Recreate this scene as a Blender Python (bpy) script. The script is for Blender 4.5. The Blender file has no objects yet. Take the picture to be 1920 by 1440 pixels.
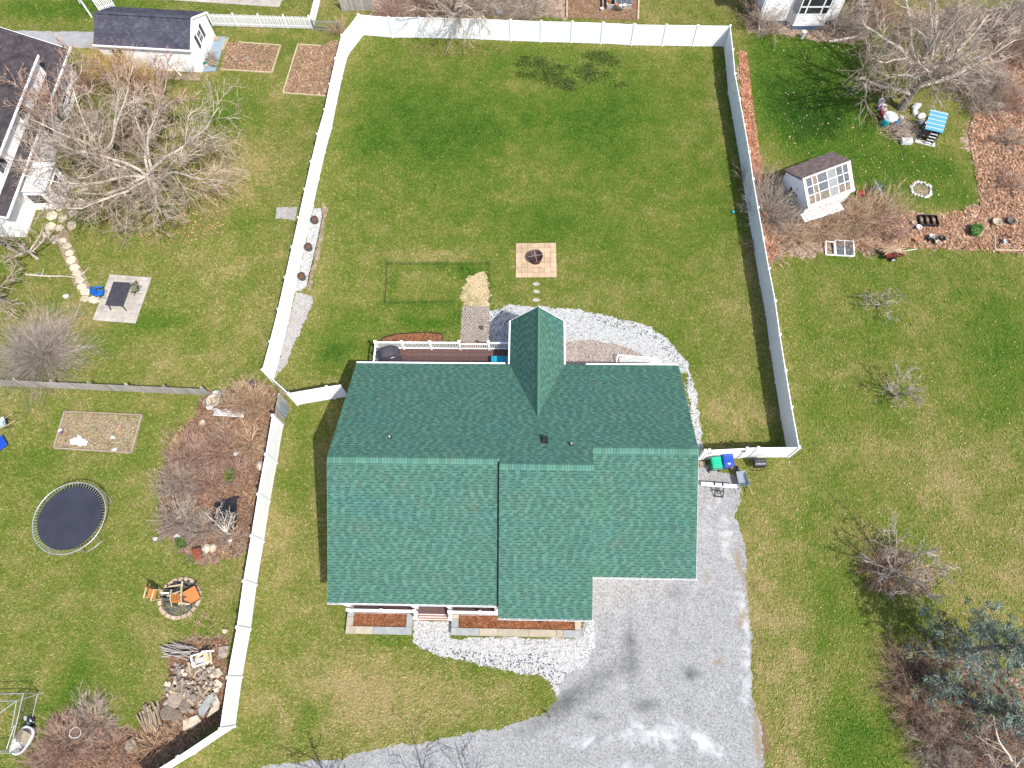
import bpy, bmesh, math, random
import numpy as np
from mathutils import Vector, Matrix

S = bpy.context.scene
COL = S.collection
PI = math.pi

# ------------------------------------------------------------------ camera
FPX, TILT, ROLL, CAM_H, YAW = 1287.685, 0.401609, -0.0702986, 40.70637, 0.0854
def _rz(v, a):
    c, s = math.cos(a), math.sin(a)
    return Vector((c*v[0]-s*v[1], s*v[0]+c*v[1], v[2]))
_c, _s = math.cos(TILT), math.sin(TILT)
_cr, _sr = math.cos(ROLL), math.sin(ROLL)
_fw, _up, _rt = Vector((0, _s, -_c)), Vector((0, _c, _s)), Vector((1, 0, 0))
CR = _rz(_cr*_rt+_sr*_up, YAW); CU = _rz(-_sr*_rt+_cr*_up, YAW); CF = _rz(_fw, YAW)
cam_data = bpy.data.cameras.new('camera')
cam_data.sensor_fit = 'HORIZONTAL'; cam_data.sensor_width = 36.0
cam_data.lens = 36.0*FPX/1920.0
cam_data.clip_start = 0.5; cam_data.clip_end = 2000
cam = bpy.data.objects.new('camera', cam_data)
COL.objects.link(cam)
_m = Matrix.Identity(4)
for i in range(3):
    _m[i][0], _m[i][1], _m[i][2] = CR[i], CU[i], -CF[i]
_m[2][3] = CAM_H
cam.matrix_world = _m
S.camera = cam

def G(px, py, z=0.0):
    """the surveyed place (metres) of a spot of the 1920x1440 aerial photograph, on the level z"""
    d = (px-960)/FPX*CR - (py-720)/FPX*CU + CF
    t = (CAM_H-z)/-d[2]
    return Vector((t*d[0], t*d[1], z))

# ------------------------------------------------------------------ light
SUN_DIR = Vector((0.485, -0.50, 1.0)).normalized()
elev = math.asin(SUN_DIR.z); azim = math.atan2(SUN_DIR.x, SUN_DIR.y)
W = bpy.data.worlds.new('World'); S.world = W; W.use_nodes = True
nt = W.node_tree; nt.nodes.clear()
sky = nt.nodes.new('ShaderNodeTexSky'); sky.sky_type = 'NISHITA'; sky.sun_disc = False
sky.sun_elevation = elev; sky.sun_rotation = azim; sky.air_density = 1.0; sky.dust_density = 2.5
bg = nt.nodes.new('ShaderNodeBackground'); bg.inputs['Strength'].default_value = 0.15
wo = nt.nodes.new('ShaderNodeOutputWorld')
nt.links.new(sky.outputs[0], bg.inputs[0]); nt.links.new(bg.outputs[0], wo.inputs[0])
sd = bpy.data.lights.new('sun', 'SUN'); sd.energy = 3.8; sd.angle = math.radians(0.5); sd.color = (1.0, 0.965, 0.91)
sun = bpy.data.objects.new('sun', sd); COL.objects.link(sun); sun.location = (60, -60, 90)
sun.rotation_euler = SUN_DIR.to_track_quat('Z', 'Y').to_euler()
S.view_settings.view_transform = 'Standard'; S.view_settings.look = 'None'
S.view_settings.gamma = 1.0; S.view_settings.exposure = 0.8
S.view_settings.use_curve_mapping = False

# ------------------------------------------------------------------ materials
def lin(*c):
    """sRGB 0-255 -> linear"""
    return tuple(((x/255)/12.92 if x/255 <= .04045 else ((x/255+.055)/1.055)**2.4) for x in c)
class NT:
    def __init__(s, name):
        s.m = bpy.data.materials.new(name); s.m.use_nodes = True
        s.t = s.m.node_tree; s.b = s.t.nodes['Principled BSDF']
    def n(s, typ, **kw):
        nd = s.t.nodes.new(typ)
        for k, v in kw.items():
            if k in nd.inputs: nd.inputs[k].default_value = v
            else: setattr(nd, k, v)
        return nd
    def l(s, a, b): s.t.links.new(a, b)
    def coord(s, kind='Object'):
        if kind == 'World':
            return s.n('ShaderNodeNewGeometry').outputs['Position']
        return s.n('ShaderNodeTexCoord').outputs[kind]
    def noise(s, co, scale, detail=4, rough=.55, dist=0.0):
        nd = s.n('ShaderNodeTexNoise'); nd.inputs['Scale'].default_value = scale
        nd.inputs['Detail'].default_value = detail; nd.inputs['Roughness'].default_value = rough
        nd.inputs['Distortion'].default_value = dist
        s.l(co, nd.inputs['Vector']); return nd.outputs['Fac']
    def ramp(s, fac, stops):
        nd = s.n('ShaderNodeValToRGB'); e = nd.color_ramp.elements
        while len(e) < len(stops): e.new(.5)
        for x, (p, c) in zip(e, stops):
            x.position = p; x.color = (c[0], c[1], c[2], 1)
        s.l(fac, nd.inputs[0]); return nd.outputs[0]
    def math(s, op, a, b=None, c=None):
        nd = s.n('ShaderNodeMath'); nd.operation = op
        for i, v in enumerate((a, b, c)):
            if v is None: continue
            if isinstance(v, (int, float)): nd.inputs[i].default_value = v
            else: s.l(v, nd.inputs[i])
        return nd.outputs[0]
    def mix(s, fac, a, b, mode='MIX'):
        nd = s.n('ShaderNodeMix'); nd.data_type = 'RGBA'; nd.blend_type = mode
        for sock, v in ((nd.inputs[0], fac), (nd.inputs[6], a), (nd.inputs[7], b)):
            if isinstance(v, (int, float)): sock.default_value = v
            elif isinstance(v, tuple): sock.default_value = (v[0], v[1], v[2], 1)
            else: s.l(v, sock)
        return nd.outputs[2]
    def attr(s, name):
        nd = s.n('ShaderNodeAttribute'); nd.attribute_name = name; return nd
    def bump(s, h, strength=.5, dist=.03):
        nd = s.n('ShaderNodeBump'); nd.inputs['Strength'].default_value = strength
        nd.inputs['Distance'].default_value = dist
        s.l(h, nd.inputs['Height']); s.l(nd.outputs[0], s.b.inputs['Normal'])
    def fin(s, col, rough=.8, spec=.3, metal=0):
        if isinstance(col, tuple): s.b.inputs['Base Color'].default_value = (*col, 1)
        else: s.l(col, s.b.inputs['Base Color'])
        if isinstance(rough, (int, float)): s.b.inputs['Roughness'].default_value = rough
        else: s.l(rough, s.b.inputs['Roughness'])
        s.b.inputs['Specular IOR Level'].default_value = spec
        s.b.inputs['Metallic'].default_value = metal
        return s.m
WHITES = ('white_vinyl', 'white_trim', 'white_siding', 'shed_siding')
def simple(name, c1, c2, scale=3, rough=.7, spec=.3, bump=0, world=False, rnd=0.0, metal=0, detail=5, tint=False):
    """two-tone weathered surface; rnd = value spread from piece to piece"""
    if name not in WHITES: c1, c2 = tuple(x*.66 for x in c1), tuple(x*.66 for x in c2)
    t = NT(name); co = t.coord('World' if world else 'Object')
    f = t.noise(co, scale, detail, .6)
    col = t.ramp(f, [(.3, c1), (.7, c2)])
    if rnd:
        oi = t.n('ShaderNodeObjectInfo').outputs['Random']
        col = t.mix(1.0, col, t.ramp(oi, [(0, (1-rnd,)*3), (1, (1+rnd*.6,)*3)]), 'MULTIPLY')
    if tint:
        col = t.mix(1.0, col, t.attr('tint').outputs['Color'], 'MULTIPLY')
    if bump: t.bump(t.noise(co, scale*6, 5, .65), bump, .02)
    return t.fin(col, rough, spec, metal)

M = {}
M['vinyl'] = simple('white_vinyl', (.68, .68, .69), (.77, .77, .775), 1.2, .4, .35)
M['trim'] = simple('white_trim', (.74, .74, .74), (.8, .8, .8), 2, .5, .3)
M['siding'] = simple('white_siding', (.66, .67, .68), (.76, .76, .76), .8, .55, .3)
M['shed_siding'] = simple('shed_siding', (.7, .7, .7), (.8, .8, .8), .8, .55, .3)
M['dark_glass'] = simple('dark_glass', (.02, .025, .03), (.06, .07, .08), 2, .08, .6)
M['black'] = simple('black_plastic', (.012, .012, .014), (.03, .03, .035), 4, .45, .4)
M['dark_metal'] = simple('dark_metal', (.03, .03, .035), (.06, .06, .065), 8, .4, .5, metal=.6)
M['galv'] = simple('galvanised_metal', (.5, .51, .52), (.65, .66, .67), 6, .4, .5, metal=.5)
M['cover'] = simple('grill_cover', (.055, .05, .068), (.085, .078, .1), 3, .75, .3, .4)
M['teal_lid'] = simple('teal_plastic', (.015, .36, .52), (.02, .42, .6), 1, .4, .4)
M['deck'] = simple('brown_decking', (.1, .055, .05), (.16, .09, .08), 6, .6, .3, rnd=.25)
M['step'] = simple('cedar_tread', (.28, .13, .07), (.4, .2, .11), 5, .65, .3, rnd=.15)
M['grey_wood'] = simple('weathered_wood', (.36, .33, .3), (.62, .58, .53), 5, .85, .2, .3, rnd=.25)
M['pale_wood'] = simple('pale_lumber', (.5, .4, .24), (.66, .56, .36), 4, .8, .2, rnd=.1)
M['bed_timber'] = simple('old_timber', (.33, .25, .17), (.5, .42, .32), 5, .85, .2, .3, rnd=.15)
M['green_bin'] = simple('green_plastic', (.0, .16, .085), (.0, .2, .11), 2, .4, .4)
M['green_lid'] = simple('bright_green_lid', (.0, .42, .23), (.0, .5, .28), 2, .4, .4)
M['blue_bin'] = simple('blue_plastic', (.01, .055, .4), (.015, .08, .5), 2, .4, .4)
M['white_plastic'] = simple('white_plastic', (.7, .7, .7), (.82, .82, .82), 3, .4, .4)
M['red'] = simple('red_plastic', (.5, .03, .03), (.6, .05, .05), 3, .45, .4)
M['rust'] = simple('rusty_metal', (.18, .045, .025), (.3, .09, .05), 9, .85, .2, .3)
M['rust_dark'] = simple('burnt_steel', (.035, .016, .014), (.09, .035, .03), 7, .6, .4)
M['orange_fabric'] = simple('orange_wood', (.5, .17, .045), (.68, .27, .08), 7, .75, .2, .3)
M['blue_fabric'] = simple('blue_fabric', (.01, .1, .42), (.02, .17, .6), 6, .8, .2)
M['olive_fabric'] = simple('olive_fabric', (.14, .16, .09), (.24, .26, .16), 6, .85, .2)
M['aqua'] = simple('aqua_plastic', (.0, .45, .5), (.02, .55, .6), 3, .4, .4)
M['stone_grey'] = simple('grey_stone', (.22, .185, .155), (.52, .44, .37), 4, .9, .2, .5, rnd=.35)
M['stone_tan'] = simple('tan_flagstone', (.55, .45, .33), (.78, .68, .53), 3.5, .9, .2, .4, rnd=.2)
M['blue_stone'] = simple('bluestone', (.27, .29, .29), (.4, .41, .4), 2.5, .85, .2, .2, rnd=.12)
M['buff_stone'] = simple('buff_stone', (.4, .34, .25), (.52, .46, .36), 2.5, .85, .2, .2, rnd=.12)
M['paver_tan'] = simple('tan_paver', (.5, .35, .22), (.66, .5, .34), 1.6, .9, .15, .25, rnd=.17, world=True)
M['paver_grey'] = simple('grey_paver', (.4, .36, .31), (.62, .57, .5), .9, .9, .15, .25, rnd=.1, world=True)
M['cobble'] = simple('cobble', (.3, .27, .24), (.52, .48, .44), 3, .9, .15, .3, rnd=.2, tint=True)
M['brick'] = simple('fire_brick', (.5, .36, .25), (.66, .52, .4), 5, .9, .15, .3, rnd=.25)
M['char'] = simple('charred_log', (.02, .02, .02), (.2, .19, .19), 6, .9, .2, .3, rnd=.4)
M['log'] = simple('grey_log', (.2, .15, .11), (.4, .33, .26), 6, .9, .15, .4, rnd=.4)
M['log_end'] = simple('split_log', (.4, .28, .17), (.58, .45, .3), 6, .9, .15, .3, rnd=.2)
M['bark'] = simple('bark', (.22, .18, .14), (.46, .39, .32), 5, .95, .1, .5)
M['bark_pale'] = simple('pale_bark', (.52, .45, .37), (.8, .72, .62), 5, .9, .1, .3)
M['twig'] = simple('twig_bark', (0.34, 0.26, 0.2), (0.7, 0.58, 0.47), 1.5, .9, .1, tint=True)
M['twig_red'] = simple('twig_red_bark', (0.34, 0.2, 0.14), (0.66, 0.46, 0.36), 1.5, .9, .1, tint=True)
M['twig_grey'] = simple('twig_grey_bark', (0.34, 0.29, 0.24), (0.64, 0.55, 0.46), 1.5, .9, .1, tint=True)
M['stalk'] = simple('stalk_bark', (0.46, 0.3, 0.18), (0.85, 0.62, 0.42), 1.5, .9, .1, tint=True)
M['forsythia'] = simple('forsythia_bark', (0.5, 0.33, 0.1), (0.85, 0.62, 0.22), 1.5, .9, .1, tint=True)
M['trampoline_mat'] = simple('trampoline_mat', (.028, .03, .045), (.045, .047, .07), 1.0, .65, .3)
M['spruce'] = simple('spruce_needles', (.12, .175, .135), (.31, .385, .32), 1.3, .8, .15, tint=True)
M['leaf_green'] = simple('green_leaf', (.05, .12, .025), (.13, .24, .07), 3, .7, .2, tint=True)
M['leaf'] = simple('dead_leaf', (.34, .22, .15), (.72, .53, .4), 1.2, .9, .1, tint=True)
M['chip'] = simple('mulch_chip', (.2, .075, .035), (.46, .22, .11), 4, .9, .1, tint=True)
M['stonelet'] = simple('gravel_stone', (.55, .55, .56), (.8, .8, .8), 2, .85, .2, tint=True)
M['roof_grey'] = simple('grey_shingle', (.062, .062, .085), (.115, .115, .145), 1.2, .9, .1, tint=True)
M['roof_brown'] = simple('brown_shingle', (.16, .12, .11), (.27, .2, .19), 5, .9, .1, tint=True)
M['roof_dark'] = simple('dark_shingle', (.055, .045, .05), (.11, .095, .1), 1.2, .9, .1, tint=True)
M['foundation'] = simple('blue_foundation', (.06, .14, .24), (.12, .2, .3), 3, .85, .2)
M['asphalt'] = simple('asphalt', (.3, .3, .32), (.44, .44, .45), .9, .95, .1, .2, world=True)
M['tarp_blue'] = simple('blue_tarp', (.22, .3, .36), (.34, .42, .48), 2.5, .6, .3, .3)
M['pool_cover'] = simple('pool_cover', (.01, .012, .035), (.02, .025, .06), 1, .5, .3)
M['terracotta'] = simple('terracotta', (.5, .2, .1), (.62, .3, .17), 5, .85, .2)
M['tan_pot'] = simple('tan_pot', (.45, .36, .25), (.6, .5, .38), 5, .85, .2)
M['barrel'] = simple('barrel_wood', (.1, .085, .07), (.2, .17, .15), 6, .8, .3)
M['potting'] = simple('potting_soil', (.08, .045, .03), (.2, .11, .07), 9, .95, .1, .6)
M['net'] = simple('green_netting', (.015, .06, .025), (.03, .1, .045), 6, .7, .2)

# roof of the main house
def roof_mat():
    t = NT('green_shingle'); co = t.coord('World')
    big = t.noise(co, .45, 4, .6); fine = t.noise(co, 26, 3, .7); stain = t.noise(co, .8, 5, .65)
    c = t.ramp(fine, [(.25, (.04, .102, .076)), (.75, (.068, .152, .116))])
    c = t.mix(t.ramp(stain, [(.56, (0, 0, 0)), (.74, (.6, .6, .6))]), c, (.085, .118, .095))
    c = t.mix(t.ramp(big, [(.55, (0, 0, 0)), (.75, (.45, .45, .45))]), c, (.036, .115, .125))
    c = t.mix(1.0, c, t.attr('tint').outputs['Color'], 'MULTIPLY')
    t.bump(fine, .25, .01)
    return t.fin(c, .92, .12)
M['roof_green'] = roof_mat()

def lawn_mat(name, blades=False):
    t = NT(name); co = t.coord('World')
    g = t.attr('green').outputs['Fac']
    n1 = t.noise(co, .16, 4, .6, .3); n2 = t.noise(co, .8, 5, .62, .4)
    n3 = t.noise(co, 4.6, 4, .7, .2); n4 = t.noise(co, 12, 4, .75)
    f = t.math('MULTIPLY_ADD', t.math('SUBTRACT', n1, .5), .7, g)
    f = t.math('MULTIPLY_ADD', t.math('SUBTRACT', n2, .5), .8, f)
    f = t.math('MULTIPLY_ADD', t.math('SUBTRACT', n3, .5), 1.0, f)
    if blades:
        f = t.math('ADD', f, t.attr('shift').outputs['Fac'])
        c = t.ramp(f, [(.0, (.29, .24, .105)), (.16, (.2, .2, .062)), (.4, (.125, .163, .028)), (.68, (.066, .132, .014)), (1.0, (.026, .08, .008))])
        return t.fin(c, .9, .1)
    f = t.math('MULTIPLY_ADD', t.math('SUBTRACT', n4, .5), .9, f)
    c = t.ramp(f, [(.0, (.24, .18, .08)), (.18, (.15, .14, .04)), (.42, (.085, .112, .016)), (.7, (.044, .092, .009)), (1.0, (.015, .042, .005))])
    th = t.noise(co, 17, 4, .8)
    c = t.mix(t.ramp(th, [(.34, (.7, .7, .7)), (.5, (0, 0, 0))]), c, (.022, .03, .006))
    d = t.attr('dirt').outputs['Fac']
    dn = t.math('MULTIPLY_ADD', t.math('SUBTRACT', n2, .5), .9, d)
    dn = t.math('MULTIPLY_ADD', t.math('SUBTRACT', n3, .5), .9, dn)
    dirt = t.ramp(n4, [(.3, (.075, .045, .028)), (.52, (.16, .1, .06)), (.7, (.25, .175, .115))])
    c = t.mix(t.ramp(dn, [(.42, (0, 0, 0)), (.62, (1, 1, 1))]), c, dirt)
    t.bump(t.math('ADD', n3, t.math('MULTIPLY', n4, .7)), .8, .07)
    return t.fin(c, .95, .08)
M['blades'] = lawn_mat('grass_blades', True)
M['lawn'] = lawn_mat('spring_lawn')

def gravel_mat(name, dark, mid, light, patch=(.5, .5, .5), amt=.5, cell=22, speck=.1):
    k_ = .62; dark, mid, light, patch = (tuple(x*k_ for x in q) for q in (dark, mid, light, patch))
    t = NT(name); co = t.coord('World')
    v = t.n('ShaderNodeTexVoronoi'); v.inputs['Scale'].default_value = cell; t.l(co, v.inputs['Vector'])
    big = t.noise(co, .35, 5, .62, .6); med = t.noise(co, 1.6, 5, .65, .4); fine = t.noise(co, 24, 4, .8)
    sep = t.n('ShaderNodeSeparateColor'); t.l(v.outputs['Color'], sep.inputs[0])
    f = t.math('ADD', t.math('MULTIPLY', sep.outputs[0], .55), t.math('MULTIPLY', fine, .45))
    c = t.ramp(f, [(.14, dark), (.38, mid), (.72, light)])
    k = t.math('MULTIPLY', t.math('ADD', big, med), .5)
    c = t.mix(t.ramp(k, [(.5, (0, 0, 0)), (.62, (amt,)*3)]), c, patch)
    if speck:
        s2 = t.noise(co, 12, 3, .8)
        c = t.mix(t.ramp(s2, [(.63, (0, 0, 0)), (.69, (speck,)*3)]), c, (.06, .06, .05))
    t.bump(t.math('ADD', v.outputs['Distance'], fine), .5, .02)
    return t.fin(c, .92, .15)
M['marble'] = gravel_mat('white_stone_chips', (.16, .16, .155), (.46, .46, .45), (.64, .64, .63), (.5, .5, .49), .35, 15, .75)
M['grey_gravel'] = gravel_mat('grey_gravel', (.2, .19, .18), (.38, .36, .34), (.56, .54, .52), (.3, .26, .2), .4, 24, .2)
M['pea'] = gravel_mat('pea_gravel', (.13, .1, .085), (.32, .26, .22), (.54, .46, .4), (.3, .24, .2), .2, 18, .2)
M['mulch'] = gravel_mat('red_brown_mulch', (.07, .03, .018), (.2, .085, .045), (.4, .2, .11), (.26, .13, .075), .4, 16, .3)
M['compost'] = gravel_mat('dry_compost', (.08, .048, .032), (.19, .12, .08), (.38, .26, .18), (.13, .08, .05), .5, 14, .35)
M['litter'] = gravel_mat('leaf_litter', (.1, .065, .045), (.28, .19, .135), (.55, .41, .31), (.2, .17, .08), .4, 11, .35)
M['straw'] = gravel_mat('dry_straw', (.26, .2, .09), (.5, .38, .2), (.7, .56, .34), (.14, .18, .04), .55, 14, .2)
M['lime'] = gravel_mat('white_lime', (.6, .6, .6), (.74, .74, .74), (.84, .84, .84), (.7, .7, .68), .3, 18, .1)
M['soil'] = gravel_mat('bed_soil', (.13, .09, .06), (.3, .22, .15), (.46, .36, .25), (.16, .17, .06), .6, 12, .25)

def driveway_mat():
    t = NT('crushed_stone_drive'); co = t.coord('World')
    v = t.n('ShaderNodeTexVoronoi'); v.inputs['Scale'].default_value = 17; t.l(co, v.inputs['Vector'])
    sep = t.n('ShaderNodeSeparateColor'); t.l(v.outputs['Color'], sep.inputs[0])
    fine = t.noise(co, 15, 5, .85); big = t.noise(co, .3, 6, .62, .9); med = t.noise(co, 1.3, 7, .7, .8)
    f = t.math('ADD', t.math('MULTIPLY', sep.outputs[0], .4), t.math('MULTIPLY', fine, .6))
    f = t.math('MULTIPLY_ADD', t.math('SUBTRACT', med, .5), .35, f)
    c = t.ramp(f, [(.2, (.115, .115, .114)), (.45, (.205, .205, .203)), (.75, (.3, .3, .297))])
    k = t.math('MULTIPLY_ADD', t.math('SUBTRACT', med, .5), 1.5, t.attr('damp').outputs['Fac'])
    k = t.math('MULTIPLY_ADD', t.math('SUBTRACT', fine, .5), .9, k)
    c = t.mix(t.ramp(k, [(.25, (0, 0, 0)), (.95, (.85, .85, .85))]), c, (.055, .056, .052))
    p = t.math('MULTIPLY_ADD', t.math('SUBTRACT', big, .5), 1.5, t.attr('pale').outputs['Fac'])
    p = t.math('MULTIPLY_ADD', t.math('SUBTRACT', med, .5), 1.9, p)
    c = t.mix(t.ramp(p, [(.35, (0, 0, 0)), (.85, (.8, .8, .8))]), c, (.4, .4, .405))
    tan = t.math('MULTIPLY_ADD', t.math('SUBTRACT', med, .5), 1.6, t.attr('tan').outputs['Fac'])
    c = t.mix(t.ramp(tan, [(.4, (0, 0, 0)), (.75, (.8, .8, .8))]), c, (.2, .15, .095))
    t.bump(t.math('ADD', v.outputs['Distance'], fine), .3, .02)
    return t.fin(c, .93, .12)
M['drive'] = driveway_mat()

# ------------------------------------------------------------------ mesh helpers
class MB:
    """collects shapes into one mesh"""
    def __init__(s): s.v = []; s.f = []; s.t = []; s.mi = []; s.cur = 0; s.tint = 1.0
    def _add(s, vs, fs):
        o = len(s.v); s.v += [tuple(v) for v in vs]
        for f in fs: s.f.append(tuple(i+o for i in f)); s.t.append(s.tint); s.mi.append(s.cur)
    def box(s, c, d, R=None):
        x, y, z = d[0]/2, d[1]/2, d[2]/2
        vs = [Vector(p) for p in ((-x,-y,-z),(x,-y,-z),(x,y,-z),(-x,y,-z),(-x,-y,z),(x,-y,z),(x,y,z),(-x,y,z))]
        if R is not None: vs = [R @ v for v in vs]
        c = Vector(c)
        s._add([v+c for v in vs], ((0,3,2,1),(4,5,6,7),(0,1,5,4),(1,2,6,5),(2,3,7,6),(3,0,4,7)))
        return s
    def bar(s, a, b, w, h=None, up=(0,0,1)):
        """rectangular bar from a to b"""
        a, b = Vector(a), Vector(b); h = h or w; d = (b-a); L = d.length
        if L < 1e-6: return s
        d /= L; u = Vector(up)
        if abs(d.dot(u)) > .98: u = Vector((1, 0, 0))
        sx = d.cross(u).normalized(); sy = sx.cross(d)
        R = Matrix((sx, d, sy)).transposed()
        return s.box((a+b)/2, (w, L, h), R)
    def prism(s, pts, z0, z1, top=None):
        n = len(pts); ar = sum(pts[i][0]*pts[(i+1)%n][1]-pts[(i+1)%n][0]*pts[i][1] for i in range(n))
        if ar < 0: pts = list(pts)[::-1]; top = list(top)[::-1] if top else None
        tp = top or pts
        vs = [(p[0], p[1], z0) for p in pts]+[(p[0], p[1], z1) for p in tp]
        fs = [tuple(range(n-1, -1, -1)), tuple(range(n, 2*n))]+[(i, (i+1)%n, n+(i+1)%n, n+i) for i in range(n)]
        s._add(vs, fs); return s
    def tube(s, pts, rs, n=6, cap=True):
        pts = [Vector(p) for p in pts]
        if isinstance(rs, (int, float)): rs = [rs]*len(pts)
        vs, fs = [], []
        for i, p in enumerate(pts):
            d = (pts[min(i+1, len(pts)-1)]-pts[max(i-1, 0)])
            d = d.normalized() if d.length > 1e-9 else Vector((0, 0, 1))
            u = Vector((0, 0, 1)) if abs(d.z) < .9 else Vector((1, 0, 0))
            a = d.cross(u).normalized(); b = d.cross(a)
            for k in range(n):
                an = 2*PI*k/n; vs.append(p+(a*math.cos(an)+b*math.sin(an))*rs[i])
        for i in range(len(pts)-1):
            for k in range(n):
                k2 = (k+1) % n
                fs.append((i*n+k, (i+1)*n+k, (i+1)*n+k2, i*n+k2))
        if cap:
            fs.append(tuple(range(n))); o = (len(pts)-1)*n; fs.append(tuple(o+k for k in range(n-1, -1, -1)))
        s._add(vs, fs); return s
    def lathe(s, prof, n=20, c=(0, 0, 0), sx=1, sy=1, close=True):
        vs, fs = [], []
        for r, z in prof:
            for k in range(n):
                a = 2*PI*k/n; vs.append((c[0]+r*math.cos(a)*sx, c[1]+r*math.sin(a)*sy, c[2]+z))
        for i in range(len(prof)-1):
            for k in range(n):
                k2 = (k+1) % n; fs.append((i*n+k, i*n+k2, (i+1)*n+k2, (i+1)*n+k))
        if close:
            fs.append(tuple(range(n-1, -1, -1))); o = (len(prof)-1)*n; fs.append(tuple(o+k for k in range(n)))
        s._add(vs, fs); return s
    def quad(s, *p): s._add(p, (tuple(range(len(p))),)); return s
    def blob(s, c, r, rng, n=7, m=4, squash=.7, jit=.25):
        """a faceted stone"""
        vs, fs = [], []; c = Vector(c)
        vs.append(c+Vector((0, 0, r[2]))); 
        for i in range(1, m):
            th = PI*i/m
            for k in range(n):
                a = 2*PI*(k+.5*(i % 2))/n; q = 1+rng.uniform(-jit, jit)
                vs.append(c+Vector((r[0]*math.sin(th)*math.cos(a)*q, r[1]*math.sin(th)*math.sin(a)*q, r[2]*math.cos(th)*(1+rng.uniform(-jit, jit)*.5))))
        vs.append(c-Vector((0, 0, r[2]))); L = len(vs)-1
        for k in range(n): fs.append((0, 1+k, 1+(k+1) % n))
        for i in range(m-2):
            for k in range(n):
                k2 = (k+1) % n; fs.append((1+i*n+k, 1+(i+1)*n+k, 1+(i+1)*n+k2, 1+i*n+k2))
        for k in range(n): fs.append((L, 1+(m-2)*n+(k+1) % n, 1+(m-2)*n+k))
        s._add(vs, fs); return s
    def mesh(s, name, mats, smooth=False, tint=False):
        me = bpy.data.meshes.new(name); me.from_pydata(s.v, [], s.f)
        for m in (mats if isinstance(mats, (list, tuple)) else [mats]): me.materials.append(m)
        if any(s.mi): me.polygons.foreach_set('material_index', s.mi)
        if smooth: me.polygons.foreach_set('use_smooth', [True]*len(s.f))
        a = me.attributes.new('tint', 'FLOAT_COLOR', 'FACE')
        a.data.foreach_set('color', np.repeat(np.array(s.t, dtype=np.float32), 4)) if not isinstance(s.t[0], tuple) else a.data.foreach_set('color', np.array([(x[0], x[1], x[2], 1) for x in s.t], dtype=np.float32).ravel())
        me.update(); return me
    def build(s, name, mats, parent=None, smooth=False, loc=None, rz=0, **props):
        return link(name, s.mesh(name, mats, smooth), parent, loc, rz, **props)
def link(name, me, parent=None, loc=None, rz=0, **props):
    o = bpy.data.objects.new(name, me); COL.objects.link(o)
    if parent: o.parent = parent
    if loc is not None: o.location = loc
    if rz: o.rotation_euler.z = rz
    for k, v in props.items(): o[k] = v
    return o
def bevel(o, w, seg=2):
    m = o.modifiers.new('bevel', 'BEVEL'); m.width = w; m.segments = seg; m.limit_method = 'ANGLE'
    return o
def tag(o, label, cat, group=None):
    o['label'] = label; o['category'] = cat
    if group: o['group'] = group
    return o
def thing(name, label, cat, loc=(0, 0, 0), rz=0, group=None):
    o = bpy.data.objects.new(name, None); COL.objects.link(o); o.empty_display_size = .2
    o.location = loc; o.rotation_euler.z = rz
    return tag(o, label, cat, group)
def copy_tree(o, parent=None):
    c = o.copy(); COL.objects.link(c)
    if parent: c.parent = parent
    for ch in list(o.children): copy_tree(ch, c)
    return c
def place(o, loc, rz=0, label=None, group=None):
    o.location = loc; o.rotation_euler.z = rz
    if label: o['label'] = label
    if group: o['group'] = group
    return o

def inside(poly, X, Y):
    if X.ndim == 1 and len(X) > 50000:
        Q = np.array([(p[0], p[1]) for p in poly]); k = np.nonzero((X > Q[:, 0].min()) & (X < Q[:, 0].max()) & (Y > Q[:, 1].min()) & (Y < Q[:, 1].max()))[0]
        r = np.zeros(X.shape, bool); r[k] = _inside(poly, X[k], Y[k]) if len(k) else False
        return r
    return _inside(poly, X, Y)
def _inside(poly, X, Y):
    P = np.array([(p[0], p[1]) for p in poly]); r = np.zeros(X.shape, bool); j = len(P)-1
    for i in range(len(P)):
        xi, yi = P[i]; xj, yj = P[j]
        c = ((yi > Y) != (yj > Y)) & (X < (xj-xi)*(Y-yi)/(yj-yi+1e-12)+xi)
        r ^= c; j = i
    return r
def rough_outline(pts, step=.09, amp=.12, seed=1):
    """a hand-cut edge: the outline subdivided and pushed in and out unevenly"""
    rng = np.random.default_rng(seed); out = []; n = len(pts)
    ph = rng.uniform(0, 2*PI, 8); s = 0.0
    for i in range(n):
        a = np.array(pts[i][:2], float); b = np.array(pts[(i+1) % n][:2], float)
        L = np.linalg.norm(b-a); k = max(1, int(L/step)); nrm = np.array([-(b-a)[1], (b-a)[0]])/max(L, 1e-6)
        for q in range(k):
            d = sum(math.sin((s+q*L/k)*w+p)*g for w, p, g in zip((1.3, 2.9, 5.3, 9.1, 19, 37), ph, (.5, .4, .3, .25, .22, .18)))
            out.append(tuple(a+(b-a)*q/k+nrm*amp*(d+rng.uniform(-.35, .35))))
        s += L
    return out
def poly_mesh(name, out, z, mat):
    from mathutils.geometry import delaunay_2d_cdt
    n = len(out)
    vs, es, fs, *_ = delaunay_2d_cdt([Vector(p) for p in out], [(i, (i+1) % n) for i in range(n)], [], 1, 1e-4)
    me = bpy.data.meshes.new(name)
    F = []
    for f in fs:
        a, b, c = (vs[i] for i in f[:3])
        F.append(tuple(f) if (b-a).cross(c-a) > 0 else tuple(f)[::-1])
    me.from_pydata([(v.x, v.y, z) for v in vs], [], F); me.materials.append(mat); me.update()
    return me
EDGES = {}
def sheet(name, pts, z, mat, amp=.12, seed=1, kind='structure', parent=None, step=.09, **props):
    out = rough_outline(pts, step, amp, seed) if amp else [tuple(p[:2]) for p in pts]
    me = poly_mesh(name, out, z, mat)
    if parent is None: EDGES[name] = out
    return link(name, me, parent, kind=kind, **props)
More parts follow.
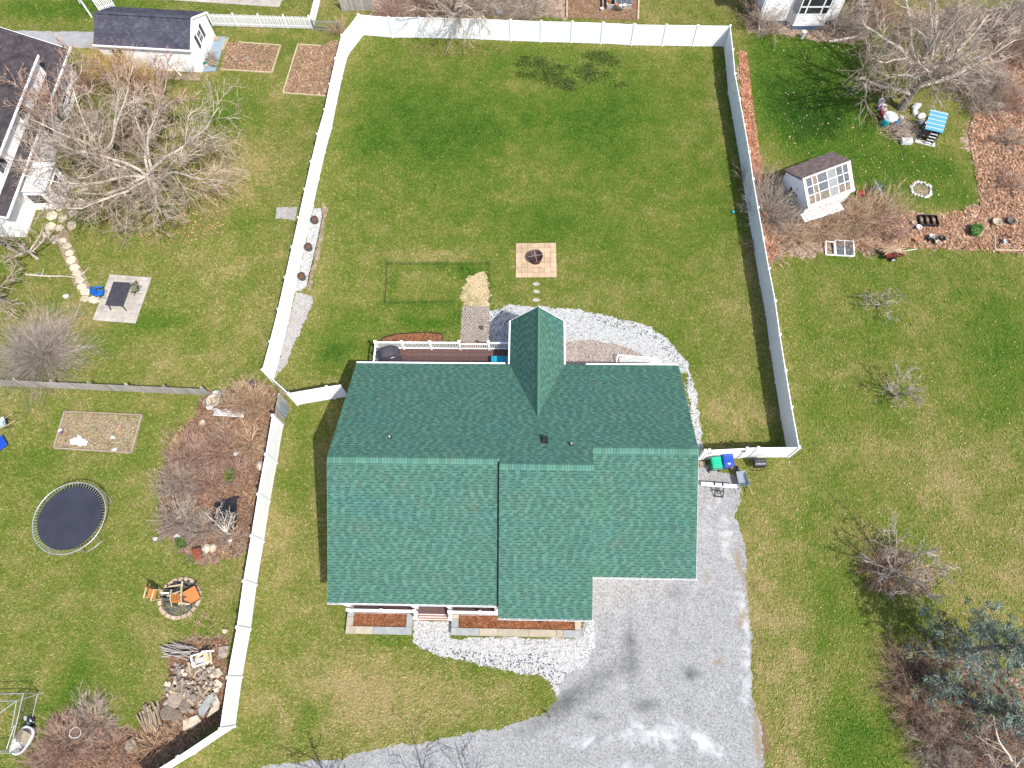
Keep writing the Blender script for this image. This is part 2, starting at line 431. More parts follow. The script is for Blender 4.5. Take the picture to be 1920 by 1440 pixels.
def px(*pts, z=0): return [G(x, y, z) for x, y in pts]
def scatter(name, poly, n, size, mat, z=.01, seed=1, tints=((1, 1, 1),), lift=.05, kind='stuff', parent=None, aspect=.6, tilt=.5, dens=None, wobble=0):
    """many small flat leaf / chip shaped faces strewn over a patch of ground"""
    rng = np.random.default_rng(seed); P = np.array([(p[0], p[1]) for p in poly])
    lo, hi = P.min(0), P.max(0); pts = np.zeros((0, 2))
    for _ in range(40):
        q = rng.uniform(lo, hi, (n*2, 2)); m = inside(poly, q[:, 0], q[:, 1])
        if dens is not None: m &= rng.random(len(q)) < dens(q)
        pts = np.vstack([pts, q[m]])
        if len(pts) >= n: break
    pts = pts[:n]; n = len(pts)
    a = rng.uniform(0, 2*PI, n); s = size*rng.uniform(.6, 1.4, n)
    u = np.stack([np.cos(a), np.sin(a), rng.uniform(-tilt, tilt, n)], 1)*s[:, None]/2
    v = np.stack([-np.sin(a), np.cos(a), rng.uniform(-tilt, tilt, n)], 1)*s[:, None]*aspect/2
    c = np.concatenate([pts, (z+rng.uniform(.2, 1, n)*lift+s*tilt*.4)[:, None]], 1)
    # pointed leaf: 4 corners, tips along u
    V = np.stack([c-u, c-v*1.0, c+u, c+v*1.0], 1).reshape(-1, 3)
    me = bpy.data.meshes.new(name); me.from_pydata(V.tolist(), [], np.arange(4*n).reshape(-1, 4).tolist())
    me.materials.append(mat)
    t = np.array(tints)[rng.integers(0, len(tints), n)]*rng.uniform(.75, 1.2, (n, 1))
    at = me.attributes.new('tint', 'FLOAT_COLOR', 'FACE')
    at.data.foreach_set('color', np.concatenate([t, np.ones((n, 1))], 1).astype(np.float32).ravel())
    o = link(name, me, parent); 
    if kind: o['kind'] = kind
    return o
# ================================================================== SETTING
def build_ground():
    st = .3; xs = np.arange(-62, 56+st, st); ys = np.arange(-14, 68+st, st)
    X, Y = np.meshgrid(xs, ys); nx, ny = len(xs), len(ys)
    # rise and fall of the turf, a few centimetres
    V = np.stack([X.ravel(), Y.ravel(), np.zeros(X.size)], 1)
    g = np.full(X.shape, .28); d = np.zeros(X.shape)
    def blob(arr, p, rx, ry, a, hard=False):
        c = G(*p); k = ((X-c.x)/rx)**2+((Y-c.y)/ry)**2
        arr += a*np.exp(-k*1.2)
    def area(arr, pts, a, soft=1.0):
        q = [G(*p) for p in pts]; m = inside(q, X, Y).astype(float)
        for _ in range(int(soft/st)+1):
            m = (m+np.roll(m, 1, 0)+np.roll(m, -1, 0)+np.roll(m, 1, 1)+np.roll(m, -1, 1))/5
        arr += a*m
    # broad tone of each lawn
    area(g, [(690, 80), (1350, 90), (1400, 470), (600, 470)], .17, 3)
    area(g, [(600, 470), (1400, 470), (1450, 820), (560, 700)], .05, 3)
    area(g, [(460, 870), (620, 760), (620, 1160), (1030, 1300), (480, 1420), (430, 1380)], -.08, 1.5)
    area(g, [(1400, 60), (1600, 80), (1650, 260), (1780, 300), (1840, 400), (1500, 330), (1420, 200)], .34, 2)
    area(g, [(1450, 480), (1920, 470), (1920, 800), (1500, 820)], .08, 2)
    area(g, [(1400, 880), (1500, 860), (1520, 1440), (1420, 1440), (1390, 1000)], -.12, .8)
    area(g, [(0, 0), (370, 0), (180, 36), (0, 36)], .3, 1)
    area(g, [(0, 740), (380, 745), (300, 1000), (300, 1200), (80, 1340), (0, 1250)], .03, 2)
    for p, rx, ry, a in [((850, 255), 6, 3.2, .28), ((790, 180), 4, 3, .2), ((1120, 230), 5, 3, .26), ((1190, 190), 3, 2, .15), ((700, 270), 2.5, 2, .12),
                         ((1050, 420), 4, 2.5, .15), ((620, 660), 1.6, 1.5, .4), ((640, 600), 2, 1, .15), ((1160, 520), 3, 2, .1), ((800, 610), 2.6, .9, .33),
                         ((1480, 190), 4, 4, .25), ((1530, 230), 3, 3, .2), ((1890, 650), 2.5, 3, .3), ((1840, 790), 2, 1.5, .2), ((1500, 600), 2, 2, .12),
                         ((1560, 920), 2.5, 2, .2), ((1600, 1390), 2, 2, .3), ((1540, 1110), 2, 3, .22), ((1650, 1160), 2, 1, .1),
                         ((430, 200), 3, 2.5, .2), ((475, 420), 1.5, 1, .15), ((290, 610), 2, 1.2, .2), ((370, 640), 1.5, 1, .2), ((140, 1290), 1.2, 2, .32), ((90, 840), 2, 1.5, .15),
                         ((570, 820), 1, 3, .15), ((575, 1340), 1, 1, .3), ((740, 1205), 2, .5, .25), ((900, 1270), 3, .7, .15),
                         ((500, 85), 3, 1.5, .2), ((1140, 60), 3, 2, -.1), ((1600, 620), 2, 1, .08), ((820, 502), 3, .35, .4), ((735, 535), .4, 1.2, .35), ((880, 512), 1.1, .5, .35), ((790, 572), 2.6, .4, .35), ((910, 540), .25, 1.2, .4), ((860, 590), .5, 1, .3)]:
        blob(g, p, rx, ry, a)
    for p, rx, ry, a in [((960, 160), 4, .8, -.2), ((1340, 180), .9, 5, -.22), ((680, 440), 3, 2, -.1), ((800, 480), 3, .8, -.2), ((1130, 650), 5, 1, -.12),
                         ((1360, 770), 2, 2, -.25), ((1400, 480), .8, 3, -.15), ((300, 170), 4, 2, -.1), ((440, 330), 3, 3, -.25), ((300, 660), 4, 1.5, -.12), ((110, 610), 3, 1, -.3),
                         ((1780, 900), 3, 2, -.2), ((1640, 840), 2, 1, -.2), ((1850, 1100), 3, 2, -.18), ((700, 1300), 6, 2, -.15), ((520, 650), 2, .4, -.1), ((100, 75), 5, .6, -.3),
                         ((720, 560), 2, 2, -.1), ((590, 560), .8, 3, -.12), ((1370, 690), 2, 1, -.1), ((1000, 570), 3, .6, -.12), ((60, 1150), 2, 3, -.08)]:
        blob(g, p, rx, ry, a)
    for p, rx, ry, a in [((1690, 840), 1.4, 1.1, .3), ((1790, 930), 2.4, .9, .26), ((1860, 950), 1, .8, .25), ((1650, 1100), 2.5, 1, .4), ((1630, 870), 1, 1, .22), ((1620, 855), .7, .8, .25),
                         ((250, 320), 6, 4.5, .38), ((340, 420), 3, 1.4, .28), ((40, 540), 4, 2.2, .3), ((70, 680), 3, 1.2, .42), ((830, 88), 3.5, .7, .35), ((600, 90), 1.2, 1.5, .4),
                         ((1395, 200), .9, 7, .5), ((1410, 380), 1.2, 3, .55), ((1560, 65), 4, 1.2, .45), ((580, 430), .5, 2.4, .35), ((560, 580), .4, 2, .2), ((1290, 640), .5, 1.5, .42), ((1110, 590), .6, .3, .4),
                         ((1418, 1150), .25, 3.5, .55), ((1425, 1330), .25, 3, .5), ((1390, 1010), .5, 2, .4), ((140, 1140), .25, 1.5, .3), ((1730, 1410), 2, 1.5, .4), ((1650, 585), .8, .3, .3),
                         ((960, 1345), 1.8, .15, .15), ((720, 1280), .6, .5, .2), ((1890, 1100), 1, 1.4, .25), ((480, 1400), 1, .5, .2), ((1440, 1390), .4, 1.2, .4), ((740, 980), .1, .1, 0), ((490, 930), .25, 4, .22)]:
        blob(d, p, rx, ry, a)
    idx = np.arange(nx*ny).reshape(ny, nx)
    F = np.stack([idx[:-1, :-1], idx[:-1, 1:], idx[1:, 1:], idx[1:, :-1]], -1).reshape(-1, 4).tolist()
    verts = V.tolist(); o = len(verts)
    verts += [(-700, -700, 0), (700, -700, 0), (700, 700, 0), (-700, 700, 0)]
    c = [int(idx[0, 0]), int(idx[0, -1]), int(idx[-1, -1]), int(idx[-1, 0])]
    F += [(o, o+1, c[1], c[0]), (o+1, o+2, c[2], c[1]), (o+2, o+3, c[3], c[2]), (o+3, o, c[0], c[3])]
    me = bpy.data.meshes.new('lawn'); me.from_pydata(verts, [], F); me.materials.append(M['lawn'])
    for nm, arr, df in (('green', g, .28), ('dirt', d, 0)):
        a = me.attributes.new(nm, 'FLOAT', 'POINT'); a.data.foreach_set('value', np.concatenate([arr.ravel(), np.full(4, df)]).astype(np.float32))
    link('lawn', me, kind='structure')
    build_ground.field = (xs, ys, g, d)
build_ground()

# ---- the stone drive: a grid sheet so that its wear can be told place by place
def build_drive():
    pts = [(1310, 862), (1345, 884), (1382, 892), (1392, 940), (1378, 968), (1393, 1010), (1402, 1085), (1408, 1200), (1412, 1300), (1428, 1380), (1436, 1452), (1440, 1600), (300, 1600), (430, 1445),
           (500, 1437), (640, 1420), (740, 1398), (835, 1384), (930, 1366), (975, 1352), (1030, 1334), (1045, 1312), (1040, 1292), (1026, 1270), (1060, 1240), (1090, 1196), (1098, 1140), (1110, 1060), (1300, 1060), (1306, 900)]
    out = rough_outline(px(*pts), .09, .1, 5)
    EDGES['gravel_driveway'] = out
    tmp = poly_mesh('outline', out, .008, M['drive']); bm = bmesh.new(); bm.from_mesh(tmp); bpy.data.meshes.remove(tmp)
    xs = np.arange(-25, 16, .4); ys = np.arange(-12, 14, .4)
    for v in xs: bmesh.ops.bisect_plane(bm, geom=bm.verts[:]+bm.edges[:]+bm.faces[:], plane_co=(v, 0, 0), plane_no=(1, 0, 0))
    for v in ys: bmesh.ops.bisect_plane(bm, geom=bm.verts[:]+bm.edges[:]+bm.faces[:], plane_co=(0, v, 0), plane_no=(0, 1, 0))
    bm.normal_update()
    for q in bm.faces:
        if q.normal.z < 0: q.normal_flip()
    me = bpy.data.meshes.new('gravel_driveway'); bm.to_mesh(me); bm.free(); me.materials.append(M['drive'])
    n = len(me.vertices); co = np.zeros(n*3); me.vertices.foreach_get('co', co); co = co.reshape(-1, 3)
    def field(name, blobs):
        a = np.zeros(n)
        for p, rx, ry, rot, k in blobs:
            c = G(*p); dx, dy = co[:, 0]-c.x, co[:, 1]-c.y; r = math.radians(rot)
            u, v = dx*math.cos(r)+dy*math.sin(r), -dx*math.sin(r)+dy*math.cos(r)
            a += k*np.exp(-((u/rx)**2+(v/ry)**2))
        at = me.attributes.new(name, 'FLOAT', 'POINT'); at.data.foreach_set('value', a.astype(np.float32))
    field('damp', [((1110, 1285), 2.2, .7, 38, .62), ((1185, 1250), .6, 1.4, 0, .5), ((1180, 1180), .45, 1.6, 0, .45), ((1295, 1262), .55, .5, 0, .9), ((1265, 1110), .7, .6, 30, .6),
                   ((1120, 1345), .5, .3, 0, .8), ((1215, 1322), 1.0, .4, 0, .7), ((1040, 1325), 1.4, .5, 25, .7), ((990, 1370), 2, .4, 12, .45), ((1290, 1335), .4, .5, 0, .5), ((1200, 1415), 2.2, .25, 5, .5), ((1050, 1430), 2, .3, 10, .35), ((1130, 1110), .6, 1.5, 0, .25)])
    field('pale', [((1220, 1380), 2.5, .7, 0, .7), ((1100, 1395), 1.2, .4, 0, .6), ((1330, 1400), 1.8, .35, -35, .6), ((1400, 1180), .25, 3, 0, .7), ((1400, 1290), .2, 2, 0, .6), ((1360, 1000), .6, 2, 0, .55), ((1180, 1440), 2, .4, 0, .6), ((1080, 1120), .8, 1.5, 0, .4), ((1235, 1300), .25, 1.2, 0, .3), ((1375, 1100), .5, .9, 0, .4), ((1330, 930), .8, .8, 0, .5), ((800, 1425), 1, .4, 0, .3)])
    field('tan', [((1398, 1090), .22, 1.7, 8, .95), ((1388, 1165), .22, .8, -25, .9), ((1345, 1245), .6, .25, 35, .8), ((1325, 1080), .5, .7, 0, .5), ((1376, 1035), .3, 1.3, 10, .6), ((1090, 1100), .25, .5, 0, .4), ((1418, 1380), .2, 2, 0, .8), ((1412, 1260), .15, 3, 0, .7), ((1170, 1090), .8, .2, 0, .3)])
    link('gravel_driveway', me, kind='structure')
build_drive()

# ---- stone chip beds and bare ground
sheet('white_gravel_path', px((775, 1165), (846, 1165), (846, 1196), (1094, 1196), (1112, 1150), (1120, 1200), (1100, 1245), (1060, 1262), (1044, 1306), (1036, 1286), (1014, 1268), (960, 1258), (900, 1247), (850, 1236), (800, 1220), (776, 1204)), .016, M['marble'], .09, 3)
sheet('white_gravel_bed', px((914, 585), (960, 573), (1020, 574), (1070, 580), (1120, 588), (1170, 598), (1220, 615), (1262, 645), (1285, 672), (1300, 720), (1312, 770), (1318, 850), (1300, 850), (1290, 700), (900, 700), (905, 640)), .006, M['marble'], .12, 4)
sheet('pea_gravel_bed', px((1050, 640), (1100, 637), (1150, 645), (1200, 660), (1232, 690), (1232, 710), (1050, 710)), .012, M['pea'], .07, 6)
sheet('white_gravel_strip', px((587, 392), (603, 390), (605, 408), (598, 440), (590, 475), (582, 505), (576, 535), (566, 546), (553, 545), (560, 515), (570, 470), (580, 425)), .010, M['marble'], .05, 8)
sheet('grey_gravel_strip', px((552, 546), (585, 555), (578, 590), (556, 640), (530, 690), (514, 712), (520, 680), (535, 630), (545, 585)), .007, M['grey_gravel'], .12, 9)
sheet('grey_gravel_edge', px((604, 380), (616, 390), (606, 440), (596, 490), (582, 545), (576, 545), (590, 480), (600, 430)), .006, M['soil'], .1, 19)
sheet('grey_gravel_pad', px((518, 389), (557, 388), (553, 413), (517, 410)), .006, M['grey_gravel'], .05, 10)
sheet('straw_patch', px((868, 540), (880, 520), (900, 512), (917, 508), (919, 574), (864, 574), (862, 556)), .007, M['straw'], .18, 11)
sheet('asphalt_path', px((-60, 57), (60, 58), (190, 60), (190, 92), (120, 88), (30, 84), (-60, 84)), .007, M['asphalt'], .05, 12)
sheet('bare_bed_soil', px((300, 940), (305, 880), (330, 830), (360, 790), (385, 740), (430, 726), (500, 724), (522, 745), (515, 800), (496, 860), (482, 960), (465, 1030), (440, 1052), (380, 1060), (330, 1020), (296, 1010)), .006, M['compost'], .3, 13)
sheet('pile_ground', px((255, 1372), (300, 1330), (320, 1290), (312, 1235), (325, 1200), (430, 1190), (420, 1350), (300, 1440), (280, 1460), (90, 1460), (95, 1350), (150, 1330), (200, 1340)), .006, M['compost'], .25, 14)
sheet('leaf_litter', px((1800, 245), (1838, 215), (1850, 120), (1800, 60), (1700, 40), (1690, 20), (1960, 10), (1980, 480), (1900, 468), (1820, 466), (1740, 460), (1650, 470), (1560, 476), (1470, 480), (1440, 500), (1420, 440), (1410, 380), (1395, 330), (1440, 350), (1500, 400), (1600, 380), (1680, 395), (1740, 408), (1800, 400), (1838, 385), (1838, 330), (1815, 280)), .006, M['litter'], .4, 15, kind='stuff')
sheet('hedge_leaf_litter', px((1382, 95), (1392, 100), (1402, 180), (1412, 260), (1425, 330), (1412, 330), (1398, 240), (1388, 160)), .007, M['litter'], .3, 16, kind='stuff')
sheet('house_bed_mulch', px((1400, 60), (1440, 66), (1500, 66), (1530, 78), (1600, 82), (1640, 60), (1640, 35), (1400, 30)), .007, M['litter'], .2, 17)
sheet('thicket_litter', px((1690, 1290), (1720, 1240), (1780, 1230), (1990, 1260), (1990, 1520), (1800, 1520), (1740, 1400), (1700, 1340)), .006, M['litter'], .4, 18)
sheet('brush_ground', px((700, 30), (1060, 34), (1060, -60), (680, -60)), .006, M['litter'], .3, 20)

# ---- scattered leaves, chips, stones (nobody could count them)
LT = ((1, .9, .8), (.75, .6, .5), (1.2, 1, .85), (.6, .42, .36))
scatter('fallen_leaves', px((1560, 470), (1680, 395), (1740, 408), (1838, 385), (1815, 250), (1850, 110), (1930, 60), (1960, 480), (1740, 465)), 16000, .16, M['leaf'], seed=2, tints=LT)
scatter('hedge_leaves', px((1384, 95), (1400, 100), (1412, 200), (1430, 330), (1460, 470), (1440, 500), (1414, 380), (1394, 230)), 5000, .13, M['leaf'], seed=3, tints=((1, .55, .45), (.8, .5, .42), (1.1, .9, .75)))
scatter('bed_leaves', px((300, 940), (305, 880), (345, 800), (385, 740), (500, 724), (520, 745), (496, 860), (470, 1010), (430, 1050), (330, 1020)), 9000, .11, M['leaf'], seed=4, tints=((.62, .5, .42), (.45, .34, .27), (.85, .68, .55), (.35, .25, .2)))
scatter('pile_leaves', px((255, 1372), (320, 1290), (312, 1210), (430, 1195), (420, 1350), (290, 1450), (110, 1450), (110, 1350)), 7000, .1, M['leaf'], seed=5, tints=((.62, .5, .42), (.45, .34, .27), (.85, .68, .55), (.35, .25, .2)))
scatter('thicket_leaves', px((1690, 1290), (1720, 1240), (1960, 1260), (1960, 1480), (1800, 1480), (1700, 1340)), 6000, .1, M['leaf'], seed=6, tints=((.62, .5, .42), (.45, .34, .27), (.85, .68, .55), (.35, .25, .2)))
scatter('sapling_leaves', px((1600, 1050), (1680, 1030), (1760, 1070), (1740, 1120), (1640, 1110)), 1500, .09, M['leaf'], seed=7, tints=LT)
scatter('tree_leaves', px((140, 240), (300, 200), (430, 300), (420, 440), (300, 470), (150, 400)), 6000, .1, M['leaf'], seed=8, tints=LT)
scatter('lawn_leaves', px((1440, 480), (1920, 480), (1920, 1240), (1500, 1240)), 900, .07, M['leaf'], seed=9, tints=((1.6, 1.6, 1.5), (1.1, .9, .7)))
scatter('yard_leaves', px((1420, 60), (1640, 90), (1800, 300), (1820, 400), (1500, 330)), 350, .1, M['leaf'], seed=10, tints=((1.8, 1.8, 1.6), (1.2, 1, .8)))
# clumps of clover darker than the turf round it
_r = np.random.default_rng(5); _cl = [(px_, py_, rr) for px_, py_, rr in ((985, 118, .5), (1008, 121, .55), (1022, 133, .6), (1000, 142, .35), (1035, 146, .6), (1056, 156, .55), (1070, 163, .35), (978, 140, .3), (1100, 136, .5), (1107, 147, .4), (1122, 105, .55), (1135, 111, .5), (1150, 118, .35), (1105, 122, .25), (1162, 160, .25), (1052, 128, .3), (1135, 140, .3))]
def _dens(q):
    d = np.zeros(len(q))
    for x, y, rr in _cl:
        c = G(x, y); d = np.maximum(d, np.exp(-(((q[:, 0]-c.x)/rr/1.5)**2+((q[:, 1]-c.y)/rr)**2)))
    return d**1.3
scatter('clover_patch', px((960, 95), (1190, 95), (1190, 175), (960, 175)), 3600, .13, M['leaf_green'], seed=11, tints=((.5, .38, .2), (.8, .62, .3), (1, .75, .35)), lift=.05, dens=_dens, tilt=.7)
# loose dark stones at the edges of the chip beds
SP = ((.12, .12, .12), (.2, .2, .19), (1, 1, 1), (.9, .9, .9))
for nm, poly, k, sd in (('edge_stones', [(1060, 588), (1170, 598), (1262, 645), (1300, 720), (1318, 850), (1300, 850), (1280, 700), (1230, 640), (1120, 605)], 420, 21),
                        ('path_stones', [(776, 1204), (900, 1225), (1030, 1225), (1060, 1262), (1040, 1300), (1014, 1268), (900, 1247), (800, 1220)], 380, 22),
                        ('corner_stones', [(914, 585), (960, 575), (956, 640), (905, 640)], 260, 23)):
    scatter(nm, px(*poly), k, .085, M['stonelet'], seed=sd, tints=SP, lift=.02, z=.02, tilt=.3, aspect=.9)

# ---- blades of grass over the lawns: countless tufts, one object
def build_blades():
    rng = np.random.default_rng(77); xs, ys, g, d = build_ground.field
    N = 620000; X = rng.uniform(-46, 41, N); Y = rng.uniform(-6, 54, N)
    # keep to what the picture can see, denser near than far
    v = np.stack([X, Y, np.full(N, -CAM_H)], 1); zc = v@np.array(CF); U = FPX*(v@np.array(CR))/zc; V_ = FPX*(v@np.array(CU))/zc
    ok = (np.abs(U) < 1040) & (np.abs(V_) < 800) & (rng.random(N) < np.clip((zc.min()/zc)**1.0*1.05, 0, 1))
    for o in [o for o in COL.objects if o.get('kind') == 'structure' and o.name != 'lawn' and not o.parent] + [o for o in COL.objects if o.name.split('.')[0] in ('leaf_litter', 'hedge_leaf_litter')]:
        if o.name in ('bare_bed_soil', 'pile_ground', 'thicket_litter', 'brush_ground', 'house_bed_mulch'): keep = .0
        else: keep = 0.0
        out = EDGES.get(o.name.split('.')[0] if o.name not in EDGES else o.name)
        if out is None: continue
        m = inside(out, X+rng.normal(0, .05, N), Y+rng.normal(0, .05, N)); ok &= ~m
    hb = inside([(-11, 3), (8.7, 3), (8.7, 17.3), (-11, 17.3)], X, Y); ok &= ~hb
    ix = np.clip(((X-xs[0])/(xs[1]-xs[0])).astype(int), 0, len(xs)-1); iy = np.clip(((Y-ys[0])/(ys[1]-ys[0])).astype(int), 0, len(ys)-1)
    gg, dd = g[iy, ix], d[iy, ix]; ok &= rng.random(N) > np.clip((dd-.15)*2.2, 0, .93)
    X, Y, gg = X[ok], Y[ok], gg[ok]; n = len(X)
    a = rng.uniform(0, 2*PI, n); L = rng.uniform(.07, .17, n); Wd = rng.uniform(.02, .045, n); ti = rng.uniform(.05, .75, n)
    c = np.stack([X, Y, np.full(n, .012)], 1); u = np.stack([np.cos(a)*np.cos(ti), np.sin(a)*np.cos(ti), np.sin(ti)], 1)*L[:, None]; w = np.stack([-np.sin(a), np.cos(a), np.zeros(n)], 1)*Wd[:, None]
    V = np.stack([c-w*.6, c+w*.6, c+u*.6+w, c+u], 1).reshape(-1, 3).astype(np.float32)
    me = bpy.data.meshes.new('grass'); me.vertices.add(4*n); me.vertices.foreach_set('co', V.ravel())
    me.loops.add(4*n); me.loops.foreach_set('vertex_index', np.arange(4*n, dtype=np.int32)); me.polygons.add(n); me.polygons.foreach_set('loop_start', np.arange(0, 4*n, 4, dtype=np.int32))
    me.update(calc_edges=True); me.materials.append(M['blades'])
    for nm, arr in (('green', gg), ('shift', rng.normal(0, .11, n))):
        at = me.attributes.new(nm, 'FLOAT', 'FACE'); at.data.foreach_set('value', arr.astype(np.float32))
    link('grass', me, kind='stuff')
# ================================================================== MAIN HOUSE
XL, XR, YF, YB, YM, YG, X1, X2, ZE, SL = -10.859, 8.605, 3.302, 17.2575, 2.691, 4.8755, -1.798, 3.068, 3.0, .4805
house = thing('house', 'large house with green shingled roof in the middle of the gravel and lawns', 'house', (0, 10, 0))
HO = Vector((0, 10, 0))
ridge = lambda yf: ((yf+YB)/2, ZE+SL*(YB-yf)/2)
def sub(v): return Vector(v)-HO
tint_rng = random.Random(11)
def shingle_field(name, O, U, V, vmax, span, parent, mat, e=.143, seed=1, skip=None, wmin=.18, wmax=.34, dark=.28, strip=.03):
    """laminated shingles laid course on course: raised tabs and recessed slots with a dark shadow band of granules"""
    rng = random.Random(seed); N = U.cross(V).normalized(); mb = MB(); j = 0; v = 0.0
    while v < vmax-.01:
        v1 = min(v+e, vmax); a, b = span((v+v1)/2)
        u = a-rng.random()*.7; up = rng.random() < .5
        while u < b-.005:
            w = rng.uniform(wmin, wmax)*(1.1 if up else .8); u0, u1 = max(u, a), min(u+w, b); u += w; up = not up
            if u1-u0 < .01 or (skip and skip(j, (u0+u1)/2)): continue
            h = .016 if up else .007
            T = rng.uniform(.86, 1.2) if up else rng.uniform(.8, 1.05)
            P = lambda uu, vv, hh: O+U*uu+V*vv+N*hh
            if up:
                mb.tint = T
                mb.quad(P(u0, v, h), P(u1, v, h), P(u1, v1, h-.008), P(u0, v1, h-.008))
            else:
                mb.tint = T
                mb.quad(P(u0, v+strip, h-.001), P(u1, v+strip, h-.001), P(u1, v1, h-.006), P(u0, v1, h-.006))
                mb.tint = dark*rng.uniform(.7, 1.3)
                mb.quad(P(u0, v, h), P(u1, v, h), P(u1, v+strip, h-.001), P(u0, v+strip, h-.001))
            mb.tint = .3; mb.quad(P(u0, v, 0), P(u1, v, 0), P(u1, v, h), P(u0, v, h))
        v = v1; j += 1
    o = mb.build(name, mat, parent); o['kind'] = 'stuff'
    return o
variants = []
def tab_meshes(mat):
    r = random.Random(4); out = []
    for k in range(8):
        mb = MB(); up = k % 2 == 0; w = (.2, .2, .26, .22, .3, .17, .24, .26)[k]; h = .016 if up else .008
        mb.tint = r.uniform(.92, 1.1) if up else r.uniform(.8, .95); e = .143
        if up: mb.quad((0, 0, h), (w, 0, h), (w, e, h-.008), (0, e, h-.008))
        else:
            mb.quad((0, .036, h-.001), (w, .036, h-.001), (w, e, h-.006), (0, e, h-.006)); mb.tint = .4
            mb.quad((0, 0, h), (w, 0, h), (w, .036, h-.001), (0, .036, h-.001))
        mb.tint = .45; mb.quad((0, 0, 0), (w, 0, 0), (w, 0, h), (0, 0, h))
        mb.tint = .6; mb.quad((0, 0, 0), (0, 0, h), (0, e, h-.008), (0, e, 0)); mb.quad((w, 0, 0), (w, e, 0), (w, e, h-.008), (w, 0, h))
        out.append((w, mb.mesh('shingle', mat)))
    return out
TABS = tab_meshes(M['roof_green'])
def single_courses(O, U, V, W_, ncourse, parent, limit, seed=3):
    """the courses along the eave, shingle by shingle"""
    rng = random.Random(seed); N = U.cross(V).normalized(); k = 0; q = 0
    Rm = Matrix((U, V, N)).transposed().to_4x4()
    for j in range(ncourse):
        u = 0.0
        while u < W_-.1 and k < limit:
            w, me = TABS[(q % 2)+2*rng.randrange(4)]; q += 1
            if u+w > W_:
                w = W_-u
            o = link('shingle', me, parent); m = Rm.copy(); m.translation = O+U*u+V*(j*.143)
            if u+w >= W_-1e-6:
                m = m @ Matrix.Diagonal((w/TABS[0][0] if me is TABS[0][1] else w/me.vertices[1].co.x, 1, 1, 1))
            o.matrix_parent_inverse = Matrix.Identity(4); o.matrix_basis = m
            u += w; k += 1
    return k
def roof_slab(name, corners, th=.13):
    """corners counter-clockwise seen from above, top surface"""
    mb = MB(); C = [Vector(c) for c in corners]; n = len(C); lo = [c-Vector((0, 0, th)) for c in C]
    mb._add(C+lo, [tuple(range(n)), tuple(range(2*n-1, n-1, -1))]+[(i, n+i, n+(i+1) % n, (i+1) % n) for i in range(n)])
    return mb.build(name, M['roof_green'], house)
cs = math.sqrt(1+SL*SL)
UX = Vector((1, 0, 0)); VF = Vector((0, 1, SL))/cs; VB = Vector((0, -1, SL))/cs
n_single = 0
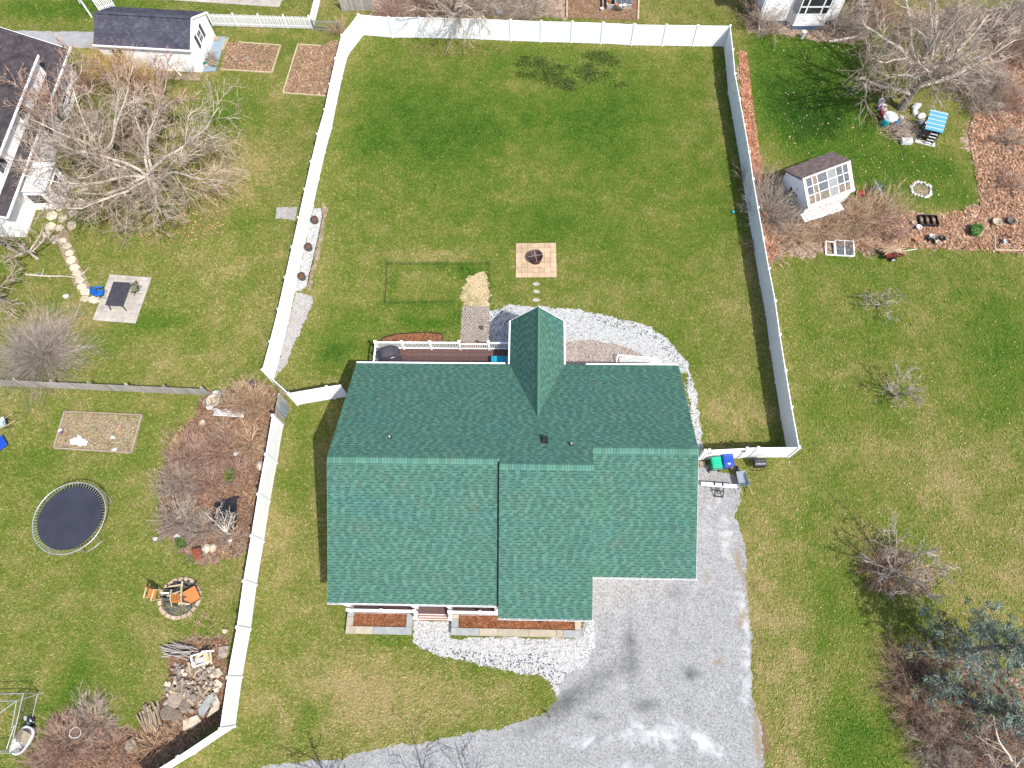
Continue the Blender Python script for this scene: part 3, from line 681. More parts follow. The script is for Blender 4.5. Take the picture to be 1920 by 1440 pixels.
for i, (x0, x1, yf) in enumerate(((XL, X1, YF), (X1, X2, YM), (X2, XR, YG))):
    yr, zr = ridge(yf)
    p = [sub((x0, yf, ZE)), sub((x1, yf, ZE)), sub((x1, yr, zr)), sub((x0, yr, zr))]
    r = roof_slab('roof', p); L = (zr-ZE)/SL*cs
    nc = 3 if i == 1 else (2 if i == 0 else 2)
    single_courses(sub((x0, yf, ZE)), UX, VF, x1-x0, nc, r, 300, 30+i)
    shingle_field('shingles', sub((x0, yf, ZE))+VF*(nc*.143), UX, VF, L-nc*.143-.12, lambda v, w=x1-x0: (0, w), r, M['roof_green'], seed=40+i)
    # rear slope of the same stretch, cut back along the valleys of the rear wing
    pb = [sub((x1, YB, ZE)), sub((x0, YB, ZE)), sub((x0, yr, zr)), sub((x1, yr, zr))]
    rb = roof_slab('roof', pb)
    def span(v, x0=x0, x1=x1): return (0, x1-x0)
    if i == 1:
        rb2 = rb
        WX0, WX1, WXC, WZ, WS = -1.53, 1.74, .155, 4.95, 1.2
        # west and east of the wing separately
        def west(v): z = ZE+v*SL/cs; return (x2_ - min(X2, WX1-(z-ZE)/WS) if False else 0, 0)
        def edge(v):
            z = ZE+v*SL/cs; k = (z-ZE)/WS
            return (WX0+k, WX1-k) if WX0+k < WX1-k else None
        def sp_e(v):
            q = edge(v); return (0, X2-(q[1] if q else WXC))
        def sp_w(v):
            q = edge(v); return (X2-(q[0] if q else WXC), X2-X1)
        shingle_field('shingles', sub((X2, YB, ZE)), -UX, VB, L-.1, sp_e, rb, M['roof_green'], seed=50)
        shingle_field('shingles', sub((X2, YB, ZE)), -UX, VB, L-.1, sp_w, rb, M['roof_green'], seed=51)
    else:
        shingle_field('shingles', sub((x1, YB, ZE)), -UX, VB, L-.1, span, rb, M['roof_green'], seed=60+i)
    # ridge caps, one by one
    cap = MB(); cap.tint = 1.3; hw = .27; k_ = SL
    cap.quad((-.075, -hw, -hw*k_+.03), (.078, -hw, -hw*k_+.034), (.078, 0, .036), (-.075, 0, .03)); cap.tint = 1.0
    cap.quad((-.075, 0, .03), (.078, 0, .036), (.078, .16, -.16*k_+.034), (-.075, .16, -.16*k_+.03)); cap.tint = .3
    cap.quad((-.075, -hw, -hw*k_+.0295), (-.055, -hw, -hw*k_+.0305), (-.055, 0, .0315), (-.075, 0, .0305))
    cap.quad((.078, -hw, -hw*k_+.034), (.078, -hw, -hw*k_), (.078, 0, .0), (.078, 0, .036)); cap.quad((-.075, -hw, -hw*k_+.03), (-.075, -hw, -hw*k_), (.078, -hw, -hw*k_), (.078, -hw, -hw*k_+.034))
    cm = [cap.mesh('ridge_shingle', M['roof_green'])]
    for q in (.85, 1.25):
        cap.t = [x*q if x > .5 else x for x in cap.t]; cm.append(cap.mesh('ridge_shingle', M['roof_green']))
    nn = int((x1-x0)/.15); rg = random.Random(i)
    for q in range(nn):
        link('ridge_shingle', rg.choice(cm), r, sub((x0+(q+.5)*(x1-x0)/nn, yr, zr+.004)))
    # gutter with brackets, fascia
    mb = MB(); 
    mb.box(sub(((x0+x1)/2, yf-.075, ZE-.05)), (x1-x0+.1, .012, .12)); mb.box(sub(((x0+x1)/2, yf-.04, ZE-.1)), (x1-x0+.1, .07, .012))
    for q in range(int((x1-x0)/.8)): mb.box(sub((x0+.3+q*.8, yf-.037, ZE+.005)), (.03, .075, .012))
    mb.build('gutter', M['trim'], house)
    # side trim
    for xx, ya, yb_ in (((x0, yf, None),) if i == 0 else (((x1, yf, None),) if i == 2 else ())):
        if True:
            s_ = -1 if xx == x0 else 1
            mb = MB(); mb.bar(sub((xx+s_*.004, yf, ZE-.12)), sub((xx+s_*.004, yr, zr-.12)), .02, .17); mb.build('rake_trim', M['trim'], house)
    if i != 1:
        xx = x0 if i == 0 else x1; s_ = -1 if i == 0 else 1
        mb = MB(); mb.bar(sub((xx+s_*.004, YB, ZE-.12)), sub((xx+s_*.004, yr, zr-.12)), .02, .17); mb.build('rake_trim', M['trim'], house)
    if i == 1: MB().bar(sub((x0-.05, yf+.6, ZE+SL*(.6-YF+yf)+.022)), sub((x0-.05, ridge(YF)[0]-.1, ridge(YF)[1]-.02)), .1, .02).build('step_shadow_strip', M['black'], house)  # black strip laid on the lower roof as the shadow of the step
    # walls below
    yw = {0: YF+2.1, 1: YM+.45, 2: YG+.45}[i]; xa = x0+(.35 if i == 0 else 0); xb = x1-(.35 if i == 2 else 0); yb_ = YB-.4
    zf = lambda y: min(ZE+SL*(y-yf), ZE+SL*(YB-y))-.16
    prof = [(yw, 0), (yb_, 0), (yb_, zf(yb_)), (yr, zr-.16), (yw, zf(yw))]
    mb = MB(); A = [sub((xa, y, z)) for y, z in prof]; B = [sub((xb, y, z)) for y, z in prof]; n = 5
    mb._add(A+B, [tuple(range(n-1, -1, -1)), tuple(range(n, 2*n))]+[(k, (k+1) % n, n+(k+1) % n, n+k) for k in range(n)])
    mb.build('wall', M['siding'], house)
    if i in (0, 2):
        mb = MB(); mb.box(sub(((x0+x1)/2 if i == 2 else (x0+X1)/2, YB+.05, ZE-.05)), (x1-x0, .1, .1)); mb.build('gutter', M['trim'], house)
# rear wing
WYE = 20.22
wr = None
for s_, xe in ((-1, WX0), (1, WX1)):
    hw = abs(xe-WXC); ws = (WZ-ZE)/hw; yv = YB
    ybk = YB-(WZ-ZE)/SL
    a, b, c, d = (xe, YB, ZE), (xe, WYE, ZE), (WXC, WYE-.1, WZ), (WXC, ybk, WZ)
    cc = [sub(q) for q in ((a, d, c, b) if s_ < 0 else (a, b, c, d))]
    r = roof_slab('roof', cc, .1)
    VW = Vector((-s_*1, 0, ws)).normalized(); LW = math.hypot(hw, WZ-ZE)
    if s_ < 0: O, U = sub((xe, WYE, ZE)), Vector((0, -1, 0)); sp = lambda v: (.1*v/LW, (WYE-YB)+(v/LW)*(WZ-ZE)/SL)
    else: O, U = sub((xe, YB, ZE)), Vector((0, 1, 0)); sp = lambda v: (-(v/LW)*(WZ-ZE)/SL, WYE-YB-.1*v/LW)
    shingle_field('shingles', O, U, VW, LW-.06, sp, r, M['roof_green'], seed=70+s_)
    mb = MB(); mb.box(sub((xe+s_*.05, (YB+WYE)/2, ZE-.05)), (.1, WYE-YB, .1)); mb.build('gutter', M['trim'], house)
    mb = MB(); mb.bar(sub((xe, WYE+.012, ZE-.06)), sub((WXC, WYE-.088, WZ-.06)), .022, .14); mb.build('rake_trim', M['trim'], house)
    if s_ < 0: wr = r
cap = MB(); hw = .13
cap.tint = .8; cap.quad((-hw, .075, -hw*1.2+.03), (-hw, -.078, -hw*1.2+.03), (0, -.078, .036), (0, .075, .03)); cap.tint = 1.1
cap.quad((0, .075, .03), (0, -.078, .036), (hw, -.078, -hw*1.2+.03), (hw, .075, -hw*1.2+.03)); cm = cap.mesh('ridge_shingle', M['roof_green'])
nn = int((WYE-.1-13.2)/.15)
for q in range(nn): link('ridge_shingle', cm, wr, sub((WXC, 13.3+q*.15, WZ+.003)))
mb = MB(); pr = [(WX0+.25, 0), (WX1-.25, 0), (WX1-.25, ZE+.1), (WXC, WZ-.3), (WX0+.25, ZE+.1)]
A = [sub((x, YB-.5, z)) for x, z in pr]; B = [sub((x, WYE-.45, z)) for x, z in pr]
mb._add(A+B, [tuple(range(5)), tuple(range(9, 4, -1))]+[(k, 5+k, 5+(k+1) % 5, (k+1) % 5) for k in range(5)]); mb.build('wall', M['siding'], house)
# roof vents
def on_rear(px_, py_):
    d = (px_-960)/FPX*CR-(py_-720)/FPX*CU+CF; t = (ZE+SL*YB-CAM_H)/(d[2]+SL*d[1]); return Vector((0, 0, CAM_H))+d*t
for p in ((731.5, 821), (1071, 834)):
    b = sub(on_rear(*p)); mb = MB(); mb.lathe([(.045, -.1), (.045, .3), (.032, .3), (.032, .1)], 12, b, close=False)
    o = mb.build('vent_pipe', M['white_plastic'], house)
    mb = MB(); mb.lathe([(.13, -.08), (.1, .06), (.06, .12), (.05, .12)], 12, b, close=False); mb.build('pipe_boot', M['black'], o)
b = sub(on_rear(1022, 826)); mb = MB()
mb.box(b+Vector((0, 0, .1)), (.24, .3, .22)); mb.box(b+Vector((0, .02, .22)), (.3, .36, .03)); mb.box(b+Vector((0, 0, .02)), (.36, .42, .02), Matrix.Rotation(-.45, 3, 'X'))
bevel(mb.build('box_vent', M['dark_metal'], house), .012)
# garage and front doors
mb = MB(); 
for q in range(4): mb.box(sub(((X2+XR)/2, YG+.43, .3+q*.58)), (4.4, .05, .56))
mb.build('garage_door', M['trim'], house)
mb = MB(); mb.box(sub((-5.2, YF+2.07, 1.5)), (.95, .06, 2.05)); mb.build('front_door', M['step'], house)
# front porch: floor, posts, rails, steps
pz = .5; py0 = G(700, 1147, pz+.95).y; pl = G(652, 1143, pz+.95).x; sx0, sx1 = G(779, 1155, .9).x, G(844, 1155, .9).x; prx = X1-.12
fl = MB(); fl.box(sub(((pl+prx)/2, (py0+YF+2.1)/2, pz-.12)), (prx-pl, YF+2.1-py0, .2)); pf = fl.build('porch', M['trim'], house)
nb = 12; bw = (YF+2.1-py0)/nb
bm_ = MB().box((0, 0, 0), (prx-pl, bw-.008, .03)).mesh('floor_board', M['deck'])
for q in range(nb): link('floor_board', bm_, pf, sub(((pl+prx)/2, py0+(q+.5)*bw, pz+.005)))
def rail(x0, x1, y, z, parent, n=None, h=.92, name='railing', along='x'):
    mb = MB(); f = (lambda t, zz: (t, y, zz)) if along == 'x' else (lambda t, zz: (y, t, zz))
    mb.bar(sub(f(x0, z+h)), sub(f(x1, z+h)), .1, .05); mb.bar(sub(f(x0, z+.12)), sub(f(x1, z+.12)), .07, .05)
    o = mb.build(name, M['trim'], parent); n = n or max(2, int(abs(x1-x0)/.115)); b = MB().box((0, 0, 0), (.035, .035, h-.15)).mesh('baluster', M['trim'])
    for q in range(n): link('baluster', b, o, sub(f(x0+(q+.5)*(x1-x0)/n, z+h/2+.04)))
    return o
def post(x, y, z0, z1, parent, w=.12):
    mb = MB(); mb.box(sub((x, y, (z0+z1)/2)), (w, w, z1-z0)); mb.box(sub((x, y, z1+.015)), (w+.05, w+.05, .03)); mb.box(sub((x, y, z1+.045)), (w-.02, w-.02, .03))
    return mb.build('post', M['trim'], parent)
xs = [pl, G(715, 1143, 1.4).x, sx0]; ys = py0+.08
for a, b in zip(xs[:-1], xs[1:]): rail(a, b, ys, pz, pf)
xs2 = [sx1, G(900, 1145, 1.4).x, prx-.1]
for a, b in zip(xs2[:-1], xs2[1:]): rail(a, b, ys, pz, pf)
for x in xs+xs2: post(x, ys, 0, pz+1.0, pf)
for x in (pl, sx0, sx1, prx-.1): post(x, ys+.25, pz, 2.85, pf, .16)
mb = MB(); mb.box(sub(((pl+prx)/2, ys+.25, 2.82)), (prx-pl, .2, .22)); mb.build('porch_beam', M['trim'], pf)
ye = G(812, 1165, .1).y; st_y = (py0-ye)/3
for k in range(3):
    zt = pz-.16*(k)-.0; yc = py0-st_y*(k+.5)+.0
    o = MB().box(sub(((sx0+sx1)/2, yc, zt-.16-.02)), (sx1-sx0-.16, st_y-.03, .035)).build('step_tread', M['step'], pf)
    MB().box(sub(((sx0+sx1)/2, yc+st_y/2-.012, zt-.09)), (sx1-sx0-.16, .024, .13)).build('step_riser', M['trim'], pf)
for x in (sx0, sx1):
    mb = MB(); mb.bar(sub((x, ys, pz+.92)), sub((x, ye+.12, .95)), .08, .06); mb.bar(sub((x, ys, pz+.1)), sub((x, ye+.12, .12)), .06, .05); mb.build('handrail', M['trim'], pf)
    post(x, ye+.1, 0, 1.02, pf, .13)

# ---- stone edged planting beds at the porch
def planter(outer, inner, z, label, splits, mats, seed):
    o = thing('stone_planter', label, 'planter', (*G(*outer[0])[:2], 0), 0, 'stone planters below the front porch'); b0 = o.location
    W_ = [G(x, y, z) for x, y in outer]; I_ = [G(x, y, z) for x, y in inner]
    x0, x1 = (W_[0].x+W_[3].x)/2, (W_[1].x+W_[2].x)/2; y0, y1 = (W_[2].y+W_[3].y)/2, (W_[0].y+W_[1].y)/2
    i0, i1 = (I_[0].x+I_[3].x)/2, (I_[1].x+I_[2].x)/2; j0 = (I_[2].y+I_[3].y)/2
    mb = MB(); t = .1
    mb.box((( x0+x1)/2-b0.x, y0+t/2+.04-b0.y, z/2-.03), (x1-x0-.08, t, z-.06)); mb.box((x0+.04+t/2-b0.x, (y0+y1)/2+.07-b0.y, z/2-.03), (t, y1-y0-.14-.08, z-.06)); mb.box((x1-.04-t/2-b0.x, (y0+y1)/2+.07-b0.y, z/2-.03), (t, y1-y0-.14-.08, z-.06))
    mb.build('wall', M['stone_grey'], o)
    rg = random.Random(seed); xs = [x0]+[x0+(x1-x0)*s for s in splits]+[x1]
    def capst(a, b, c, d, m): bevel(MB().box(((a+b)/2-b0.x, (c+d)/2-b0.y, z-.025+rg.uniform(-.004, .004)), (b-a-.012, d-c-.012, .055)).build('cap_stone', M[m], o), .008)
    for k in range(len(xs)-1): capst(xs[k], xs[k+1], y0, j0, mats[k % len(mats)])
    ym = j0+(y1-j0)*.55
    capst(x0, i0, j0, ym, mats[-1]); capst(x0, i0, ym, y1, mats[-2]); capst(i1, x1, j0, y1, mats[-3] if len(mats) > 2 else mats[0])
    q = [(i0-.03, j0-.03), (i1+.03, j0-.03), (i1+.03, y1+.05), (i0-.03, y1+.05)]
    me = sheet('mulch', [(a-b0.x, b-b0.y) for a, b in q], z-.1, M['mulch'], 0, kind='stuff', parent=o)
    scatter('mulch_chips', [(a-b0.x, b-b0.y) for a, b in q], int((i1-i0)*700), .085, M['chip'], z=z-.1, seed=seed, tints=((1, .9, .8), (.6, .5, .5), (1.5, 1.3, 1.1)), lift=.03, aspect=.28, parent=o)
    return o
planter([(650, 1143), (773, 1143), (774, 1190), (649, 1189)], [(664, 1143), (762, 1143), (762, 1175.5), (662, 1174)], .42,
        'short stone edged mulch planter beside the lawn, left of the porch steps', (.14, .41, .58), ('buff_stone', 'buff_stone', 'blue_stone', 'blue_stone', 'blue_stone', 'buff_stone'), 1)
planter([(846, 1146), (1090, 1152), (1090, 1196), (846, 1191)], [(860, 1146), (1077, 1152), (1078, 1181.5), (860, 1177)], .42,
        'long stone edged mulch planter right of the porch steps along white gravel', (.22, .36, .6, .81, .86), ('blue_stone', 'buff_stone', 'buff_stone', 'buff_stone', 'buff_stone', 'blue_stone'), 2)
c = G(1012, 1164, .3); mb = MB(); mb.lathe([(.18, 0), (.3, .12), (.34, .2), (.31, .2), (.26, .1), (.1, .06)], 20, (0, 0, 0))
tag(mb.build('bowl_planter', M['black'], None, True, (c.x, c.y+.25, .33)), 'dark round bowl half under the eave in the long front planter', 'bowl')

# ---- rear deck
deck = thing('rear_deck', 'brown board deck with white railings behind the house under rear eave', 'deck', (0, 18, 0)); HO_old = HO; HO = Vector((0, 18, 0))
dz = .8; dx0, dx1 = G(709, 655, dz).x, WX0-.02; dy1 = G(800, 653, dz).y; dy0 = YB-.5
nb = 9; bw = (dy1-dy0)/nb
bmesh_ = MB().box((0, 0, 0), (dx1-dx0, bw-.012, .035)).mesh('deck_board', M['deck'])
for q in range(nb): link('deck_board', bmesh_, deck, sub(((dx0+dx1)/2, dy0+(q+.5)*bw, dz-.02)))
mb = MB(); mb.box(sub(((dx0+dx1)/2, dy1+.02, dz-.13)), (dx1-dx0, .04, .22)); mb.box(sub((dx0-.02, (dy0+dy1)/2, dz-.13)), (.04, dy1-dy0, .22)); mb.build('rim_board', M['trim'], deck)
dx = [dx0]+[G(x, 640, dz+.95).x for x in (753, 806, 861, 916)]+[dx1-.05]
for k in range(5):
    if k == 3:
        rail(dx[3]+.1, dx[4]-.1, dy1-.05, dz, deck, 14, .75, 'deck_gate'); continue
    rail(dx[k], dx[k+1], dy1-.05, dz, deck, 18 if k < 3 else 10)
rail(dy0+.3, dy1-.05, dx0+.04, dz, deck, 8, along='y')
for k, x in enumerate(dx): post(x, dy1-.05, 0 if k in (3, 4) else .1, dz+1.02 if k not in (3, 4) else dz+1.1, deck, .13)
mb = MB(); mb.box(sub(((dx[3]+dx[4])/2, dy1+.24, .55)), (dx[4]-dx[3]-.2, .34, .04)); mb.box(sub(((dx[3]+dx[4])/2, dy1+.54, .28)), (dx[4]-dx[3]-.2, .34, .04)); mb.build('deck_step', M['step'], deck)
HO = HO_old
# covered grill on the deck
c = G(727, 663, dz+.7); t = thing('covered_grill', 'barbecue under a fitted dark purple grey cover on the deck corner', 'grill', (c.x+.02, c.y-.05, dz), .3)
bm = bmesh.new(); prof = [(-.74, .34, 0), (-.74, .34, .72), (-.5, .36, .92), (-.44, .33, 1.12), (.44, .33, 1.12), (.5, .36, .92), (.74, .34, .7), (.74, .34, 0)]
fr = [bm.verts.new((x, -w, z)) for x, w, z in prof]; bk = [bm.verts.new((x, w, z)) for x, w, z in prof]
mid = [bm.verts.new((x*.9, 0, z*1.03)) for x, w, z in prof]
for A, B in ((fr, mid), (mid, bk)):
    for k in range(7): bm.faces.new((A[k], A[k+1], B[k+1], B[k]))
bm.faces.new(fr[::-1]); bm.faces.new(bk)
rg = random.Random(5)
bmesh.ops.subdivide_edges(bm, edges=bm.edges[:], cuts=2, use_grid_fill=True, smooth=.25)
for v in bm.verts: v.co += Vector((rg.uniform(-1, 1), rg.uniform(-1, 1), rg.uniform(-1, 1)))*.022
me = bpy.data.meshes.new('cover'); bm.to_mesh(me); bm.free(); me.materials.append(M['cover']); me.polygons.foreach_set('use_smooth', [True]*len(me.polygons))
o = link('cover', me, t); 
MB().bar((-.74, -.36, .62), (.74, -.36, .62), .02, .03).bar((-.5, -.34, 1.0), (.5, -.34, 1.02), .015, .02).build('cover_seam', M['black'], t)
MB().bar((.12, -.37, .8), (.36, -.38, .84), .012, .05).build('label_patch', M['trim'], t)
# storage box on the deck
c = G(938, 674, dz+.55); t = thing('deck_box', 'storage box with bright teal blue lid on the deck against the wing', 'storage box', (c.x, c.y-.02, dz), 0)
bevel(MB().box((0, 0, .25), (1.12, .48, .48)).build('box_body', M['black'], t), .02)
bevel(MB().box((.08, 0, .53), (1.0, .54, .07)).build('lid', M['teal_lid'], t), .02)
bevel(MB().box((-.5, 0, .53), (.14, .54, .06)).build('lid_end', M['teal_lid'], t), .02)
# ================================================================== FENCES
def vinyl_meshes(L, H=1.88):
    """panel of tongue and groove boards, rails"""
    mb = MB(); n = max(3, round(L/.175)); w = L/n
    for k in range(n):
        x0 = -L/2+k*w; g = .006
        for s_ in (-1, 1):
            y = s_*.019
            P = [(x0, y-s_*g, .16), (x0+g, y, .16), (x0+w-g, y, .16), (x0+w, y-s_*g, .16)]
            for a, b in zip(P[:-1], P[1:]):
                q = [a, b, (b[0], b[1], H-.1), (a[0], a[1], H-.1)]
                mb.quad(*(q if s_ < 0 else q[::-1]))
    pm = mb.mesh('panel', M['vinyl'])
    mb = MB(); mb.box((0, 0, H-.05), (L, .048, .15)); top = mb.mesh('top_rail', M['vinyl'])
    mb = MB(); mb.box((0, 0, .11), (L, .048, .15)); bot = mb.mesh('bottom_rail', M['vinyl'])
    return pm, top, bot
mb = MB(); mb.box((0, 0, .98), (.127, .127, 1.96)); mb.prism([(-.08, -.08), (.08, -.08), (.08, .08), (-.08, .08)], 1.96, 1.985); mb.prism([(-.075, -.075), (.075, -.075), (.075, .075), (-.075, .075)], 1.985, 2.04, [(-.01, -.01), (.01, -.01), (.01, .01), (-.01, .01)])
POST = mb.mesh('post', M['vinyl'])
def vinyl_fence(label, pts, group='white vinyl fence runs', first=True, last=True, H=1.88):
    b = Vector((pts[0][0], pts[0][1], 0)); t = thing('vinyl_fence', label, 'fence', b, 0, group)
    rg = random.Random(len(label))
    for i, p in enumerate(pts):
        if (i == 0 and not first) or (i == len(pts)-1 and not last): continue
        d = Vector(pts[min(i+1, len(pts)-1)][:2])-Vector(pts[max(i-1, 0)][:2])
        link('post', POST, t, Vector((p[0], p[1], 0))-b, math.atan2(d.y, d.x))
    cache = {}
    for a, c in zip(pts[:-1], pts[1:]):
        d = Vector((c[0]-a[0], c[1]-a[1])); L = d.length-.12; k = round(L, 2)
        if k not in cache: cache[k] = vinyl_meshes(L, H)
        m = Vector(((a[0]+c[0])/2, (a[1]+c[1])/2, 0))-b; an = math.atan2(d.y, d.x)
        dzr = rg.uniform(-.012, .012)
        for nm, me in zip(('panel', 'top_rail', 'bottom_rail'), cache[k]):
            o = link(nm, me, t, m, an); o.location.z += dzr
    return t
def lerp(a, b, n): return [a+(b-a)*k/n for k in range(n+1)]
U_ = px((681.5, 66), (652, 104), (641, 147), (631, 194), (622, 241), (609.5, 286), (598, 336), (587, 387)); U2 = px((540, 606), (525.5, 665), (512, 716))
vinyl_fence('long white vinyl fence down the left side of the back yard', U_[1:]+lerp(U_[-1], U2[0], 4)[1:]+U2[1:], last=False)
vinyl_fence('single angled white vinyl fence panel across the upper left yard corner', U_[:2], last=False)
B_ = px((681.5, 66), (737, 71), (792, 71)); B2 = px((902.5, 74), (1014.5, 79), (1071, 80), (1127, 82), (1184, 85), (1242, 86), (1299, 87), (1357.5, 87.5))
vinyl_fence('white vinyl fence along the far back of the yard with branch shadows', B_+lerp(B_[-1], B2[0], 2)[1:]+lerp(B2[0], B2[1], 2)[1:]+B2[2:], last=False, first=False)
R_ = px((1357.5, 87.5), (1362, 131), (1365.6, 176), (1382.5, 270), (1390.5, 319), (1397.5, 369), (1406, 421), (1415.5, 477), (1425, 532.5), (1436, 591), (1444, 652.5), (1454, 717.5), (1464.5, 784), (1477.5, 857))
vinyl_fence('white vinyl fence down the right side of the yard with shaded inner face', R_[:3]+lerp(R_[2], R_[3], 2)[1:]+R_[4:])
FR = px((1477.5, 857), (1404, 857.5), (1384, 858.5)); FL_ = px((1316, 862), (1309, 862.5))
vinyl_fence('short white vinyl fence between the gate and the lower right yard corner', FR, first=False)
vinyl_fence('narrow white vinyl fence stub beside the house wall, next to the gate', FL_)
# gate
a, c = FR[-1], FL_[0]; d = c-a; L = d.length-.16; m = (a+c)/2
t = thing('vinyl_gate', 'white vinyl yard gate with black latch behind the wheelie bins', 'gate', (m.x, m.y, 0), math.atan2(d.y, d.x))
pm, tr, br = vinyl_meshes(L, 1.86); link('panel', pm, t); link('top_rail', tr, t); link('bottom_rail', br, t)
for s_ in (-1, 1): MB().box((s_*(L/2-.04), 0, .96), (.08, .055, 1.75)).build('stile', M['vinyl'], t)
MB().box((-L/2+.05, .05, 1.5), (.2, .05, .05)).box((-L/2-.02, .06, 1.56), (.07, .06, .16)).build('latch', M['black'], t)
for z in (.45, 1.5): MB().box((L/2-.02, .045, z), (.26, .03, .06)).box((L/2+.03, .045, z), (.05, .05, .2)).build('hinge', M['black'], t)
S_ = px((512, 716), (559, 759), (627.5, 747), (655, 743))
vinyl_fence('short white vinyl fence panel angled edgewise between the long side fence and house fence', S_[:2], first=True, last=False)
vinyl_fence('short white vinyl fence running into the left wall of the house', S_[1:], last=False)
LW = px((530.5, 798.5), (519, 869), (506, 941), (494.4, 1016), (481, 1097.5), (470, 1180), (453.8, 1270), (441, 1362))
vinyl_fence('white vinyl fence along the left side of the front lawn', LW)
LX = px((441, 1362), (366, 1412), (285, 1462))
vinyl_fence('white vinyl fence slanting off past the rubble pile at the bottom edge', LX, first=False)
# weathered plank section with pale boards leaning on it
a, c = G(537.5, 757), G(531.5, 795); d = c-a; an = math.atan2(d.y, d.x); L = d.length
t = thing('plank_fence', 'short weathered grey plank fence section beside the white fence end', 'fence', ((a+c)/2), an)
for k in range(7):
    MB().box((-L/2+(k+.5)*L/7, .02*(k % 2), .82), (L/7-.015, .025, 1.64-.05*(k % 3))).build('plank', M['grey_wood'], t)
for x in (-L/2, L/2): MB().box((x, .07, .85), (.1, .1, 1.7)).build('post', M['grey_wood'], t)
for k, (p0, p1, w, lb) in enumerate((((526, 752, 1.35), (541, 767, 0), .16, 'pale blue board leaning highest against the grey plank fence'), ((525, 759, 1.3), (540, 774, 0), .13, 'pale blue board leaning in the middle against the grey plank fence'), ((525, 767, 1.1), (538, 780, .02), .2, 'short pale blue board leaning lowest on the grey plank fence'))):
    q0, q1 = G(p0[0], p0[1], p0[2]), G(p1[0], p1[1], p1[2]); mb = MB(); mb.bar(q0-q1, Vector((0, 0, 0)), w, .03)
    tag(mb.build('leaning_board', M['tarp_blue'], None, loc=q1), lb, 'board', 'boards leaning on the plank fence')

# picket fences
def picket_fence(name, label, a, c, h, step, w, mat, post_every, base=.08, spike=True, railz=(.25, .8), group=None, th=.02, postm=None):
    d = c-a; L = d.length; an = math.atan2(d.y, d.x); t = thing(name, label, 'fence', a, an, group)
    mb = MB(); z1 = h
    if spike: mb.prism([(-w/2, -th/2), (w/2, -th/2), (w/2, th/2), (-w/2, th/2)], base, z1-w*.8); mb.prism([(-w/2, -th/2), (w/2, -th/2), (w/2, th/2), (-w/2, th/2)], z1-w*.8, z1, [(-.005, -th/2), (.005, -th/2), (.005, th/2), (-.005, th/2)])
    else: mb.box((0, 0, (base+z1)/2), (w, th, z1-base))
    me = mb.mesh('picket', mat); n = int(L/step); rg = random.Random(n)
    for k in range(n+1):
        o = link('picket', me, t, ((k+.0)*L/n, -.03, rg.uniform(-.015, .015)))
        o.rotation_euler.y = rg.uniform(-.02, .02)
    for z in railz: MB().box((L/2, .0, h*z), (L, .035, .07)).build('rail', mat, t)
    k = max(1, round(L/post_every)); pm = MB().box((0, .05, (h+.06)/2), (.1, .1, h+.06)).mesh('post', postm or mat)
    for q in range(k+1): link('post', pm, t, (q*L/k, 0, 0))
    return t
picket_fence('picket_fence', 'white picket fence running right from the dark roofed shed', G(400, 49), G(586, 55), 1.22, .13, .078, M['vinyl'], 2.3, group='white picket fences')
picket_fence('picket_fence', 'white picket fence going off the top edge beside the grey stockade', G(588, 54), G(608, -30), 1.22, .13, .078, M['vinyl'], 2.3, group='white picket fences')
picket_fence('picket_fence', 'white picket fence section left of the dark roofed shed', G(173, 32), G(152, 6), 1.2, .13, .078, M['vinyl'], 1.5, group='white picket fences')
picket_fence('picket_fence', 'white picket fence rising behind the left end of the shed roof', G(188, 22), G(215, 12), 1.2, .13, .078, M['vinyl'], 1.5, group='white picket fences')
picket_fence('metal_fence', 'low grey metal bar fence between white pickets and angled panel', G(590, 57), G(640, 60), .95, .09, .02, M['galv'], 1.8, spike=False, railz=(.12, .95))
picket_fence('wood_picket_fence', 'long weathered grey picket fence between the two left yards', G(-20, 722), G(392, 741), 1.15, .125, .08, M['grey_wood'], 2.4)
# ================================================================== THINGS IN THE MAIN YARD
R = random.Random
def rect_of(pts, z=0):
    """centre, yaw, length and depth of a four cornered figure"""
    q = [G(x, y, z) for x, y in pts]; c = sum(q, Vector())/4
    u = ((q[1]-q[0])+(q[2]-q[3]))/2; v = ((q[3]-q[0])+(q[2]-q[1]))/2
    return c, math.atan2(u.y, u.x), u.length, v.length
# fire pit pad: 7 x 7 scalloped pavers
c, an, lx, ly = rect_of([(967, 457), (1042.5, 456), (1044, 520.5), (967, 521)])
pad = link('paver_pad', MB().box((0, 0, .012), (lx-.08, ly-.08, .024)).mesh('paver_pad', M['soil']), None, c, an, kind='structure')
bmv = []
for k in range(4):
    mb = MB(); w, h = lx/7-.014, ly/7-.014; r = R(k)
    o_ = [(x*w/2*(1+r.uniform(-.015, .015)), y*h/2*(1+r.uniform(-.015, .015))) for x, y in ((-1, -.9), (-.9, -1), (.9, -1), (1, -.9), (1, .9), (.9, 1), (-.9, 1), (-1, .9))]
    mb.prism(o_, 0, .045); bmv.append(mb.mesh('paver', M['paver_tan']))
r = R(3)
for i in range(7):
    for j in range(7):
        o = link('paver', r.choice(bmv), pad, ((i-3)*lx/7, (j-3)*ly/7, .012+r.uniform(0, .007))); o.rotation_euler = (r.uniform(-.012, .012), r.uniform(-.012, .012), r.choice((0, PI)))
c = G(1004, 484, .25)
t = thing('fire_bowl', 'dark rusty round steel fire bowl with crossed bars on tan pavers', 'fire pit', (c.x, c.y, .06))
mb = MB(); mb.lathe([(.12, .18), (.3, .22), (.44, .34), (.5, .46), (.51, .5), (.47, .5), (.42, .36), (.28, .26), (.02, .23)], 28, close=False); mb.build('bowl', M['rust_dark'], t, True)
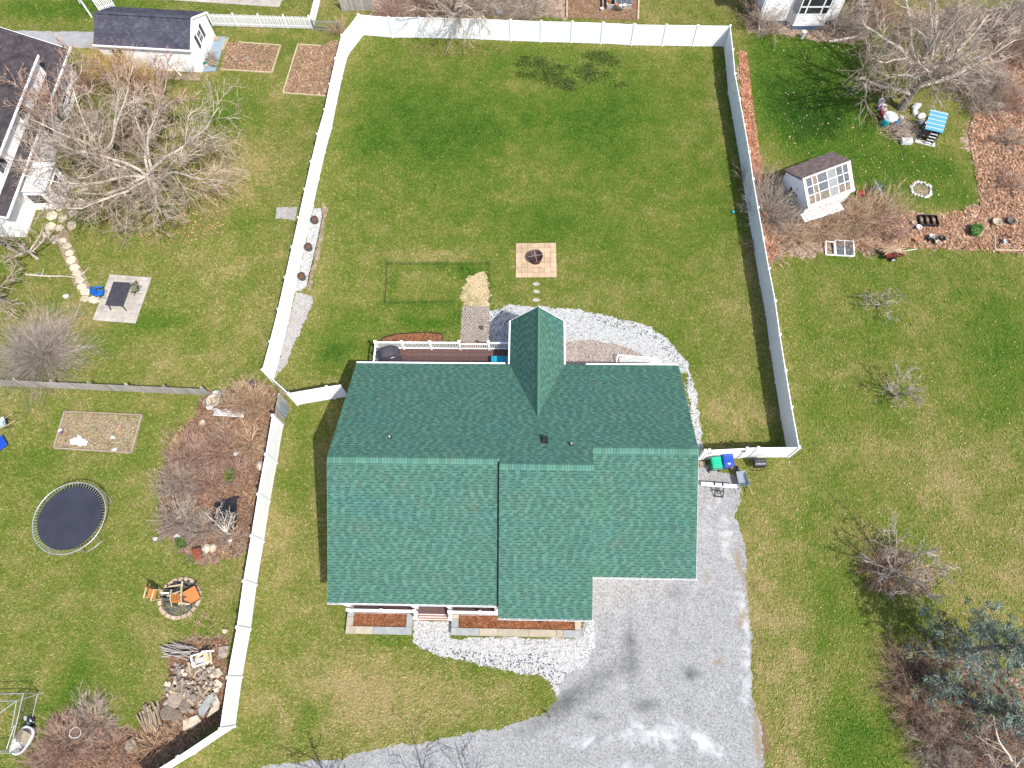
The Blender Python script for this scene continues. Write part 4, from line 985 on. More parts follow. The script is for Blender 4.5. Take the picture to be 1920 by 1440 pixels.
MB().lathe([(.42, .0), (.44, .2), (.46, .34), (.43, .34), (.4, .0)], 28, close=False).build('base_ring', M['rust_dark'], t, True)
for a in (.2, .2+PI/2): MB().bar((-.5*math.cos(a), -.5*math.sin(a), .51), (.5*math.cos(a), .5*math.sin(a), .51), .028, .012).build('cross_bar', M['galv'], t)
# stepping stones
for k, (p, lb) in enumerate((((1005, 533), 'pale stepping stone in the grass nearest the tan paver pad'), ((1005.5, 547), 'pale stepping stone in the grass, middle of the row of three'), ((1005.5, 563), 'pale stepping stone in the grass nearest the house roof peak'))):
    c = G(*p); r = R(k+20)
    for q in (-.13, .13):
        pass
    mb = MB(); mb.prism([(.24*math.cos(a)*(1+r.uniform(-.15, .1)), .15*math.sin(a)*(1+r.uniform(-.2, .1))) for a in [k2*2*PI/10 for k2 in range(10)]], 0, .035)
    tag(mb.build('stepping_stone', M['paver_grey'], None, loc=c), lb, 'stepping stone', 'stepping stones behind the house')
# cobble path from the deck steps
q = px((865, 574), (917, 573), (917, 642), (863, 643)); x0, x1 = (q[0].x+q[3].x)/2, (q[1].x+q[2].x)/2; y0, y1 = q[2].y, q[0].y
path = link('cobble_path', MB().box(((x0+x1)/2, (y0+y1)/2, .008), (x1-x0, y1-y0, .016)).mesh('cobble_path', M['soil']), None, kind='structure')
r = R(9); cm = []
for k in range(6):
    mb = MB(); mb.prism([(.085*math.cos(a)*(1+r.uniform(-.2, .12)), .075*math.sin(a)*(1+r.uniform(-.2, .12))) for a in [k2*2*PI/8 for k2 in range(8)]], 0, .045, None); cm.append(mb.mesh('cobble', M['cobble']))
ny = int((y1-y0)/.165); nx_ = int((x1-x0)/.18)
for j in range(ny):
    for i in range(nx_):
        o = link('cobble', r.choice(cm), path, (x0+(i+.5+.5*(j % 2)*.9)*(x1-x0)/(nx_+.45)+r.uniform(-.01, .01), y0+(j+.5)*(y1-y0)/ny, .012+r.uniform(-.006, .006)), r.uniform(0, 6))
c = G(903, 614, .2); t = thing('small_pot', 'small dark round pot standing on the cobble path by the deck', 'pot', (c.x, c.y, .05))
MB().lathe([(.09, 0), (.13, .2), (.14, .22), (.11, .22), (.09, .1)], 14).build('pot', M['barrel'], t, True)
MB().lathe([(.1, .17), (.06, .19)], 10).build('soil', M['potting'], t)
# crescent bed before the deck
crs = px((712, 641), (722, 633), (745, 628), (775, 625.5), (805, 625), (829, 627), (831, 642), (770, 645))
sheet('mulch_bed', crs, .01, M['mulch'], .03, 31, kind='structure')
scatter('bed_chips', crs, 700, .09, M['chip'], seed=31, tints=((1, .8, .7), (1.6, 1.5, 1.2), (.5, .5, .5)), aspect=.35)
t = thing('bed_edging', 'thin dark red curved edging round the mulch bed by the deck', 'edging', G(712, 641))
mb = MB(); P_ = px((710, 642), (722, 632), (745, 627), (775, 624.5), (805, 624), (829, 626), (831, 642))
for a, b in zip(P_[:-1], P_[1:]): mb.bar(a-P_[0]*1+Vector((0, 0, .05)), b-P_[0]+Vector((0, 0, .05)), .04, .1)
t.location = P_[0]; mb.build('edging_strip', M['rust_dark'], t)
# green wire netting round the grass plot
t = thing('net_fence', 'low dark green netting fence around the grass plot behind the deck', 'netting', (0, 0, 0)); P_ = px((727, 497), (918, 497), (920, 570), (858, 568), (723, 570))
t.location = P_[0]; b0 = P_[0]
def netting(a, c, h=.36):
    mb = MB(); n = max(4, int((c-a).length/.12))
    for k in range(n+1):
        p = a+(c-a)*k/n-b0; mb.bar(p+Vector((0, 0, .02)), p+Vector((0, 0, h)), .005)
    for z in (.08, .22, h): mb.bar(a-b0+Vector((0, 0, z)), c-b0+Vector((0, 0, z)), .008)
    o = mb.build('netting', M['net'], t); o['kind'] = 'stuff'
for a, c in ((P_[0], P_[1]), (P_[0], P_[4]), (P_[4], P_[3]), (P_[1], P_[2])): netting(a, c)
for p in (P_[0], (P_[0]+P_[1])/2, P_[1], P_[4], P_[2]): MB().bar(p-b0, p-b0+Vector((.03, .02, .62)), .022).build('stake', M['net'], t)
# three half barrels on the white stone strip
for p, lb in (((588.5, 410), 'half barrel planter of brown soil, topmost of three on white stones'), ((577, 461), 'half barrel planter of brown soil, middle of three on white stones'), ((564.5, 516), 'half barrel planter with grey rim, lowest of three on white stones')):
    c = G(p[0], p[1], .38); t = thing('barrel_planter', lb, 'planter', (c.x, c.y, 0), 0, 'half barrels along the left fence')
    mb = MB(); n = 16
    for k in range(n):
        a0, a1 = 2*PI*k/n+.015, 2*PI*(k+1)/n-.015
        pts = [(math.cos(a)*rr, math.sin(a)*rr) for rr, a in ((.2, a0), (.2, a1), (.23, a1), (.23, a0))]; top = [(x*1.17, y*1.17) for x, y in pts]
        mb.prism(pts, 0, .4, top)
    o = mb.build('staves', M['barrel'], t); o['kind'] = 'stuff'
    for z, rr in ((.08, .243), (.3, .262)): MB().lathe([(rr, z), (rr+.008, z), (rr+.008, z+.03), (rr, z+.03)], 20, close=False).build('hoop', M['dark_metal'], t)
    MB().lathe([(.255, .33), (.15, .37), (.03, .375)], 16).build('soil', M['potting'], t, True)
t = thing('strip_edging', 'black plastic edging along the white stone strip', 'edging', G(603, 392)); P_ = px((602, 390), (605, 405), (598, 440), (590, 475), (583, 505), (576, 536)); mb = MB()
for a, b in zip(P_[:-1], P_[1:]): mb.bar(a-t.location+Vector((0, 0, .03)), b-t.location+Vector((0, 0, .03)), .025, .06)
mb.build('edging_strip', M['black'], t)
c = G(1375, 397, .12); t = MB(); t.blob((0, 0, 0), (.11, .11, .11), R(1), 12, 8, 1, 0)
tag(t.build('ball', M['aqua'], None, True, (c.x, c.y, .11)), 'small cyan ball on the lawn near the right fence', 'ball')
# lattice leaning behind the eave
t = thing('leaning_lattice', 'white lattice panel leaning behind the house on brown pebbles', 'lattice', (0, 0, 0)); a, c = G(1157, 680, .5), G(1232, 687, .5); t.location = (a+c)/2; t.location.z = .05; d = c-a; t.rotation_euler.z = math.atan2(d.y, d.x); L = d.length
mb = MB()
for x0, y0, x1, y1 in ((-L/2, 0, L/2, 0), (-L/2, .55, L/2, .55), (-L/2, 0, -L/2, .55), (L/2, 0, L/2, .55)): mb.bar((x0, y0, .04+y0*.8), (x1, y1, .04+y1*.8), .05, .03)
mb.build('frame', M['trim'], t); mb = MB()
for k in range(int(L/.12)):
    x = -L/2+k*.12
    for s_ in (1, -1): mb.bar((x if s_ > 0 else x+.4, .02, .06), (x+.4 if s_ > 0 else x, .53, .47), .022, .01)
o = mb.build('slats', M['trim'], t); o['kind'] = 'stuff'

# ---- wheelie bins
def wheelie(label, p, body, lid, rz, h=1.02, w=.58, d=.68, patch=False):
    c = G(p[0], p[1], h); t = thing('wheelie_bin', label, 'bin', (c.x, c.y, 0), rz, 'wheelie bins by the gate')
    B_ = [(-w*.42, -d*.42), (w*.42, -d*.42), (w*.42, d*.4), (-w*.42, d*.4)]; T_ = [(-w/2, -d/2), (w/2, -d/2), (w/2, d/2), (-w/2, d/2)]
    bevel(MB().prism(B_, .06, h-.06, T_).build('body', body, t), .03)
    mb = MB(); mb.prism([(-w/2-.02, -d/2-.03), (w/2+.02, -d/2-.03), (w/2+.02, d/2), (-w/2-.02, d/2)], h-.06, h+.0, [(-w/2+.03, -d/2+.02), (w/2-.03, -d/2+.02), (w/2-.03, d/2-.02), (-w/2+.03, d/2-.02)])
    mb.box((0, -.02, h+.008), (w*.7, d*.62, .03)); mb.box((0, -d*.36, h+.012), (w*.8, .03, .025)); bevel(mb.build('lid', lid, t), .012)
    MB().tube([(-w*.4, d/2+.06, h-.05), (w*.4, d/2+.06, h-.05)], .018, 8).box((-w*.4, d/2+.02, h-.05), (.03, .1, .03)).box((w*.4, d/2+.02, h-.05), (.03, .1, .03)).build('handle', lid, t)
    for s_ in (-1, 1):
        mb = MB(); mb.tube([(s_*(w/2-.02), d*.38, .11), (s_*(w/2+.05), d*.38, .11)], .11, 14); mb.build('wheel', M['black'], t)
    if patch: MB().box((.0, d*.3, h+.004), (.16, .15, .012)).build('label_sticker', M['white_plastic'], t)
    return t
wheelie('bright green wheelie bin beside the house at the gate', (1344.5, 866.5), M['green_bin'], M['green_lid'], PI+.1)
wheelie('blue wheelie bin with a white sticker beside the green bin', (1366, 862), M['blue_bin'], M['blue_bin'], PI+.05, 1.06, .62, .72, True)
# brick by the wall
c = G(1316, 870, .12); tag(MB().box((0, 0, .12), (.34, .3, .24)).build('wall_block', M['bed_timber'], None, loc=(c.x, c.y, 0), rz=.1), 'tan block standing in the gap between house and green bin', 'block')
# black barbecue
c = G(1426, 866, .85); t = thing('black_grill', 'black lidded grill on thin legs below the white corner fence', 'grill', (c.x, c.y, 0), .05)
mb = MB(); n = 10
prof = [(.28*math.cos(a), .62+.24*math.sin(a)) for a in [PI*k/n for k in range(n+1)]]
V0 = [(-.36, y, z) for y, z in prof]; V1 = [(.36, y, z) for y, z in prof]; k = n+1
mb._add(V0+V1, [tuple(range(k)), tuple(range(2*k-1, k-1, -1))]+[(i, k+i, k+(i+1) % k, (i+1) % k) for i in range(k)]); bevel(mb.build('lid', M['black'], t), .05, 3)
bevel(MB().box((0, 0, .53), (.7, .54, .18)).build('firebox', M['black'], t), .05)
for i in range(4):
    for j in range(2): MB().lathe([(.03, 0), (.02, .012)], 8, (-.21+.14*i, -.08+.16*j, .862)).build('rivet', M['galv'], t)
for sx in (-1, 1):
    for sy in (-1, 1): MB().bar((sx*.28, sy*.2, .46), (sx*.33, sy*.3, 0), .025).build('leg', M['dark_metal'], t)
MB().bar((-.33, -.3, .08), (.33, -.3, .08), .02).build('lower_bar', M['dark_metal'], t)
# grey wheelbarrow standing on its nose end
c = G(1391, 900, .35); t = thing('wheelbarrow', 'grey blue wheelbarrow with pale handles on the drive edge', 'wheelbarrow', (c.x, c.y, 0), PI/2+.18)
def barrow(t, traymat, scale=1):
    mb = MB(); B_ = [(-.3, -.2), (.3, -.17), (.3, .17), (-.3, .2)]; T_ = [(-.42, -.34), (.5, -.28), (.5, .28), (-.42, .34)]
    tk = [(x*.93, y*.93) for x, y in T_]; bk = [(x*.93, y*.93) for x, y in B_]
    vs = [(x, y, .3) for x, y in B_]+[(x, y, .58) for x, y in T_]+[(x, y, .575) for x, y in tk]+[(x, y, .33) for x, y in bk]
    fs = [(3, 2, 1, 0)]+[(i, (i+1) % 4, 4+(i+1) % 4, 4+i) for i in range(4)]+[(4+i, 4+(i+1) % 4, 8+(i+1) % 4, 8+i) for i in range(4)]+[(8+i, 8+(i+1) % 4, 12+(i+1) % 4, 12+i) for i in range(4)]+[(12, 13, 14, 15)]
    mb._add(vs, fs); bevel(mb.build('tray', traymat, t), .015)
    for s_ in (-1, 1):
        MB().tube([(.72, s_*.06, .2), (.2, s_*.2, .29), (-.5, s_*.28, .45), (-1.0, s_*.3, .55)], [.02, .022, .022, .024], 8).build('handle', M['pale_wood'], t)
        MB().tube([(-.1, s_*.24, .34), (-.3, s_*.26, 0), (-.46, s_*.26, .02), (-.38, s_*.26, .4)], .014, 6).build('leg', M['dark_metal'], t)
    mb = MB(); mb.tube([(.74, -.05, .19), (.74, .05, .19)], .19, 16); mb.build('wheel', M['black'], t)
    MB().bar((.4, -.2, .3), (.4, .2, .3), .03).bar((-.2, -.24, .35), (-.2, .24, .35), .03).build('brace', M['dark_metal'], t)
barrow(t, simple('grey_blue_steel', (.2, .25, .29), (.34, .4, .45), 3, .5, .4))
# bench board with black stand
a, c = G(1315, 907, .55), G(1382, 912, .55); d = c-a; L = d.length; m = (a+c)/2
t = thing('work_board', 'long white board on a black folding stand next to the wheelbarrow', 'bench', (m.x, m.y, 0), math.atan2(d.y, d.x))
bevel(MB().box((0, 0, .52), (L, .22, .12)).build('board', M['vinyl'], t), .01)
MB().box((0, -.118, .5), (L, .012, .13)).build('edge_strip', M['galv'], t)
for x in (-.28, .2): bevel(MB().box((x, .02, .6), (.1, .16, .07)).build('clamp', M['black'], t), .015)
for x in (-.2, .3): MB().bar((x, -.1, .46), (x+.02, -.62, .04), .05).build('leg', M['black'], t)
MB().bar((-.2, -.56, .08), (.34, -.6, .08), .05).bar((-.15, -.3, .3), (.27, -.3, .3), .05).build('cross_bar', M['black'], t)
for s_ in (-1, 1): MB().bar((.05, -.45, .18), (.05+s_*.2, -.2, .4), .035).build('brace', M['black'], t)
# marker at the lawn tip
c = G(1031, 1345); t = thing('drive_marker', 'small red drive marker on a dark stake at the lawn tip', 'marker', (c.x, c.y, 0))
MB().bar((0, 0, 0), (-.05, .05, .75), .03).build('stake', M['dark_metal'], t); MB().box((-.04, .04, .62), (.14, .05, .3)).build('reflector', simple('faded_red', (.2, .05, .05), (.3, .08, .08), 4, .6), t)
# ================================================================== LEFT NEIGHBOURS
def siding_wall(mb, a, b, z0, z1, n=None):
    """lapped boards, each leaning a little out at its foot; a,b = ground line, outside on the right hand of a->b"""
    a, b = Vector((a[0], a[1], 0)), Vector((b[0], b[1], 0)); d = (b-a).normalized(); o = Vector((d.y, -d.x, 0)); n = n or int((z1-z0)/.15); h = (z1-z0)/n
    for k in range(n):
        za, zb = z0+k*h, z0+(k+1)*h; e = o*.018
        mb.quad(a+e+Vector((0, 0, za)), b+e+Vector((0, 0, za)), b+Vector((0, 0, zb)), a+Vector((0, 0, zb)))
        mb.quad(a+Vector((0, 0, za)), b+Vector((0, 0, za)), b+e+Vector((0, 0, za)), a+e+Vector((0, 0, za)))
def window(parent, c, w, h, nrm, frame=M['trim'], glass=M['dark_glass'], mull=1, trans=1):
    """c = centre on the wall (local), nrm = outward unit vector"""
    nrm = Vector(nrm).normalized(); u = Vector((0, 0, 1)).cross(nrm).normalized(); R_ = Matrix((u, nrm, u.cross(nrm))).transposed() if False else Matrix((u, -nrm, Vector((0, 0, 1)))).transposed()
    if R_.determinant() < 0: R_ = Matrix((-u, -nrm, Vector((0, 0, 1)))).transposed()
    c = Vector(c); mb = MB(); t = .07
    for x, z, ww, hh in ((0, h/2, w+t, t), (0, -h/2, w+t, t), (-w/2, 0, t, h-t), (w/2, 0, t, h-t)): mb.box(c+R_@Vector((x, 0, z)), (ww, .07, hh), R_)
    for k in range(mull): mb.box(c+R_@Vector((-w/2+w*(k+1)/(mull+1), 0, 0)), (.04, .05, h-t), R_)
    for k in range(trans): mb.box(c+R_@Vector((0, -.003, -h/2+h*(k+1)/(trans+1))), (w-t, .05, .04), R_)
    o = mb.build('window', frame, parent)
    MB().box(c+nrm*.008, (w-.04, .02, h-.04), R_).build('pane', glass, o)
    return o
# ---- dark roofed garden shed
A, Bp = G(379, 136), G(403, 68); ex = Vector((math.cos(-.087), math.sin(-.087), 0)); ey = Vector((-ex.y, ex.x, 0))
t = thing('garden_shed', 'white sided shed with dark grey roof and shuttered gable window', 'shed', A, -.087); SH = t
Ln, Dp, he, hr = 7.75, 4.05, 2.25, 3.35
mb = MB(); siding_wall(mb, (-Ln, 0), (0, 0), 0, he); siding_wall(mb, (0, 0), (0, Dp), 0, he); siding_wall(mb, (0, Dp), (-Ln, Dp), 0, he); siding_wall(mb, (-Ln, Dp), (-Ln, 0), 0, he)
for x, s_ in ((0, 1), (-Ln, -1)):
    n = 7
    for k in range(n):
        z0, z1 = he+(hr-he)*k/n, he+(hr-he)*(k+1)/n; y0, y1 = Dp/2*k/n, Dp/2*(k+1)/n
        q = [(x+s_*.018, y0, z0), (x+s_*.018, Dp-y0, z0), (x, Dp-y1, z1), (x, y1, z1)]; mb.quad(*(q if s_ > 0 else q[::-1]))
mb.build('wall', M['shed_siding'], t)
ws = (hr-he)/(Dp/2); cw = math.hypot(1, ws)
for s_ in (0, 1):
    ov = .12; O = Vector((-Ln-.08, -ov, he-ov*ws+.05)) if s_ == 0 else Vector((.08, Dp+ov, he-ov*ws+.05))
    U = Vector((1, 0, 0)) if s_ == 0 else Vector((-1, 0, 0)); V = Vector((0, 1, ws)).normalized() if s_ == 0 else Vector((0, -1, ws)).normalized()
    Wd, Ls = Ln+.16, (Dp/2+ov)*cw
    mb = MB(); N = U.cross(V); c4 = [O, O+U*Wd, O+U*Wd+V*Ls, O+V*Ls]; lo = [p-N*.08 for p in c4]
    mb._add(c4+lo, [(0, 1, 2, 3), (7, 6, 5, 4)]+[(i, 4+i, 4+(i+1) % 4, (i+1) % 4) for i in range(4)]); r = mb.build('roof', M['roof_grey'], t)
    shingle_field('shingles', O, U, V, Ls-.02, lambda v: (0, Wd), r, M['roof_grey'], seed=90+s_, wmin=.2, wmax=.5, dark=.55)
mb = MB()
for k in range(30): mb.box((-Ln+.1+k*.26, Dp/2, hr+.06+.02), (.25, .26, .02))
mb.build('ridge_cap', M['roof_grey'], t)
MB().box((-Ln/2, -.17, he-.02), (Ln+.2, .1, .1)).build('gutter', M['trim'], t)
for y0, y1 in ((-.12, Dp/2), (Dp+.12, Dp/2)): MB().bar((.1, y0, he-.1), (.1, y1, hr+.0), .03, .16).build('rake_trim', M['trim'], t)
window(t, (.02, Dp/2, 1.75), .62, .95, (1, 0, 0))
for y in (Dp/2-.62, Dp/2+.62): MB().box((.03, y, 1.75), (.03, .34, 1.1)).build('shutter', M['roof_grey'], t)
window(t, (-Ln+1.5, -.02, 1.2), .95, 1.3, (0, -1, 0), mull=1, trans=2)
for p in ((-2.5, -.015, 1.5), (-2.4, -.015, 1.15)): MB().box(p, (.55, .03, .05)).build('wall_vent', M['galv'], t)
MB().bar((-2.6, -.04, 1.35), (-1.6, -.5, .02), .04).build('downspout', M['trim'], t)
# grey decking at the shed's right side
q = px((400, 70), (424, 70), (405, 134), (381, 136)); c = sum(q, Vector())/4
tag(MB().prism([(p.x-c.x, p.y-c.y) for p in q], 0, .09).build('grey_platform', M['tarp_blue'], None, loc=c), 'blue grey platform along the gable side of the shed', 'platform')
r = R(8)
for k in range(7):
    c = G(427-k*1.6, 73+k*3.4); tag(MB().box((0, 0, .05), (.28, .1, .09)).build('edge_block', M['pale_wood'], None, loc=c, rz=-.1+r.uniform(-.1, .1)), 'short pale wood block in the row edging the blue grey platform', 'block', 'edging blocks of the shed platform')
c = G(406, 73, .15); mb = MB(); mb.tube([(0, 0, 0), (0, 0, .14)], .22, 14); tag(mb.build('stump_slice', M['log_end'], None, loc=(c.x, c.y, .09)), 'round tan stump slice at the top of the shed platform', 'stump')
for k in range(15):
    c = G(392+r.uniform(-5, 14), 122+r.uniform(-7, 6)); mb = MB(); mb.tube([(-.22, 0, 0), (.22, 0, 0)], r.uniform(.04, .07), 7)
    o = tag(mb.build('firewood', M['log_end' if k % 2 else 'log'], None, loc=(c.x, c.y, .14+.07*(k % 3)), rz=r.uniform(-.7, 1.2)), 'split firewood stick heaped beside the shed corner', 'firewood', 'firewood by the shed')
c = G(384, 118, .38); t = thing('lidded_bucket', 'white bucket with green lid at the shed corner', 'bucket', (c.x, c.y, 0)); MB().lathe([(.13, 0), (.16, .36)], 16).build('bucket', M['white_plastic'], t); MB().lathe([(.165, .36), (.165, .4), (.15, .41)], 16).build('lid', M['green_bin'], t)
# timber edged beds
def bed(label, edges, pts, seed, name='garden_bed', fill='compost', timber='pale_wood', h=.1, n=1800):
    q = px(*pts); b0 = q[0].copy(); t = thing(name, label, 'garden bed', b0, 0, 'timber edged beds')
    sheet('soil', [(p.x-b0.x, p.y-b0.y) for p in q], .03, M[fill], .05, seed, kind='stuff', parent=t)
    scatter('dead_leaves', [(p.x-b0.x, p.y-b0.y) for p in q], n, .09, M['leaf'], seed=seed, tints=((1, .85, .75), (.7, .5, .45), (1.3, 1.15, 1)), parent=t)
    for a, c in edges:
        a, c = G(*a)-b0, G(*c)-b0; MB().bar(a+Vector((0, 0, h/2)), c+Vector((0, 0, h/2)), .08, h).build('timber', M[timber], t)
    return t
bed('timber edged leaf bed between the shed platform and its twin', [((448, 80), (527, 86)), ((527, 86), (510, 137)), ((510, 137), (413, 131))], [(425, 80), (448, 80), (526, 86), (510, 136), (414, 130)], 51)
bed('larger timber edged leaf bed against the angled white fence', [((559, 84), (602, 87)), ((559, 84), (531, 175)), ((531, 175), (612, 181))], [(559, 85), (600, 87), (632, 75), (640, 95), (613, 180), (532, 174)], 52, n=3500)
for k, (x, y, lb) in enumerate(((440, 110, 'brown stump on the leaf bed beside the shed platform'), (465, 113, 'brown stump with pale cut top, right on the leaf bed'))):
    c = G(x, y); mb = MB(); mb.lathe([(.24, 0), (.2, .12), (.19, .25), (.1, .26)], 9); tag(mb.build('stump', M['log'], None, loc=c), lb, 'stump', 'stumps on the bed')
b0 = G(320, 148); t = thing('shed_bed', 'narrow dark bed with a timber rail under the shed wall', 'garden bed', b0); q = [G(x, y)-b0 for x, y in ((300, 135), (378, 138), (376, 152), (300, 148))]
sheet('soil', q, .03, M['soil'], .05, 53, kind='stuff', parent=t); MB().bar(q[3]+Vector((.5, 0, .06)), q[2]+Vector((0, 0, .06)), .08, .1).build('timber', M['bed_timber'], t)
# pool terrace at the top edge
pool = link('pool_terrace', poly_mesh('pool_terrace', [(p.x, p.y) for p in px((270, -3), (400, 6), (500, 12), (525, 2), (570, -28), (250, -40))], .02, M['paver_grey']), None, kind='structure')
r = R(5)
for k in range(9):
    a, b = G(290+k*26, -1+k*1.7), G(290+(k+1)*26, -1+(k+1)*1.7); n_ = Vector((0, .75, 0)); mb = MB(); g = .015
    mb.prism([(a.x+g, a.y), (b.x-g, b.y), (b.x-g+.1, b.y+.75), (a.x+g+.1, a.y+.75)], .02, .06+r.uniform(0, .01)); mb.build('terrace_slab', M['paver_grey'], pool)
a = G(505, 11)
for k in range(3): mb = MB(); mb.prism([(a.x+.0+k*.75, a.y+.1+k*.32), (a.x+.7+k*.75, a.y+.4+k*.34), (a.x+.4+k*.75, a.y+1.0+k*.34), (a.x-.3+k*.75, a.y+.7+k*.34)], .02, .065); mb.build('terrace_slab', M['paver_grey'], pool)
c = G(480, -14); tag(MB().prism([(-5, -.6), (3.2, -1.0), (4.2, .6), (3, 4), (-5, 4)], 0, .06).build('pool_cover', M['pool_cover'], None, loc=(c.x, c.y, .05)), 'dark navy swimming pool cover inside the stone terrace', 'pool cover')
# ---- dark roofed house at the left edge
HX, E0, E1 = -36.95, 28.5, 44.0
t = thing('neighbour_house', 'white house with dark roof and long dormer behind the bare trees', 'house', (HX, E0, 0)); b0 = Vector((HX, E0, 0)); LN = E1-E0; D_ = 9.5; ez, sl = 2.7, .5
rz_ = ez+sl*(D_/2+.5)
mb = MB(); siding_wall(mb, (0, 0), (0, LN-.4), 0, 2.6); siding_wall(mb, (-D_, 0), (0, 0), 0, 2.7); siding_wall(mb, (0, LN-.4), (-D_, LN-.4), 0, 2.7)
for y, s_ in ((0, -1), (LN-.4, 1)):
    n = 9
    for k in range(n):
        z0, z1 = 2.7+(rz_-2.9)*k/n, 2.7+(rz_-2.9)*(k+1)/n; x0, x1 = D_/2*k/n, D_/2*(k+1)/n
        q = [(-x0, y+s_*.018, z0), (-D_+x0, y+s_*.018, z0), (-D_+x1, y, z1), (-x1, y, z1)]; mb.quad(*(q[::-1] if s_ < 0 else q))
mb.build('wall', M['siding'], t)
def slab_roof(parent, O, U, V, Wd, Ls, mat, seed, name='roof', e=.15, trim=True):
    mb = MB(); N = U.cross(V); c4 = [O, O+U*Wd, O+U*Wd+V*Ls, O+V*Ls]; lo = [p-N*.12 for p in c4]
    mb._add(c4+lo, [(0, 1, 2, 3), (7, 6, 5, 4)]+[(i, 4+i, 4+(i+1) % 4, (i+1) % 4) for i in range(4)]); r_ = mb.build(name, mat, parent)
    shingle_field('shingles', O, U, V, Ls-.02, lambda v: (0, Wd), r_, mat, seed=seed, e=e, wmin=.25, wmax=.6, dark=.6)
    return r_
VV = Vector((-1, 0, sl)).normalized(); Ls = (D_/2+.55)*math.hypot(1, sl)
slab_roof(t, Vector((.55, -.3, ez)), Vector((0, 1, 0)), VV, LN+.3, Ls, M['roof_dark'], 95)
slab_roof(t, Vector((-D_-.55, LN, ez)), Vector((0, -1, 0)), Vector((1, 0, sl)).normalized(), LN+.3, Ls, M['roof_dark'], 96)
MB().box((.6, LN/2, ez-.06), (.1, LN+.6, .12)).build('gutter', M['trim'], t)
for y in (-.32, LN+.02): MB().bar((.55, y, ez-.08), (-D_/2, y, rz_-.08), .03, .2).build('rake_trim', M['trim'], t)
# dormer
dx = -.15; dy0, dy1 = 1.2, 12.6; dz0, dz1 = 3.0, 4.55
mb = MB(); siding_wall(mb, (dx, dy0), (dx, dy1), dz0, dz1)
for y, s_ in ((dy0, -1), (dy1, 1)):
    q = [(dx, y, dz0), (dx, y, dz1), (-3.4, y, dz1+.35)]; mb.quad(*(q if s_ < 0 else q[::-1]))
mb.build('dormer_wall', M['siding'], t)
slab_roof(t, Vector((dx+.3, dy0-.2, dz1+.02)), Vector((0, 1, 0)), Vector((-1, 0, .13)).normalized(), dy1-dy0+.4, 4.2, M['roof_dark'], 97, 'dormer_roof')
MB().box((dx+.33, (dy0+dy1)/2, dz1-.04), (.08, dy1-dy0+.4, .14)).build('fascia', M['trim'], t)
for y in (3.3, 8.1): window(t, (dx+.02, y, 3.85), 1.1, .95, (1, 0, 0), mull=1, trans=0)
for y in (4.4, 8.6, 12.2): window(t, (.03, y, 1.45), 1.15, 1.2, (1, 0, 0))
# pent roof over the near gable, entry porch
slab_roof(t, Vector((-6, -.75, 2.55)), Vector((1, 0, 0)), Vector((0, 1, .55)).normalized(), 4.6, .82, M['roof_dark'], 98, 'pent_roof')
mb = MB(); siding_wall(mb, (0, 2.4), (2.0, 2.4), 0, 2.1); siding_wall(mb, (2.0, 2.4), (2.0, 4.8), 0, 2.1); siding_wall(mb, (2.0, 4.8), (0, 4.8), 0, 2.1); mb.build('entry_wall', M['siding'], t)
mb = MB(); mb.box((1.05, 3.6, 2.16), (2.2, 2.6, .1)); mb.build('entry_roof', M['trim'], t)
window(t, (1.0, 2.37, 1.25), 1.2, 1.0, (0, -1, 0), mull=0, trans=0); window(t, (2.03, 3.6, 1.25), 1.3, 1.0, (1, 0, 0))
MB().box((-3.2, -.05, 1.9), (1.0, .04, .9)).build('gable_vent', M['dark_glass'], t)
c = G(0, 70, .7); tag(bevel(MB().box((0, 0, .5), (1.6, .9, 1.0)).build('red_cart', M['red'], None, loc=(c.x-.75, c.y, 0), rz=-.5), .1), 'red boxy thing half out of frame on the grey drive', 'cart')
# flagstones by the house and the path to the patio
r = R(14)
fp = link('flagstone_path', sheet('tmp', px((100, 440), (125, 430), (150, 500), (178, 545), (160, 560), (140, 535)), .008, M['soil'], .06, 61).data, None, kind='structure')
for o in [o for o in COL.objects if o.name == 'tmp']: bpy.data.objects.remove(o)
fs = [(103, 449, 9, 9), (118, 452, 9, 6), (126, 462, 9, 6), (130, 475, 9, 6), (134, 488, 10, 8), (140, 502, 10, 7), (145, 513, 9, 6), (150, 526, 9, 6.5), (154, 538, 10, 6), (161, 548, 12, 7), (160, 561, 9, 6), (178, 562, 11, 8),
      (95, 425, 11, 9), (98, 405, 12, 9), (88, 440, 9, 7), (135, 423, 9, 10), (118, 410, 9, 8), (138, 400, 10, 9), (112, 390, 9, 8), (150, 382, 11, 10), (128, 380, 9, 9), (158, 350, 11, 11), (140, 345, 12, 9), (112, 428, 8, 7)]
for x, y, a, b in fs:
    c = G(x, y); mb = MB(); n = r.choice((5, 6, 7)); p0 = r.uniform(0, 6)
    mb.prism([(a/25.5*math.cos(p0+2*PI*k/n)*r.uniform(.88, 1.06), b/21.5*math.sin(p0+2*PI*k/n)*r.uniform(.88, 1.06)) for k in range(n)], 0, .05+r.uniform(0, .02)); o = mb.build('flagstone', M['stone_tan'], fp, loc=c)
